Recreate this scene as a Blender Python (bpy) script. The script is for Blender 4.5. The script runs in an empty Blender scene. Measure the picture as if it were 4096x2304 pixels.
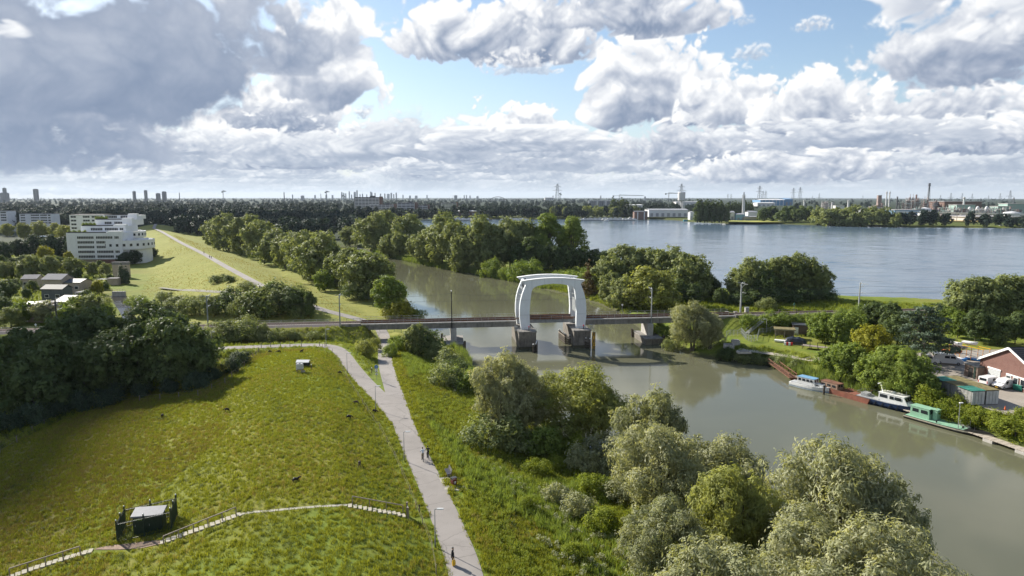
import bpy, bmesh, math, random
import numpy as np
from mathutils import Vector, Matrix
random.seed(7)
RNG = np.random.default_rng(11)
scene = bpy.context.scene
COL = scene.collection
R = math.radians

# ---------------------------------------------------------------- camera
CAM_H, PITCH, F, CX, CY = 39.5, R(7.6), 2731.0, 2048.0, 1152.0
cam_data = bpy.data.cameras.new('camera')
cam_data.lens = 24.0; cam_data.sensor_width = 36.0
cam_data.clip_start = 0.5; cam_data.clip_end = 60000.0
cam = bpy.data.objects.new('camera', cam_data); COL.objects.link(cam)
cam.location = (0, 0, CAM_H); cam.rotation_euler = (R(90) - PITCH, 0, 0)
scene.camera = cam

# ---------------------------------------------------------------- exposure
scene.view_settings.view_transform = 'Standard'
scene.view_settings.look = 'None'
scene.view_settings.exposure = 1.2
scene.view_settings.gamma = 1.0
scene.view_settings.use_curve_mapping = False
scene.cycles.use_denoising = True
scene.cycles.max_bounces = 6
scene.cycles.diffuse_bounces = 3
scene.cycles.glossy_bounces = 2
scene.cycles.transmission_bounces = 3
scene.cycles.transparent_max_bounces = 8
scene.cycles.volume_bounces = 0
scene.cycles.volume_step_rate = 5.0
scene.cycles.caustics_reflective = False
scene.cycles.caustics_refractive = False

# ---------------------------------------------------------------- sun
SUN_AZ, SUN_EL = -48.0, 30.0          # degrees, azimuth from +Y (view direction), negative = left
SUN_DIR = Vector((math.sin(R(SUN_AZ)) * math.cos(R(SUN_EL)), math.cos(R(SUN_AZ)) * math.cos(R(SUN_EL)), math.sin(R(SUN_EL))))
sun_data = bpy.data.lights.new('sun', 'SUN')
sun_data.energy = 4.0; sun_data.angle = R(0.53); sun_data.color = (1.0, 0.94, 0.84)
sun = bpy.data.objects.new('sun', sun_data); COL.objects.link(sun)
sun.rotation_euler = SUN_DIR.to_track_quat('Z', 'Y').to_euler()

# ---------------------------------------------------------------- node helpers
class NT:
    """small wrapper round a node tree"""
    def __init__(s, tree): s.t = tree
    def n(s, kind, **kw):
        nd = s.t.nodes.new(kind)
        for k, v in kw.items():
            if k.startswith('i_'):
                key = k[2:]; key = int(key) if key.isdigit() else key.replace('_', ' ')
                s.put(nd.inputs[key], v)
            else: setattr(nd, k, v)
        return nd
    def put(s, sock, v):
        if isinstance(v, bpy.types.NodeSocket): s.t.links.new(v, sock)
        elif isinstance(v, bpy.types.Node): s.t.links.new(v.outputs[0], sock)
        else: sock.default_value = v
    def m(s, op, *a, clamp=False):
        nd = s.t.nodes.new('ShaderNodeMath'); nd.operation = op; nd.use_clamp = clamp
        for i, v in enumerate(a): s.put(nd.inputs[i], v)
        return nd.outputs[0]
    def vm(s, op, *a):
        nd = s.t.nodes.new('ShaderNodeVectorMath'); nd.operation = op
        for i, v in enumerate(a): s.put(nd.inputs[i], v)
        return nd.outputs[0]
    def ss(s, v, lo, hi):
        nd = s.t.nodes.new('ShaderNodeMapRange'); nd.interpolation_type = 'SMOOTHSTEP'
        s.put(nd.inputs[0], v); nd.inputs[1].default_value = lo; nd.inputs[2].default_value = hi
        return nd.outputs[0]
    def mix(s, f, a, b, mode='MIX'):
        nd = s.t.nodes.new('ShaderNodeMix'); nd.data_type = 'RGBA'; nd.blend_type = mode
        s.put(nd.inputs[0], f)
        for k, v in ((6, a), (7, b)):
            if isinstance(v, (tuple, list)): v = (*v[:3], 1.0)
            s.put(nd.inputs[k], v)
        return nd.outputs[2]
    def noise(s, vec=None, scale=1.0, detail=4.0, rough=0.55, dist=0.0, out=0):
        nd = s.t.nodes.new('ShaderNodeTexNoise')
        if vec is not None: s.put(nd.inputs['Vector'], vec)
        nd.inputs['Scale'].default_value = scale; nd.inputs['Detail'].default_value = detail
        nd.inputs['Roughness'].default_value = rough; nd.inputs['Distortion'].default_value = dist
        return nd.outputs[out]

# ---------------------------------------------------------------- world: clear sky with cumulus and layered cloud
world = bpy.data.worlds.new('World'); scene.world = world; world.use_nodes = True
wt = world.node_tree; wt.nodes.clear(); W = NT(wt)

# ---------------------------------------------------------------- clouds: a thickness field over azimuth and elevation, lit from above
def gnoise(x, y, seed):
    xi = np.floor(x).astype(np.int32); yi = np.floor(y).astype(np.int32)
    fx = (x - xi).astype(np.float32); fy = (y - yi).astype(np.float32)
    tab = np.random.default_rng(seed).random(4096).astype(np.float32) * 6.2832
    gx_, gy_ = np.cos(tab), np.sin(tab)
    ux = fx * fx * fx * (fx * (fx * 6 - 15) + 10); uy = fy * fy * fy * (fy * (fy * 6 - 15) + 10)
    def c(i, j):
        h_ = ((xi + i) * 1619 + (yi + j) * 31337 + ((xi + i) * (yi + j)) % 7919 * 17) & 4095
        return gx_[h_] * (fx - i) + gy_[h_] * (fy - j)
    a = c(0, 0); a += (c(1, 0) - a) * ux
    b = c(0, 1); b += (c(1, 1) - b) * ux
    return (a + (b - a) * uy) * 1.5
def fbm(x, y, octs, seed, gain=0.5, turb=False):
    s = 0; a = 1.0; t = 0
    for o in range(octs):
        n = gnoise(x + 17.3 * o, y - 9.1 * o, seed + o)
        s = s + a * (np.abs(n) if turb else n); t += a; a *= gain; x = x * 2.03; y = y * 2.03
    return s / t
def draw_cloud(img, azv, elv, ca, base, wa, he, seed, grey=0.0, soft=0.14, puffy=1.0, thin=1.0, haze=0.0):
    """one heap of cumulus: flat base at elevation `base`, half width wa, height he (degrees)"""
    nw = len(azv)
    c0 = np.searchsorted(azv, ca - wa * 1.5); c1 = np.searchsorted(azv, ca + wa * 1.5)
    r0 = np.searchsorted(elv, max(base - he * 0.45, 0.02)); r1 = np.searchsorted(elv, base + he * 1.5)
    if c1 - c0 < 3 or r1 - r0 < 2: return
    A, E = np.meshgrid(azv[c0:c1], elv[r0:r1])
    X = (A - ca) / wa; Y = (E - base) / he
    asp = wa / he; s = seed * 7.77
    wob_ = fbm(X * 1.3 + s, Y * 1.3 / 1.0 - s, 3, seed % 97)
    Xw, Yw = X + 0.22 * wob_, Y + 0.12 * wob_
    f = 2.9
    octs = 6 if abs(ca) < 50 else 4
    tb = fbm(Xw * f * min(asp, 2.6) / 1.6 + s, Yw * f / 1.6 + 2 * s, octs, seed % 89 + 3, 0.55, True)
    bg = fbm(X * 1.1 * min(asp, 3) / 1.5 + s + 9, Y * 1.1 - s, 4, seed % 71 + 5)
    up = np.where(Y > 0, Y, -Y * 3.2)
    env = 1.0 - np.abs(X) ** 2.2 - up ** 1.7
    D = env * 0.55 + (tb - 0.26) * 1.25 * puffy + bg * 0.62
    D = np.minimum(D, env * 1.6 + 0.35)
    al = np.clip(D / (soft * 1.15), 0, 1); al = al * al * (3 - 2 * al)
    th = np.clip(D, 0, 1.0)
    # light: what lies above shades what lies below; bulges catch it on their upper left
    de = np.gradient(elv[r0:r1])[:, None] / he
    C = np.cumsum((th * de)[::-1], 0)[::-1]
    sh = max(1, int(0.10 * (c1 - c0) / 3)); k = max(1, int(0.10 * (r1 - r0)))
    Dl = np.roll(np.roll(D, sh, 1), -k, 0)
    lit = np.exp(-2.3 * np.maximum(C - 0.03, 0)) * 0.60 + 0.17 + np.clip(D - Dl, -0.5, 0.6) * 0.50
    lit = lit + np.clip(Y, -0.2, 1) * 0.16 + (tb - 0.27) * 0.75
    edge = np.exp(-th * 6.0)
    lit = lit + 0.22 * edge
    lit = lit * (1 - grey) + grey * (0.05 + 0.25 * edge + bg * 0.40 + (tb - 0.27) * 0.45)
    lit = (np.clip(lit, 0.0, 1.0) ** 1.25)[..., None]
    col = np.array((0.36, 0.47, 0.68), np.float32) * (1 - lit) + np.array((1.0, 1.0, 1.0), np.float32) * lit
    col = col * (0.60 + 0.42 * lit)
    col = col * (1 - haze) + np.array((0.66, 0.73, 0.81), np.float32) * haze
    a = (al * thin)[..., None]
    dst = img[r0:r1, c0:c1]
    dst[..., :3] = dst[..., :3] * (1 - a) + col * a
    dst[..., 3:] = dst[..., 3:] * (1 - a) + a
def make_clouds(nw, nh, heaps):
    """rows follow the square root of elevation, so that the part near the horizon is finest"""
    azv = ((np.arange(nw) + 0.5) / nw * 360 - 180).astype(np.float32)
    elv = (((np.arange(nh) + 0.5) / nh) ** 2 * 90).astype(np.float32)
    img = np.zeros((nh, nw, 4), np.float32)
    img[..., :3] = (0.64, 0.71, 0.79)
    img[..., 3] = (0.90 * np.exp(-(elv / 4.5) ** 1.5) + 0.05)[:, None]          # pale air low down
    rg = np.random.default_rng(4)
    L = []
    # a deck of fair-weather cumulus with its base at 1.1 km, out to the horizon, all round
    dist = 3.2
    while dist < 120:
        n = int(9 + 2.2 * dist ** 0.75)
        for i in range(n):
            a = (i + rg.random()) / n * 360 - 180; d = dist * (0.9 + 0.25 * rg.random())
            w_ = (0.8 + 1.5 * rg.random()) * (1 + d / 45); h_ = (0.3 + 0.6 * rg.random() ** 1.5) * w_ * 0.5
            be = math.degrees(math.atan2(1.06, d)); te = math.degrees(math.atan2(1.06 + h_, d))
            seed = int(rg.integers(1, 9999)); gr = 0.10 + 0.25 * rg.random()
            if be > 4.3 and abs(a) < 45: continue                       # the near heaps in view are set out one by one
            L.append((d, (a, be, math.degrees(w_ / d), max(te - be, 0.25), seed, gr, 0.16, 1.0, 1.0, min(d / 90, 0.72))))
        dist *= 1.17
    for q in heaps: L.append((q[0], q[1:]))
    for d, q in sorted(L, key=lambda t: -t[0]): draw_cloud(img, azv, elv, *q)
    return img
def sky_dir(u, v):
    """azimuth and elevation (degrees) of a photo point"""
    x, y = (u - CX) / F, (CY - v) / F
    c, s_ = math.cos(PITCH), math.sin(PITCH)
    d = np.array((x, c + y * s_, -s_ + y * c)); d = d / np.linalg.norm(d)
    return math.degrees(math.atan2(d[0], d[1])), math.degrees(math.asin(d[2]))
def heap(order, u0, u1, vbase, vtop, seed, grey=0.0, soft=0.14, puffy=1.0, thin=1.0, haze=0.0):
    a0, e0 = sky_dir(u0 * 1.59, vbase * 1.59); a1, _ = sky_dir(u1 * 1.59, vbase * 1.59); _, e1 = sky_dir((u0 + u1) * 0.795, vtop * 1.59)
    return (order, (a0 + a1) / 2, e0, (a1 - a0) / 2, e1 - e0, seed, grey, soft, puffy, thin, haze)
HEAPS = [heap(30, 960, 1140, 425, 350, 11), heap(28, 1120, 1330, 360, 250, 12, 0, .1), heap(27, 1230, 1480, 350, 245, 13, 0, .1), heap(26, 1060, 1600, 400, 320, 14, .15),
         heap(24, 430, 900, 330, 150, 21, 0.0), heap(22, 560, 850, 310, 262, 22, .55), heap(23, 840, 1010, 345, 300, 23, 0.05), heap(23, 400, 1000, 395, 320, 24, .2),
         heap(20, 1450, 1900, 275, 55, 31, 0.03, .12), heap(19, 1700, 1990, 300, 130, 32, 0.08), heap(18, 1880, 2260, 335, 165, 33, 0.1, .12), heap(17, 2150, 2600, 300, 160, 34, 0.1),
         heap(18, 1750, 2330, 345, 300, 35, .5, .2), heap(16, 1500, 1950, 390, 300, 36, .3, .2), heap(16, 2250, 2650, 370, 280, 37, .15), heap(16, 1700, 2300, 440, 350, 38, .15),
         heap(14, 680, 1000, 230, -40, 41, 0.0, .14), heap(13, 960, 1560, 105, -70, 42, 0.05, .14), heap(13, 1300, 1850, 60, -90, 43, 0.12, .16), heap(12, 1200, 1420, 175, 120, 44, 0, .3, 1.3, .75),
         heap(12, 1840, 1960, 145, 105, 45, 0, .4, 1.2, .7), heap(12, 1990, 2110, 75, 40, 46, 0, .35, 1.2, .8), heap(12, 1845, 1905, 60, 25, 47, 0, .5, 1.3, .5), heap(11, 2130, 2900, 180, -60, 48, 0.22, .22, 1.1),
         heap(10, -300, 480, 370, 140, 51, .72, .3, 1.0), heap(9, 330, 560, 250, 200, 52, .1, .3), heap(8, -420, 790, 172, -160, 53, .78, .3, .9), heap(8, 500, 900, 110, -80, 54, .5, .3, .9),
         heap(8.5, -200, 330, 175, 140, 55, .3, .4, 1, .6), heap(8, 950, 1090, 300, 255, 56, 0, .6, 1.2, .35), heap(8, 890, 930, 292, 262, 57, 0, .4, 1.2, .8)]
NW, NH = 5120, 900
cloud_img = bpy.data.images.new('cloud_cover', NW, NH, alpha=True, float_buffer=True)
cloud_img.colorspace_settings.name = 'Non-Color'; cloud_img.alpha_mode = 'CHANNEL_PACKED'
cloud_img.pixels.foreach_set(make_clouds(NW, NH, HEAPS).ravel()); cloud_img.update()
tc = W.n('ShaderNodeTexCoord'); sp = W.n('ShaderNodeSeparateXYZ', i_0=tc.outputs['Generated'])
az = W.m('MULTIPLY', W.m('ARCTAN2', sp.outputs[0], sp.outputs[1]), 1 / (2 * math.pi))
el = W.m('MULTIPLY', W.m('ARCSINE', W.m('MAXIMUM', sp.outputs[2], 0.0)), 2 / math.pi)
cv = W.n('ShaderNodeCombineXYZ', i_0=W.m('ADD', az, 0.5), i_1=W.m('SQRT', el), i_2=0.0)
ci = W.n('ShaderNodeTexImage', image=cloud_img, interpolation='Cubic', extension='EXTEND'); W.put(ci.inputs[0], cv.outputs[0])
sky = W.n('ShaderNodeTexSky', sky_type='NISHITA', sun_disc=False, sun_elevation=R(SUN_EL), sun_rotation=R(SUN_AZ), altitude=50.0,
          air_density=1.0, dust_density=0.6, ozone_density=2.0)
bg1 = W.n('ShaderNodeBackground', i_0=sky.outputs[0], i_1=0.064)
bg2 = W.n('ShaderNodeBackground', i_0=ci.outputs[0], i_1=0.465)
mx = W.n('ShaderNodeMixShader', i_0=ci.outputs[1], i_1=bg1.outputs[0], i_2=bg2.outputs[0])
W.n('ShaderNodeOutputWorld', i_0=mx.outputs[0])
world.cycles.sampling_method = 'MANUAL'; world.cycles.sample_map_resolution = 512

# ---------------------------------------------------------------- photo point -> place on a level
CP, SP = math.cos(PITCH), math.sin(PITCH)
def ray(u, v):
    x, y = (u - CX) / F, (CY - v) / F
    return np.array((x, CP + y * SP, -SP + y * CP))
def G(u, v, z=0.0):
    d = ray(u, v); t = (z - CAM_H) / d[2]
    return (d[0] * t, d[1] * t)
def GY(u, v, Y):
    """point of the sight line at distance Y"""
    d = ray(u, v); t = Y / d[1]
    return (d[0] * t, Y, CAM_H + d[2] * t)
def ppm(Y):
    """photo pixels per metre at distance Y (roughly)"""
    return F / (Y * CP)

# ================================================================ helpers
def tag(o, label=None, cat=None, group=None, kind=None):
    if label: o['label'] = label
    if cat: o['category'] = cat
    if group: o['group'] = group
    if kind: o['kind'] = kind
    return o
def empty(name, loc=(0, 0, 0), rz=0.0, label=None, cat=None, group=None, scale=1.0):
    o = bpy.data.objects.new(name, None); COL.objects.link(o)
    o.empty_display_size = 0.2
    o.location = loc; o.rotation_euler = (0, 0, rz); o.scale = (scale,) * 3
    return tag(o, label, cat, group)
def add_obj(name, me, parent=None, loc=None, rz=None):
    o = bpy.data.objects.new(name, me); COL.objects.link(o)
    if parent is not None: o.parent = parent
    if loc is not None: o.location = loc
    if rz is not None: o.rotation_euler = (0, 0, rz)
    return o
def copy_tree(o, parent=None):
    c = o.copy(); COL.objects.link(c); c.parent = parent
    for ch in o.children: copy_tree(ch, c)
    return c
def place_copy(proto, loc, rz=0.0, scale=None, label=None, cat=None, group=None):
    c = copy_tree(proto); c.location = loc; c.rotation_euler = (proto.rotation_euler.x, proto.rotation_euler.y, rz)
    if scale is not None: c.scale = (scale,) * 3 if not isinstance(scale, (tuple, list)) else scale
    return tag(c, label, cat, group)
def perp(d):
    d = Vector(d).normalized()
    a = d.cross(Vector((0, 0, 1)))
    if a.length < 1e-4: a = Vector((1, 0, 0))
    a.normalize(); b = a.cross(d).normalized()
    return a, b

class MB:
    """collects shapes; build() links them as one mesh object"""
    def __init__(s): s.v = []; s.f = []; s.mi = []; s.cur = 0
    def m(s, i): s.cur = i; return s
    def add(s, vs, fs):
        b = len(s.v); s.v.extend([tuple(p) for p in vs])
        for f in fs: s.f.append(tuple(b + i for i in f)); s.mi.append(s.cur)
        return s
    def quad(s, a, b, c, d): return s.add([a, b, c, d], [(0, 1, 2, 3)])
    def box(s, c, d, rz=0.0, taper=1.0, pitch=0.0):
        hx, hy, hz = d[0] / 2, d[1] / 2, d[2] / 2
        M_ = Matrix.Rotation(rz, 3, 'Z') @ Matrix.Rotation(pitch, 3, 'Y')
        vs = []
        for z in (-1, 1):
            k = 1.0 if z < 0 else taper
            for x, y in ((-1, -1), (1, -1), (1, 1), (-1, 1)):
                p = M_ @ Vector((x * hx * k, y * hy * k, z * hz)); vs.append((c[0] + p.x, c[1] + p.y, c[2] + p.z))
        return s.add(vs, [(3, 2, 1, 0), (4, 5, 6, 7), (0, 1, 5, 4), (1, 2, 6, 5), (2, 3, 7, 6), (3, 0, 4, 7)])
    def span(s, x0, x1, y0, y1, z0, z1): return s.box(((x0 + x1) / 2, (y0 + y1) / 2, (z0 + z1) / 2), (abs(x1 - x0), abs(y1 - y0), abs(z1 - z0)))
    def bar(s, p0, p1, w, h=None):
        """square bar between two points"""
        h = h or w; p0, p1 = Vector(p0), Vector(p1); a, b = perp(p1 - p0)
        vs = [p + a * (x * w / 2) + b * (y * h / 2) for p in (p0, p1) for x, y in ((-1, -1), (1, -1), (1, 1), (-1, 1))]
        return s.add(vs, [(0, 1, 2, 3), (7, 6, 5, 4), (0, 4, 5, 1), (1, 5, 6, 2), (2, 6, 7, 3), (3, 7, 4, 0)])
    def tube(s, pts, rad, n=8, cap=True):
        """round tube along points"""
        pts = [Vector(p) for p in pts]; k = len(pts)
        if not isinstance(rad, (list, tuple)): rad = [rad] * k
        vs = []; fs = []
        for i, p in enumerate(pts):
            d = pts[min(i + 1, k - 1)] - pts[max(i - 1, 0)]
            a, b = perp(d)
            if i:                                    # keep the rings from twisting
                q = pa - d.normalized() * pa.dot(d.normalized())
                if q.length > 1e-4: a = q.normalized(); b = a.cross(d.normalized())
            pa = a
            for j in range(n):
                t = 2 * math.pi * j / n
                vs.append(p + a * (math.cos(t) * rad[i]) + b * (math.sin(t) * rad[i]))
        for i in range(k - 1):
            for j in range(n):
                q = (j + 1) % n
                fs.append((i * n + j, (i + 1) * n + j, (i + 1) * n + q, i * n + q))
        if cap: fs.append(tuple(range(n))); fs.append(tuple((k - 1) * n + j for j in reversed(range(n))))
        return s.add(vs, fs)
    def cyl(s, c, r, z0, z1, n=12, r1=None):
        return s.tube([(c[0], c[1], z0), (c[0], c[1], z1)], [r, r if r1 is None else r1], n)
    def prism(s, poly, z0, z1):
        n = len(poly)
        vs = [(p[0], p[1], z0) for p in poly] + [(p[0], p[1], z1) for p in poly]
        fs = [tuple(reversed(range(n))), tuple(range(n, 2 * n))] + [(i, (i + 1) % n, n + (i + 1) % n, n + i) for i in range(n)]
        return s.add(vs, fs)
    def xprism(s, poly, x0, x1):
        """outline given as (y, z), pulled along x"""
        n = len(poly)
        vs = [(x0, p[0], p[1]) for p in poly] + [(x1, p[0], p[1]) for p in poly]
        return s.add(vs, [tuple(range(n)), tuple(reversed(range(n, 2 * n)))] + [((i + 1) % n, i, n + i, n + (i + 1) % n) for i in range(n)])
    def yprism(s, poly, y0, y1):
        """outline given as (x, z), pulled along y"""
        n = len(poly)
        vs = [(p[0], y0, p[1]) for p in poly] + [(p[0], y1, p[1]) for p in poly]
        return s.add(vs, [tuple(range(n)), tuple(reversed(range(n, 2 * n)))] + [((i + 1) % n, i, n + i, n + (i + 1) % n) for i in range(n)])
    def loft(s, rings, cap=True):
        k = len(rings); n = len(rings[0]); vs = [p for r in rings for p in r]; fs = []
        for i in range(k - 1):
            for j in range(n):
                q = (j + 1) % n; fs.append((i * n + j, i * n + q, (i + 1) * n + q, (i + 1) * n + j))
        if cap: fs.append(tuple(reversed(range(n)))); fs.append(tuple((k - 1) * n + j for j in range(n)))
        return s.add(vs, fs)
    def lathe(s, c, prof, n=16):
        """profile of (radius, z)"""
        rings = [[(c[0] + r * math.cos(2 * math.pi * j / n), c[1] + r * math.sin(2 * math.pi * j / n), c[2] + z) for j in range(n)] for r, z in prof]
        return s.loft(rings)
    def sphere(s, c, r, n=10, k=6):
        rx, ry, rz = (r, r, r) if not isinstance(r, (tuple, list)) else r
        rings = []
        for i in range(k + 1):
            t = math.pi * i / k - math.pi / 2; q = max(math.cos(t), 0.02)
            rings.append([(c[0] + rx * q * math.cos(2 * math.pi * j / n), c[1] + ry * q * math.sin(2 * math.pi * j / n), c[2] + rz * math.sin(t)) for j in range(n)])
        return s.loft(rings)
    def mesh(s, name, mats, smooth=False):
        me = bpy.data.meshes.new(name); me.from_pydata(s.v, [], s.f)
        if not isinstance(mats, (list, tuple)): mats = [mats]
        for m_ in mats: me.materials.append(m_)
        me.polygons.foreach_set('material_index', s.mi)
        if smooth: me.polygons.foreach_set('use_smooth', [True] * len(s.f))
        bm = bmesh.new(); bm.from_mesh(me); bmesh.ops.recalc_face_normals(bm, faces=bm.faces); bm.to_mesh(me); bm.free()
        return me
    def build(s, name, mats, parent=None, smooth=False, loc=None, rz=None, bevel=0.0):
        o = add_obj(name, s.mesh(name, mats, smooth), parent, loc, rz)
        if bevel:
            b = o.modifiers.new('bevel', 'BEVEL'); b.width = bevel; b.segments = 2; b.limit_method = 'ANGLE'
        return o

def np_mesh(name, verts, faces, mats, attrs=None, smooth=False):
    """mesh from numpy arrays; faces (n,3) or (n,4)"""
    me = bpy.data.meshes.new(name); nv = len(verts); nf, k = faces.shape
    me.vertices.add(nv); me.vertices.foreach_set('co', np.asarray(verts, np.float32).ravel())
    me.loops.add(nf * k); me.loops.foreach_set('vertex_index', np.asarray(faces, np.int32).ravel())
    me.polygons.add(nf); me.polygons.foreach_set('loop_start', np.arange(0, nf * k, k, dtype=np.int32))
    if smooth: me.polygons.foreach_set('use_smooth', np.ones(nf, bool))
    for m_ in (mats if isinstance(mats, (list, tuple)) else [mats]): me.materials.append(m_)
    for nm, dom, arr in (attrs or []):
        at = me.attributes.new(nm, 'FLOAT', dom); at.data.foreach_set('value', np.asarray(arr, np.float32))
    me.update(); me.validate()
    return me

# ================================================================ materials
MATS = {}
def mat(name, col=(0.5, 0.5, 0.5), rough=0.65, var=0.12, scale=1.5, metal=0.0, bump=0.0, bscale=8.0, dirt=0.0, dcol=(0.06, 0.05, 0.04), streak=False, spec=0.5):
    """painted, cast or sawn surface: base colour with soft unevenness, optional dirt and relief"""
    if name in MATS: return MATS[name]
    m_ = bpy.data.materials.new(name); m_.use_nodes = True; t = m_.node_tree; t.nodes.clear(); N = NT(t)
    co = N.n('ShaderNodeTexCoord').outputs['Object']
    p = N.n('ShaderNodeBsdfPrincipled'); p.inputs['Roughness'].default_value = rough; p.inputs['Metallic'].default_value = metal
    p.inputs['Specular IOR Level'].default_value = spec
    n1 = N.noise(co, scale, 5.0, 0.6)
    c = N.mix(N.ss(n1, 0.3, 0.7), tuple(x * (1 - var) for x in col), tuple(min(x * (1 + var), 1) for x in col))
    if dirt:
        v = N.n('ShaderNodeMapping', i_0=co); v.inputs['Scale'].default_value = (1, 1, 0.16 if streak else 1)
        n2 = N.noise(v.outputs[0], scale * 2.2, 6.0, 0.68)
        c = N.mix(N.m('MULTIPLY', N.ss(n2, 0.45, 0.72), dirt), c, dcol)
    N.put(p.inputs['Base Color'], c)
    if bump:
        b = N.n('ShaderNodeBump', i_2=N.noise(co, bscale, 4.0, 0.6)); b.inputs['Strength'].default_value = 0.6; b.inputs['Distance'].default_value = bump
        N.put(p.inputs['Normal'], b.outputs[0])
    N.n('ShaderNodeOutputMaterial', i_0=p.outputs[0])
    MATS[name] = m_; return m_

def leaf_mat(name, c0, c1, trans=0.35, gloss=0.0, hue=0.25):
    """foliage: two colours mixed by clump and by plant, light passes through"""
    if name in MATS: return MATS[name]
    m_ = bpy.data.materials.new(name); m_.use_nodes = True; t = m_.node_tree; t.nodes.clear(); N = NT(t)
    at = N.n('ShaderNodeAttribute', attribute_name='tint'); oi = N.n('ShaderNodeObjectInfo')
    f = N.m('ADD', N.m('MULTIPLY', at.outputs['Fac'], 1.0 - hue), N.m('MULTIPLY', oi.outputs['Random'], hue), clamp=True)
    c = N.mix(f, c0, c1)
    d = N.n('ShaderNodeBsdfPrincipled'); N.put(d.inputs['Base Color'], c); d.inputs['Roughness'].default_value = 0.55
    d.inputs['Specular IOR Level'].default_value = 0.08 + gloss * 0.5
    tr = N.n('ShaderNodeBsdfTranslucent'); N.put(tr.inputs[0], N.mix(1.0, c, (1.0, 0.95, 0.45), 'MULTIPLY'))
    mx_ = N.n('ShaderNodeMixShader', i_1=d.outputs[0], i_2=tr.outputs[0]); mx_.inputs[0].default_value = trans
    N.n('ShaderNodeOutputMaterial', i_0=mx_.outputs[0])
    MATS[name] = m_; return m_

def water_mat(name, deep, bump, scale, rough, stretch=(1, 1, 1), patch=0.0, rot=0.0):
    m_ = bpy.data.materials.new(name); m_.use_nodes = True; t = m_.node_tree; t.nodes.clear(); N = NT(t)
    co = N.n('ShaderNodeTexCoord').outputs['Object']
    mp = N.n('ShaderNodeMapping', i_0=co); mp.inputs['Scale'].default_value = stretch; mp.inputs['Rotation'].default_value = (0, 0, rot)
    n1 = N.noise(mp.outputs[0], scale, 5.0, 0.62, 0.4)
    n2 = N.noise(mp.outputs[0], scale * 0.13, 3.0, 0.5)
    big = N.noise(co, 0.02, 4.0, 0.6, 0.6)
    hgt = N.m('ADD', N.m('MULTIPLY', n1, N.m('ADD', 0.35, N.ss(big, 0.35, 0.68))), N.m('MULTIPLY', n2, 0.8))
    b = N.n('ShaderNodeBump', i_2=hgt); b.inputs['Strength'].default_value = 1.0; b.inputs['Distance'].default_value = bump
    p = N.n('ShaderNodeBsdfPrincipled'); p.inputs['IOR'].default_value = 1.33
    p.inputs['Roughness'].default_value = rough
    N.put(p.inputs['Base Color'], N.mix(N.ss(big, 0.3, 0.7), deep, tuple(x * (1 + patch) for x in deep)))
    N.put(p.inputs['Normal'], b.outputs[0])
    N.n('ShaderNodeOutputMaterial', i_0=p.outputs[0])
    return m_

# ================================================================ the lie of the land
RT, RN = np.array((0.9919, 0.1270)), np.array((-0.1270, 0.9919))          # along / across the railway
RAIL_Z = 6.9
RAIL_ROT = math.atan2(RT[1], RT[0])
def RL(s, n, z=None):
    p = np.array((0, 182.5)) + RT * s + RN * n
    return (p[0], p[1]) if z is None else (p[0], p[1], z)
def PX(*pts, z=0.0): return [G(u, v, z) for u, v in pts]

CHANNEL = [(60, 20), (52, 36), (42, 52), (33, 62), (24, 73), (17, 84), (11, 95)] + PX((2290, 1800), (2120, 1640), (1960, 1560), (1888, 1490), (1885, 1450), (1850, 1412), (1745, 1350), (1690, 1300), (1650, 1255), (1640, 1215),
          (1585, 1130), (1545, 1075), (1520, 1036), (1420, 1000), (1300, 992), (1290, 982), (1420, 985), (1535, 1022), (1640, 1048), (1850, 1090), (2080, 1132), (2240, 1172), (2390, 1215), (2470, 1250), (2540, 1300), (2600, 1345),
          (2680, 1390), (2780, 1425), (2950, 1448), (3090, 1462), (3180, 1505), (3300, 1545), (3450, 1590), (3600, 1640), (3750, 1690), (3900, 1740), (4096, 1815)) + [(100, 88), (125, 60), (140, 20)]
RIVER = PX((1500, 905), (1700, 950), (1900, 985), (2100, 1010), (2330, 1040), (2500, 1075), (2700, 1130), (2860, 1160), (3050, 1172), (3300, 1190), (3600, 1197), (3900, 1215), (4200, 1240)) + [(330, 215), (900, 330), (2600, 700), (2700, 1010)] \
        + PX((4500, 918), (4096, 912), (3700, 910), (3400, 905), (3150, 898), (2900, 893), (2780, 888), (2700, 880), (2600, 876), (2300, 876), (2000, 876), (1800, 876), (1650, 875), (1450, 880))
CANAL = PX((440, 1180), (502, 1178), (540, 1262), (560, 1300), (500, 1300), (480, 1250), (452, 1205), z=0.0)
YARD = PX((2860, 1385), (3060, 1432), (3290, 1478), (3560, 1585), (3800, 1655), (4096, 1760), z=2.6) + [(150, 95), (230, 120), (230, 205), (140, 196), (58, 178)]
# every route: centre points with their height
def P3(*pts): return [(*G(u, v, z), z) for u, v, z in pts]
MAIN_PATH = [(-3.0, 48.0, 5.3)] + P3((1873, 2304, 5.3), (1829, 2190, 5.3), (1773, 2050, 5.3), (1706, 1900, 5.3), (1657, 1800, 5.3), (1614, 1700, 5.25), (1584, 1600, 5.0), (1560, 1526, 4.55), (1546, 1470, 3.95), (1539, 1430, 3.3),
              (1538, 1375, 2.5), (1537, 1345, 2.15), (1524, 1320, 2.2))
FAR_PATH = P3((1524, 1320, 2.2), (1480, 1290, 2.6), (1390, 1265, 3.4), (1290, 1240, 4.4), (1180, 1200, 5.6), (1066, 1154, 6.4), (910, 1070, 6.4), (817, 1017, 6.4), (724, 971, 6.4), (647, 927, 6.4), (615, 913, 6.4))
FAR_PATH = FAR_PATH + [(FAR_PATH[-1][0] - 60, FAR_PATH[-1][1] + 120, 6.4)]
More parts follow.
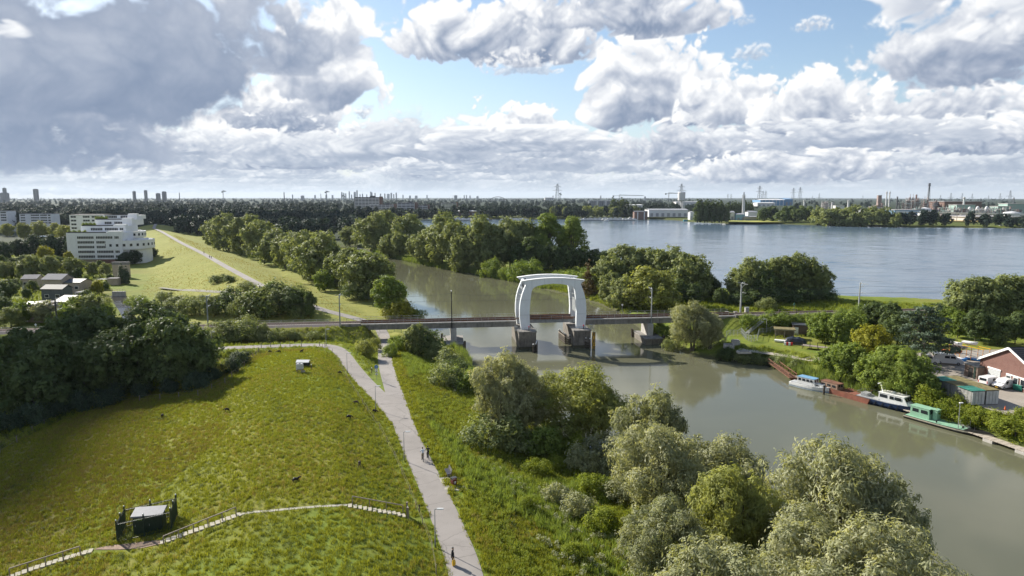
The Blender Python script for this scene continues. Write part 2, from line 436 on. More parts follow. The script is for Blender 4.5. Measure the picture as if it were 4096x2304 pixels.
SIDE_PATH = P3((1600, 1682, 5.25), (1568, 1640, 5.2), (1520, 1590, 5.2), (1457, 1527, 5.2), (1409, 1470, 5.3), (1371, 1415, 5.4), (1338, 1387, 5.45), (1270, 1379, 5.45), (1150, 1383, 5.4), (1000, 1389, 5.3), (850, 1394, 5.0)) + [(-125, 148, 3.5)]
CROWN = [(-2, 20, 7.6), (-13, 45, 7.6), (-22, 67, 7.6), (-31, 97, 7.6), (-38, 118, 7.4), (-44, 138, 6.6), (-48, 151, 5.5)]
EMB_L = [(*RL(-39.5, 0), 6.25), (*RL(-90, 0), 6.25), (*RL(-300, 0), 6.25)]
EMB_R = [(*RL(63, 0), 6.25), (*RL(130, 0), 6.25), (*RL(420, 0), 6.25)]
LOW_PATH = P3((640, 1145, 1.6), (760, 1160, 2.2), (870, 1176, 3.0), (980, 1186, 4.2), (1080, 1190, 5.0))

def seg_dist(P, line, closed=False):
    """distance to a polyline and the height interpolated along it"""
    L = np.asarray(line, float); n = len(L)
    best = np.full(len(P), 1e18); zz = np.zeros(len(P))
    for i in range(n if closed else n - 1):
        a, b = L[i], L[(i + 1) % n]; d = b[:2] - a[:2]; ll = max(d @ d, 1e-9)
        t = np.clip(((P - a[:2]) @ d) / ll, 0, 1)
        q = P - a[:2] - t[:, None] * d; dd = (q * q).sum(1); k = dd < best
        best[k] = dd[k]
        if L.shape[1] > 2: zz[k] = a[2] + t[k] * (b[2] - a[2])
    return np.sqrt(best), zz
def inside(P, poly):
    L = np.asarray(poly, float)[:, :2]; c = np.zeros(len(P), bool); n = len(L); j = n - 1
    for i in range(n):
        (xi, yi), (xj, yj) = L[i], L[j]
        k = (yi > P[:, 1]) != (yj > P[:, 1])
        c ^= k & (P[:, 0] < (xj - xi) * (P[:, 1] - yi) / ((yj - yi) if abs(yj - yi) > 1e-12 else 1e-12) + xi); j = i
    return c
def sdist(P, poly):
    """signed distance: negative inside"""
    d, _ = seg_dist(P, [p[:2] for p in poly], True)
    return np.where(inside(P, poly), -d, d)
def wob(P, k, ph):
    x, y = P[:, 0] * k, P[:, 1] * k
    return (np.sin(x + 1.7 * np.sin(y * 0.7 + ph) + ph) + np.sin(y * 1.3 + 1.9 * np.sin(x * 0.6 - ph)) + np.sin((x + y) * 0.8 + 2 * ph)) / 3
def smax(a, b, k=0.5):
    h_ = np.clip(0.5 + 0.5 * (a - b) / k, 0, 1); return b + (a - b) * h_ + k * h_ * (1 - h_)
def sstep(x, a, b):
    t = np.clip((x - a) / (b - a), 0, 1); return t * t * (3 - 2 * t)
def height(P):
    P = np.atleast_2d(np.asarray(P, float)); out = np.empty(len(P))
    for i in range(0, len(P), 60000): out[i:i + 60000] = _height(P[i:i + 60000])
    return out
def _height(P):
    left = P[:, 0] < -0.33 * (P[:, 1] - 40) - 15
    h = np.where(left, 0.5, 1.4) + sstep(P[:, 1], 700, 1500) * 1.2
    h = h + 0.22 * wob(P, 0.11, 0.5) + 0.12 * wob(P, 0.37, 2.1)
    sw = np.minimum(sdist(P, CHANNEL), sdist(P, RIVER))
    dy = sdist(P, YARD)
    h = np.where(dy < 0, 3.0, smax(h, 3.0 - np.maximum(dy, 0) * 0.55, 0.3))
    d, z = seg_dist(P, CROWN); h = smax(h, z - np.maximum(d - 4.5, 0) * np.where(left, 0.17, 0.30), 0.8)
    d, z = seg_dist(P, FAR_PATH); h = smax(h, z - np.maximum(d - 3.2, 0) * 0.24, 0.5)
    d, z = seg_dist(P, MAIN_PATH); h = smax(h, z - np.maximum(d - 3.0, 0) * 0.30, 0.4)
    d, z = seg_dist(P, SIDE_PATH); h = smax(h, z - np.maximum(d - 2.6, 0) * 0.30, 0.4)
    for E in (EMB_L, EMB_R):
        d, z = seg_dist(P, E); h = smax(h, z - np.maximum(d - 3.4, 0) * 0.5, 0.25)
    # underpass: keep the ground low where the path runs under the bridge
    for L_ in (MAIN_PATH, FAR_PATH, SIDE_PATH):
        d, z = seg_dist(P, L_); k = 1 - sstep(d, 1.9, 5.5); h = h * (1 - k) + z * k
    h = np.minimum(h, 0.42 * sw + 0.02)
    h = np.where(sw < 0, np.maximum(h, -2.5), h)
    dc = sdist(P, CANAL); h = np.minimum(h, np.maximum(0.5 * dc + 0.02, -1.2))
    return h
def hz(x, y): return float(height([(x, y)])[0])
def GT(u, v, dz=0.0):
    """where the sight line meets the land"""
    d = ray(u, v); t = np.geomspace(35, 6000, 900) / d[1]
    Q = t[:, None] * d; zr = CAM_H + Q[:, 2]; g = np.maximum(height(Q[:, :2]), 0.0) + dz
    k = np.argmax(zr <= g); a = max(k - 1, 0)
    f = (zr[a] - g[a]) / max((zr[a] - g[a]) - (zr[k] - g[k]), 1e-9); tt = t[a] + (t[k] - t[a]) * f
    p = d * tt
    return (float(p[0]), float(p[1]), float(CAM_H + p[2]))

# ================================================================ ground sheet
def spread(lo, hi, step, far, g):
    a = list(np.arange(lo, hi + step, step)); s = step
    while a[-1] < far: s *= g; a.append(a[-1] + s)
    b = [lo]; s = step
    while b[-1] > -far: s *= g; b.append(b[-1] - s)
    return np.array(sorted(b[1:] + a))
gx = spread(-118, 118, 0.95, 9000, 1.055)
gy = np.array([-400, -200, -100, -50, -20, 0, 15] + list(np.arange(26, 215, 0.95)) + list(215 + np.cumsum(0.95 * 1.022 ** np.arange(1, 190))))
gy = gy[gy < 9000]; 
while gy[-1] < 22000: gy = np.append(gy, gy[-1] * 1.12)
X, Y = np.meshgrid(gx, gy); P = np.stack([X.ravel(), Y.ravel()], 1); Zg = height(P)
nx, ny = len(gx), len(gy)
ii = (np.arange(ny - 1)[:, None] * nx + np.arange(nx - 1)[None, :]).ravel()
faces = np.stack([ii, ii + 1, ii + nx + 1, ii + nx], 1)
# what grows where (0..1 masks, by place)
d_far, _ = seg_dist(P, FAR_PATH); d_main, _ = seg_dist(P, MAIN_PATH); d_side, _ = seg_dist(P, SIDE_PATH)
behind = (P @ RN - 182.5 * RN[1]) > 4
dry = np.where(behind, 1 - sstep(d_far, 26, 40), 0) * (P[:, 0] < 0)
sw_ = np.minimum(sdist(P, CHANNEL), sdist(P, RIVER))
mud = 1 - sstep(sw_, 0.5, 2.5)
graze = np.where((P[:, 0] < -0.33 * (P[:, 1] - 40) - 6) & ~behind & (P[:, 0] > -90), 1 - sstep(np.abs(sdist(P, [(-4, 30), (-95, 30), (-78, 100), (-76, 124), (-62, 134), (-57, 150), (-46, 152), (-26, 122), (-12, 78)])), 0, 0) * 0, 0)
slope_brown = sstep(Zg, 5.6, 3.6) * graze

# beyond the river and the dike the plain is woodland
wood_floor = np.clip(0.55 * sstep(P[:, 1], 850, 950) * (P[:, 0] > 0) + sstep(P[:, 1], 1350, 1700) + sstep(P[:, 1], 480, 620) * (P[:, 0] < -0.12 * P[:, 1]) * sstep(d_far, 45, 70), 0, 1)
def ground_mat():
    m_ = bpy.data.materials.new('grassland'); m_.use_nodes = True; t = m_.node_tree; t.nodes.clear(); N = NT(t)
    co = N.n('ShaderNodeTexCoord').outputs['Object']
    def A(n): return N.n('ShaderNodeAttribute', attribute_name=n).outputs['Fac']
    nb = N.noise(co, 0.035, 5, 0.6, 0.4); nm = N.noise(co, 0.22, 5, 0.62, 0.3); nf = N.noise(co, 1.5, 6, 0.7); nt = N.noise(co, 5.5, 4, 0.7)
    grass = N.mix(N.ss(nm, 0.32, 0.66), GRASS[0], GRASS[1])
    grass = N.mix(N.m('MULTIPLY', N.ss(nb, 0.42, 0.66), 0.75), grass, GRASS[2])
    straw = N.mix(N.ss(nm, 0.3, 0.7), GRASS[3], GRASS[4])
    straw = N.mix(N.m('MULTIPLY', N.ss(nb, 0.4, 0.7), 0.5), straw, GRASS[1])
    c = N.mix(N.m('MULTIPLY', A('dry'), 0.62), grass, straw)
    c = N.mix(N.m('MULTIPLY', N.ss(N.m('ADD', N.m('MULTIPLY', A('brown'), 0.55), N.m('MULTIPLY', nm, 0.7)), 0.5, 0.95), 0.75), c, GRASS[5])
    c = N.mix(N.m('MULTIPLY', N.ss(nf, 0.42, 0.66), 0.36), c, (0.06, 0.095, 0.018))
    c = N.mix(N.m('MULTIPLY', N.ss(nt, 0.5, 0.75), 0.35), c, (0.26, 0.25, 0.07))
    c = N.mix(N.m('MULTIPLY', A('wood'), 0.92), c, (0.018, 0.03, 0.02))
    c = N.mix(A('mud'), c, (0.085, 0.085, 0.045))
    p = N.n('ShaderNodeBsdfPrincipled'); p.inputs['Roughness'].default_value = 0.95; p.inputs['Specular IOR Level'].default_value = 0.1
    N.put(p.inputs['Base Color'], c)
    b = N.n('ShaderNodeBump', i_2=N.m('ADD', nf, N.m('MULTIPLY', nt, 0.5))); b.inputs['Distance'].default_value = 0.32; b.inputs['Strength'].default_value = 0.8
    N.put(p.inputs['Normal'], b.outputs[0]); N.n('ShaderNodeOutputMaterial', i_0=p.outputs[0])
    return m_
GRASS = [(0.115, 0.165, 0.022), (0.19, 0.225, 0.035), (0.21, 0.185, 0.045), (0.27, 0.265, 0.06), (0.35, 0.315, 0.10), (0.20, 0.145, 0.05)]
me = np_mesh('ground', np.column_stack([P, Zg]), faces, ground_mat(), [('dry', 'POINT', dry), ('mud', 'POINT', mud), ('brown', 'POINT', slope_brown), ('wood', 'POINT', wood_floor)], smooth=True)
tag(add_obj('ground', me), 'grassy land of dike, pasture and river banks', 'ground', kind='structure')

# ================================================================ water
def sheet(name, poly, z, m_, label):
    mb = MB(); mb.add([(p[0], p[1], z) for p in poly], [tuple(range(len(poly)))])
    return tag(mb.build(name, m_), label, 'water', kind='structure')
def grow(poly, k):
    c = np.asarray(poly, float); P_ = []
    n = len(c)
    area = sum(c[i][0] * c[(i + 1) % n][1] - c[(i + 1) % n][0] * c[i][1] for i in range(n)); sg = 1 if area > 0 else -1
    for i in range(n):
        d = c[(i + 1) % n] - c[i - 1]; d = d / (np.linalg.norm(d) + 1e-9); P_.append(tuple(c[i] + sg * k * np.array((d[1], -d[0]))))
    return P_
sheet('channel_water', grow(CHANNEL, 2.2), 0.0, water_mat('channel_water', (0.112, 0.112, 0.07), 0.30, 0.85, 0.08, (1, 0.6, 1), 0.2, 0.4), 'calm murky green water of the side channel under the bridge')
rv = grow(RIVER, 2.5); rL = np.array(rv)                       # the river carries real wind waves
ry_ = 180 + np.cumsum(1.6 * 1.0062 ** np.arange(236)); rx_ = np.arange(-330, 1150, 3.6); XX, YY = np.meshgrid(rx_, ry_); RP = np.stack([XX.ravel(), YY.ravel()], 1)
cx_, cy_ = RP[:, 0] * 0.93 - RP[:, 1] * 0.36, RP[:, 0] * 0.36 + RP[:, 1] * 0.93
gust = 0.55 + 0.9 * np.clip(fbm(RP[:, 0] * .006, RP[:, 1] * .011, 3, 9) + .35, 0, 1)
rz_ = (0.62 * fbm(cx_ * .030, cy_ * .105, 4, 61, .62) + 0.16 * fbm(cx_ * .10, cy_ * .30, 2, 67)) * gust
nn_ = len(rx_); ii = (np.arange(len(ry_) - 1)[:, None] * nn_ + np.arange(nn_ - 1)[None, :]).ravel(); rf_ = np.stack([ii, ii + 1, ii + nn_ + 1, ii + nn_], 1)
rf_ = rf_[inside(RP[rf_].mean(1), rL)]
RIVER_M = water_mat('river_water', (0.075, 0.115, 0.155), 0.9, 0.42, 0.17, (0.5, 1.3, 1), 0.3, -0.25)
tag(add_obj('river', np_mesh('river', np.column_stack([RP, rz_ - .03]), rf_, RIVER_M, smooth=True)), 'wide wind-ruffled blue river behind the trees', 'water', kind='structure')
sheet('outer_river', rv, -0.45, RIVER_M, 'deep water of the wide river reaching past the right edge')
sheet('canal', grow(CANAL, 1.0), 0.0, water_mat('canal_water', (0.05, 0.045, 0.035), 0.01, 2.0, 0.05), 'narrow grey canal beside the houses at left')

# ================================================================ paths, tracks and yard surfaces
def ribbon(name, line, w, lift, m_, label, step=1.5, ends=None):
    L = np.asarray(line, float); pts = [L[0]]
    for a, b in zip(L[:-1], L[1:]):
        k = max(1, int(np.linalg.norm((b - a)[:2]) / step))
        for i in range(1, k + 1): pts.append(a + (b - a) * i / k)
    pts = np.array(pts)
    for _ in range(6): pts[1:-1] = (pts[:-2] + 2 * pts[1:-1] + pts[2:]) / 4
    vs, fs = [], []
    for i, p in enumerate(pts):
        d = pts[min(i + 1, len(pts) - 1)] - pts[max(i - 1, 0)]; d = d[:2] / (np.linalg.norm(d[:2]) + 1e-9); nrm = np.array((-d[1], d[0]))
        for q in (-1, -0.33, 0.33, 1):
            e = p[:2] + nrm * q * w / 2; vs.append((e[0], e[1]))
    V = np.array(vs); z = np.maximum(height(V), np.repeat(pts[:, 2], 4) - 0.6) + lift
    for i in range(len(pts) - 1):
        for j in range(3): fs.append((4 * i + j, 4 * i + j + 1, 4 * i + 5 + j, 4 * i + 4 + j))
    me = np_mesh(name, np.column_stack([V, z]), np.array(fs), m_, smooth=True)
    return tag(add_obj(name, me), label, 'path', kind='structure')
def tarmac(name, c0, c1, crack=0.3):
    m_ = bpy.data.materials.new(name); m_.use_nodes = True; t = m_.node_tree; t.nodes.clear(); N = NT(t)
    co = N.n('ShaderNodeTexCoord').outputs['Object']
    a = N.noise(co, 0.12, 4, 0.6, 0.5); b = N.noise(co, 9.0, 5, 0.7); c_ = N.noise(co, 0.9, 4, 0.6)
    c = N.mix(N.ss(a, 0.3, 0.7), c0, c1); c = N.mix(N.m('MULTIPLY', N.ss(c_, 0.5, 0.75), 0.25), c, tuple(x * 0.7 for x in c0)); c = N.mix(N.m('MULTIPLY', N.ss(b, 0.45, 0.7), 0.16), c, tuple(x * 0.55 for x in c0))
    vo = N.n('ShaderNodeTexVoronoi', feature='DISTANCE_TO_EDGE'); N.put(vo.inputs['Vector'], N.vm('ADD', co, N.noise(co, .5, 3, .6, 0, 1))); vo.inputs['Scale'].default_value = 0.16
    c = N.mix(N.m('MULTIPLY', N.ss(vo.outputs['Distance'], 0.012, 0.0), 0.45), c, tuple(x * .4 for x in c0)); st = N.noise(co, 0.45, 6, .7, 1.0)
    c = N.mix(N.m('MULTIPLY', N.ss(st, 0.55, 0.72), 0.4), c, tuple(x * .62 for x in c0))
    p = N.n('ShaderNodeBsdfPrincipled'); p.inputs['Roughness'].default_value = 0.9; p.inputs['Specular IOR Level'].default_value = 0.25; N.put(p.inputs['Base Color'], c)
    bp = N.n('ShaderNodeBump', i_2=b); bp.inputs['Distance'].default_value = 0.02; N.put(p.inputs['Normal'], bp.outputs[0])
    N.n('ShaderNodeOutputMaterial', i_0=p.outputs[0]); return m_
M_TAR = tarmac('bleached_tarmac', (0.245, 0.225, 0.205), (0.30, 0.275, 0.255))
ribbon('cycle_path', MAIN_PATH, 3.1, 0.05, M_TAR, 'grey tarmac cycle path along the dike, running down under the railway bridge')
ribbon('side_path', SIDE_PATH, 3.1, 0.056, M_TAR, 'grey tarmac branch path bending left along the pasture')
ribbon('dike_path', FAR_PATH, 3.2, 0.05, M_TAR, 'grey path on the dike crown beyond the railway')
ribbon('field_path', LOW_PATH, 2.2, 0.07, tarmac('gravelly_tarmac', (0.2, 0.19, 0.15), (0.24, 0.23, 0.18)), 'narrow grey path crossing the yellow dike meadow')

# ================================================================ foliage
def unit(n, rg):
    v = rg.normal(size=(n, 3)); return v / np.linalg.norm(v, axis=1)[:, None]
def leaf_mesh(name, pos, nrm, axis_bias, ln, wd, tint, m_, rg, jit=0.6):
    """one small diamond-shaped leaf (or leaf spray) per position"""
    n = len(pos)
    nr = nrm + unit(n, rg) * jit; nr /= np.linalg.norm(nr, axis=1)[:, None]
    ax = unit(n, rg) + np.asarray(axis_bias); ax = ax - nr * (ax * nr).sum(1)[:, None]; ax /= np.linalg.norm(ax, axis=1)[:, None] + 1e-9
    sd = np.cross(nr, ax)
    l = (ln * (0.7 + 0.6 * rg.random(n)))[:, None]; w = (wd * (0.7 + 0.6 * rg.random(n)))[:, None]
    bend = nr * l * 0.12
    V = np.empty((n, 4, 3), np.float32)
    V[:, 0] = pos - ax * l / 2; V[:, 1] = pos + sd * w / 2 + bend; V[:, 2] = pos + ax * l / 2; V[:, 3] = pos - sd * w / 2 + bend
    Fc = np.arange(n * 4, dtype=np.int32).reshape(n, 4)
    return np_mesh(name, V.reshape(-1, 3), Fc, m_, [('tint', 'FACE', tint)])
def lobes_for(H, Rc, z0, n, rg, squash=1.0, size=0.42, low=0.0):
    """uneven bulges that make up a crown between z0 and H"""
    L = [(0, 0, z0 + (H - z0) * 0.46, Rc * 0.58, Rc * 0.58, (H - z0) * 0.36)]
    zc, rz = (z0 + H) / 2, (H - z0) / 2
    for i in range(n):
        u = min(-0.85 + 1.85 * (i + rg.random()) / n, 0.95); a = i * 2.4 + rg.random() * 1.1
        q = math.sqrt(max(1 - u * u, 0)) * (1.0 if u > -.3 else 1.05); r = Rc * size * (0.55 + 0.65 * rg.random()); rf = 0.5 + 0.42 * rg.random()
        L.append((math.cos(a) * q * Rc * rf, math.sin(a) * q * Rc * rf, zc + u * rz * (0.72 + 0.14 * rg.random()), r, r * (0.8 + 0.4 * rg.random()), r * (0.75 + 0.35 * rg.random()) * squash))
    return L
def crown_mesh(name, lobes, n_leaf, ln, wd, m_, seed, clump=0.20, per=26, droop=0.0, jit=0.7, inner=0.22, flat=1.0):
    rg = np.random.default_rng(seed); Lb = np.array(lobes)
    wgt = (Lb[:, 3] * Lb[:, 4] + Lb[:, 3] * Lb[:, 5]); wgt /= wgt.sum()
    nc = max(n_leaf // per, 8); k = nc * 2
    li = rg.choice(len(Lb), k, p=wgt); d = unit(k, rg); d[:, 2] = np.where((d[:, 2] < -0.35) & (rg.random(k) < 0.45), -d[:, 2], d[:, 2])
    rr = np.where(rg.random(k) < inner, 0.35 + 0.5 * rg.random(k), 0.84 + 0.24 * rg.random(k)); rr = np.where(rg.random(k) < 0.14, 1.08 + 0.34 * rg.random(k), rr)
    c = Lb[li, :3] + d * Lb[li, 3:6] * rr[:, None]
    # clumps buried deep in another bulge would never be seen
    q = np.full(k, 9.0)
    for j in range(len(Lb)):
        e = np.sqrt((((c - Lb[j, :3]) / Lb[j, 3:6]) ** 2).sum(1)); q = np.minimum(q, np.where(li == j, 9, e))
    keep = np.where((q > 0.72) | (rg.random(k) < 0.12))[0][:nc]
    c, d, li = c[keep], d[keep], li[keep]; nc = len(c)
    rad = clump * (Lb[li, 3] ** 0.5) * (0.7 + 0.7 * rg.random(nc)) * 1.6
    ct = rg.random(nc) * 0.65
    idx = np.repeat(np.arange(nc), per); off = rg.normal(size=(len(idx), 3)) * 0.5; off[:, 2] *= flat
    off[:, 2] -= droop * np.abs(off[:, 2])
    pos = c[idx] + off * rad[idx][:, None] * 1.2
    nr = d[idx] * 0.8 + off * 0.5 + np.array((0, 0, 0.35))
    tint = np.clip(ct[idx] + 0.35 * rg.random(len(idx)), 0, 1)
    return leaf_mesh(name, pos, nr, (0, 0, -2.2 * droop), ln, wd, tint, m_, rg, jit)
BARK = mat('grey_bark', (0.10, 0.085, 0.065), 0.95, 0.3, 2.0, bump=0.03)
def trunk_mesh(name, lobes, r, seed, stems=1, limbs=6, lean=0.0, fork=0.25):
    """tapered stem(s) with limbs that reach into the bulges of the crown"""
    rg = random.Random(seed); mb = MB(); H = max(l[2] + l[5] for l in lobes)
    tgt = sorted(lobes[1:] or lobes, key=lambda l: -l[3])[:max(limbs, 1)]
    for s in range(stems):
        a = 6.28 * s / stems + rg.random(); sx, sy = (math.cos(a) * r * 1.2, math.sin(a) * r * 1.2) if stems > 1 else (0, 0)
        top = (sx * 3 + lean * H * 0.3 + math.cos(a) * lean * H * 0.2, sy * 3, H * 0.62)
        mid = (sx * 1.6 + lean * H * 0.08, sy * 1.6, H * fork)
        mb.tube([(sx, sy, -0.5), (sx, sy, H * 0.06), mid, ((mid[0] + top[0]) / 2 + rg.uniform(-.3, .3) * r * 3, (mid[1] + top[1]) / 2 + rg.uniform(-.3, .3) * r * 3, H * (fork + 0.62) / 2), top], [r * 1.5, r, r * 0.75, r * 0.5, r * 0.2], 7)
    for l in tgt:
        b = (rg.uniform(-.2, .2), rg.uniform(-.2, .2), H * rg.uniform(fork * 0.6, fork * 1.4)); e = (l[0] * 1.02, l[1] * 1.02, l[2] + l[5] * 0.2)
        m1 = tuple((b[i] * 0.5 + e[i] * 0.5) + rg.uniform(-.25, .25) * (1 if i < 2 else 0.3) for i in range(3))
        mb.tube([b, m1, e], [r * 0.5, r * 0.32, r * 0.1], 5)
        for k in range(2):
            e2 = tuple(e[i] + rg.uniform(-.7, .7) * l[3 + i] for i in range(3))
            mb.tube([m1, tuple((m1[i] + e2[i]) / 2 + rg.uniform(-.15, .15) for i in range(3)), e2], [r * 0.22, r * 0.15, r * 0.05], 4)
    return mb.mesh(name, BARK, smooth=True)

LM = {
    'willow': leaf_mat('silver_willow_leaves', (0.16, 0.195, 0.085), (0.56, 0.56, 0.35), 0.44, 0.25),
    'willow_yellow': leaf_mat('yellow_green_willow_leaves', (0.17, 0.205, 0.05), (0.46, 0.48, 0.16), 0.46, 0.15),
    'mid': leaf_mat('grey_green_leaves', (0.135, 0.18, 0.068), (0.38, 0.42, 0.19), 0.44, 0.1),
    'fresh': leaf_mat('fresh_green_leaves', (0.13, 0.20, 0.038), (0.35, 0.43, 0.11), 0.46, 0.1),
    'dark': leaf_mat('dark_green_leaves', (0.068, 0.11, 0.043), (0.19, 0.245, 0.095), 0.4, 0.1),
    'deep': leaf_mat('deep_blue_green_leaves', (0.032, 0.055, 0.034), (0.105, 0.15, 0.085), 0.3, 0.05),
    'gold': leaf_mat('golden_green_leaves', (0.20, 0.22, 0.025), (0.45, 0.44, 0.07), 0.45, 0.1),
    'conifer': leaf_mat('blue_green_needles', (0.05, 0.085, 0.055), (0.16, 0.21, 0.14), 0.25, 0.1),
    'rusty': leaf_mat('rusty_brown_needles', (0.08, 0.065, 0.03), (0.22, 0.16, 0.07), 0.25, 0.05),
    'reed': leaf_mat('reed_blades', (0.13, 0.20, 0.045), (0.32, 0.38, 0.13), 0.45, 0.1),
    'straw': leaf_mat('dry_grass_blades', (0.24, 0.21, 0.06), (0.48, 0.40, 0.15), 0.42),
    'grass': leaf_mat('grass_blades', (0.135, 0.175, 0.02), (0.36, 0.37, 0.06), 0.48),
    'herb': leaf_mat('herb_leaves', (0.15, 0.21, 0.025), (0.38, 0.42, 0.075), 0.48),
    'brown': leaf_mat('seeding_grass_blades', (0.17, 0.135, 0.04), (0.33, 0.27, 0.10), 0.4),
    'wood': leaf_mat('shade_toned_wood_leaves', (0.022, 0.042, 0.036), (0.065, 0.098, 0.075), 0.25, 0.0),  # cloud shade over the far wood put into a darker, bluer leaf colour
    'weed': leaf_mat('weed_leaves', (0.06, 0.095, 0.02), (0.16, 0.19, 0.05), 0.4),
}
KINDS = {}
def kind(key, H, Rc, z0, nl, n_leaf, ln, wd, seed, clump=0.2, per=26, droop=0.0, stems=1, limbs=6, r=0.22, size=0.42, squash=1.0, low=0, flat=1.0, fork=0.25, inner=0.22, lobes=None):
    rg = np.random.default_rng(seed); lb = lobes or lobes_for(H, Rc, z0, nl, rg, squash, size, low)
    KINDS[key] = (crown_mesh(key + '_crown', lb, n_leaf, ln, wd, LM['mid'], seed, clump, per, droop, 0.7, inner, flat), trunk_mesh(key + '_trunk', lb, r, seed, stems, limbs, 0.0, fork), H, Rc)
# near willows: loose crowns of narrow leaves, forked low
kind('willow_a', 12, 6.2, 0.8, 28, 26000, 0.52, 0.13, 101, 0.22, 26, 0.45, 3, 14, 0.28, 0.29, inner=0.12)
kind('willow_b', 12, 5.6, 0.6, 30, 26000, 0.52, 0.13, 102, 0.22, 26, 0.45, 2, 14, 0.28, 0.27, inner=0.12)
kind('willow_c', 11, 6.4, 1.2, 22, 25000, 0.48, 0.14, 103, 0.24, 26, 0.30, 3, 16, 0.24, 0.28, fork=0.15, inner=0.12)
# middle distance
kind('round_a', 13, 6.0, 0.2, 26, 10000, 0.75, 0.42, 111, 0.25, 22, 0.1, size=0.34)
kind('round_b', 14, 5.2, 0.3, 28, 10000, 0.75, 0.42, 112, 0.24, 22, 0.1, size=0.31)
kind('round_c', 12, 6.6, 0.0, 24, 10000, 0.75, 0.42, 113, 0.26, 22, 0.15, 2, size=0.34)
kind('round_d', 15, 5.6, 0.8, 24, 10000, 0.75, 0.42, 114, 0.25, 20, 0.05, size=0.35)
kind('shrub_a', 3.2, 2.3, 0.1, 8, 3200, 0.34, 0.18, 121, 0.25, 20, 0.0, 3, 4, 0.06, 0.5)
kind('shrub_b', 2.8, 2.7, 0.0, 9, 3200, 0.34, 0.18, 122, 0.25, 20, 0.0, 3, 4, 0.06, 0.46)
kind('shrub_c', 4.2, 2.4, 0.2, 8, 3600, 0.36, 0.16, 123, 0.25, 20, 0.2, 3, 4, 0.07, 0.48)
# far off
for i in range(5): kind('far_%d' % i, (15, 17, 14, 18, 16)[i], (6.5, 6, 7, 6.2, 7.4)[i], 1.0, 12, 1500, 1.7, 1.15, 131 + i, 0.34, 10, 0.0, 1, 3, 0.3, 0.42)
kind('lombardy', 22, 2.4, 1.0, 0, 3600, 1.0, 0.55, 141, 0.2, 18, -0.3, 1, 0, 0.35, lobes=[(0, 0, 2 + i * 2.3, 2.0 * (1 - (i / 9.5) ** 2.2) + 0.35, 2.0 * (1 - (i / 9.5) ** 2.2) + 0.35, 2.1) for i in range(9)])
kind('cypress', 7, 1.2, 0.2, 0, 2600, 0.4, 0.2, 142, 0.2, 18, -0.5, 1, 0, 0.1, lobes=[(0, 0, 0.8 + i * 0.95, 1.05 * (1 - (i / 7.0) ** 1.8) + 0.1, 1.05 * (1 - (i / 7.0) ** 1.8) + 0.1, 0.95) for i in range(7)])
kind('poplar', 31, 10, 9, 0, 17000, 0.85, 0.55, 143, 0.24, 16, 0.0, 1, 24, 0.5, fork=0.2, inner=0.1,
     lobes=[(math.cos(i * 2.4) * (1.2 + 6.6 * ((i % 7) / 6.0)), math.sin(i * 2.4) * (1.2 + 6.6 * ((i % 7) / 6.0)), 27 - 11 * ((i % 7) / 6.0) ** 1.6 - 7.5 * ((i * 37 % 23) / 23.0) + 1.2 * math.sin(i * 3.1), 2.9, 2.9, 2.3) for i in range(44)])
kind('spruce', 11, 2.6, 0.5, 0, 3600, 0.5, 0.25, 144, 0.2, 18, 0.4, 1, 0, 0.16, lobes=[(0.4 * math.cos(i * 2), 0.4 * math.sin(i * 2), 1.0 + i * 1.05, 2.5 * (1 - i / 10.5) + 0.15, 2.5 * (1 - i / 10.5) + 0.15, 0.7) for i in range(10)])
kind('cedar', 12.5, 6.5, 2, 0, 9000, 0.50, 0.22, 145, 0.26, 22, 0.25, 1, 26, 0.3, flat=0.35, fork=0.45, inner=0.1,
     lobes=[(math.cos(i * 2.39) * (5.4 - 3.6 * (i / 27.0)) * (0.55 + 0.45 * ((i * 5 % 7) / 6.0)), math.sin(i * 2.39) * (5.4 - 3.6 * (i / 27.0)) * (0.55 + 0.45 * ((i * 5 % 7) / 6.0)), 3.2 + i * 0.33, 2.2 - 0.03 * i, 2.2 - 0.03 * i, 0.55) for i in range(27)])
TREES = []
def tree(key, x, y, H=None, leaf='mid', label=None, group=None, name='tree', rz=None, wide=1.0, z=None, cat='tree', parts=True):
    cr, tk, h0, r0 = KINDS[key]; s = (H / h0) if H else 1.0
    z = hz(x, y) if z is None else z; rz = random.uniform(0, 6.28) if rz is None else rz
    TREES.append((x, y, r0 * s * wide))
    if parts:
        o = empty(name, (x, y, z), rz, label, cat, group); o.scale = (s * wide, s * wide, s)
        t_ = add_obj('trunk', tk, o); c = add_obj('crown', cr, o)
    else:
        c = o = tag(add_obj(name, cr, None, (x, y, z), rz), label, cat, group); o.scale = (s * wide, s * wide, s)
    c.material_slots[0].link = 'OBJECT'; c.material_slots[0].material = LM[leaf]
    return o
def tree_px(key, u, vbase, vtop=None, H=None, z=None, **kw):
    """a tree whose foot stands at the given photo point; vtop gives its height"""
    x, y, zz = GT(u, vbase) if z is None else (*G(u, vbase, z), z)
    if vtop is not None:
        d = ray(u, vtop); H = max(CAM_H + d[2] / d[1] * y - zz, 0.8)
    return tree(key, x, y, H, z=zz - 0.05, **kw)

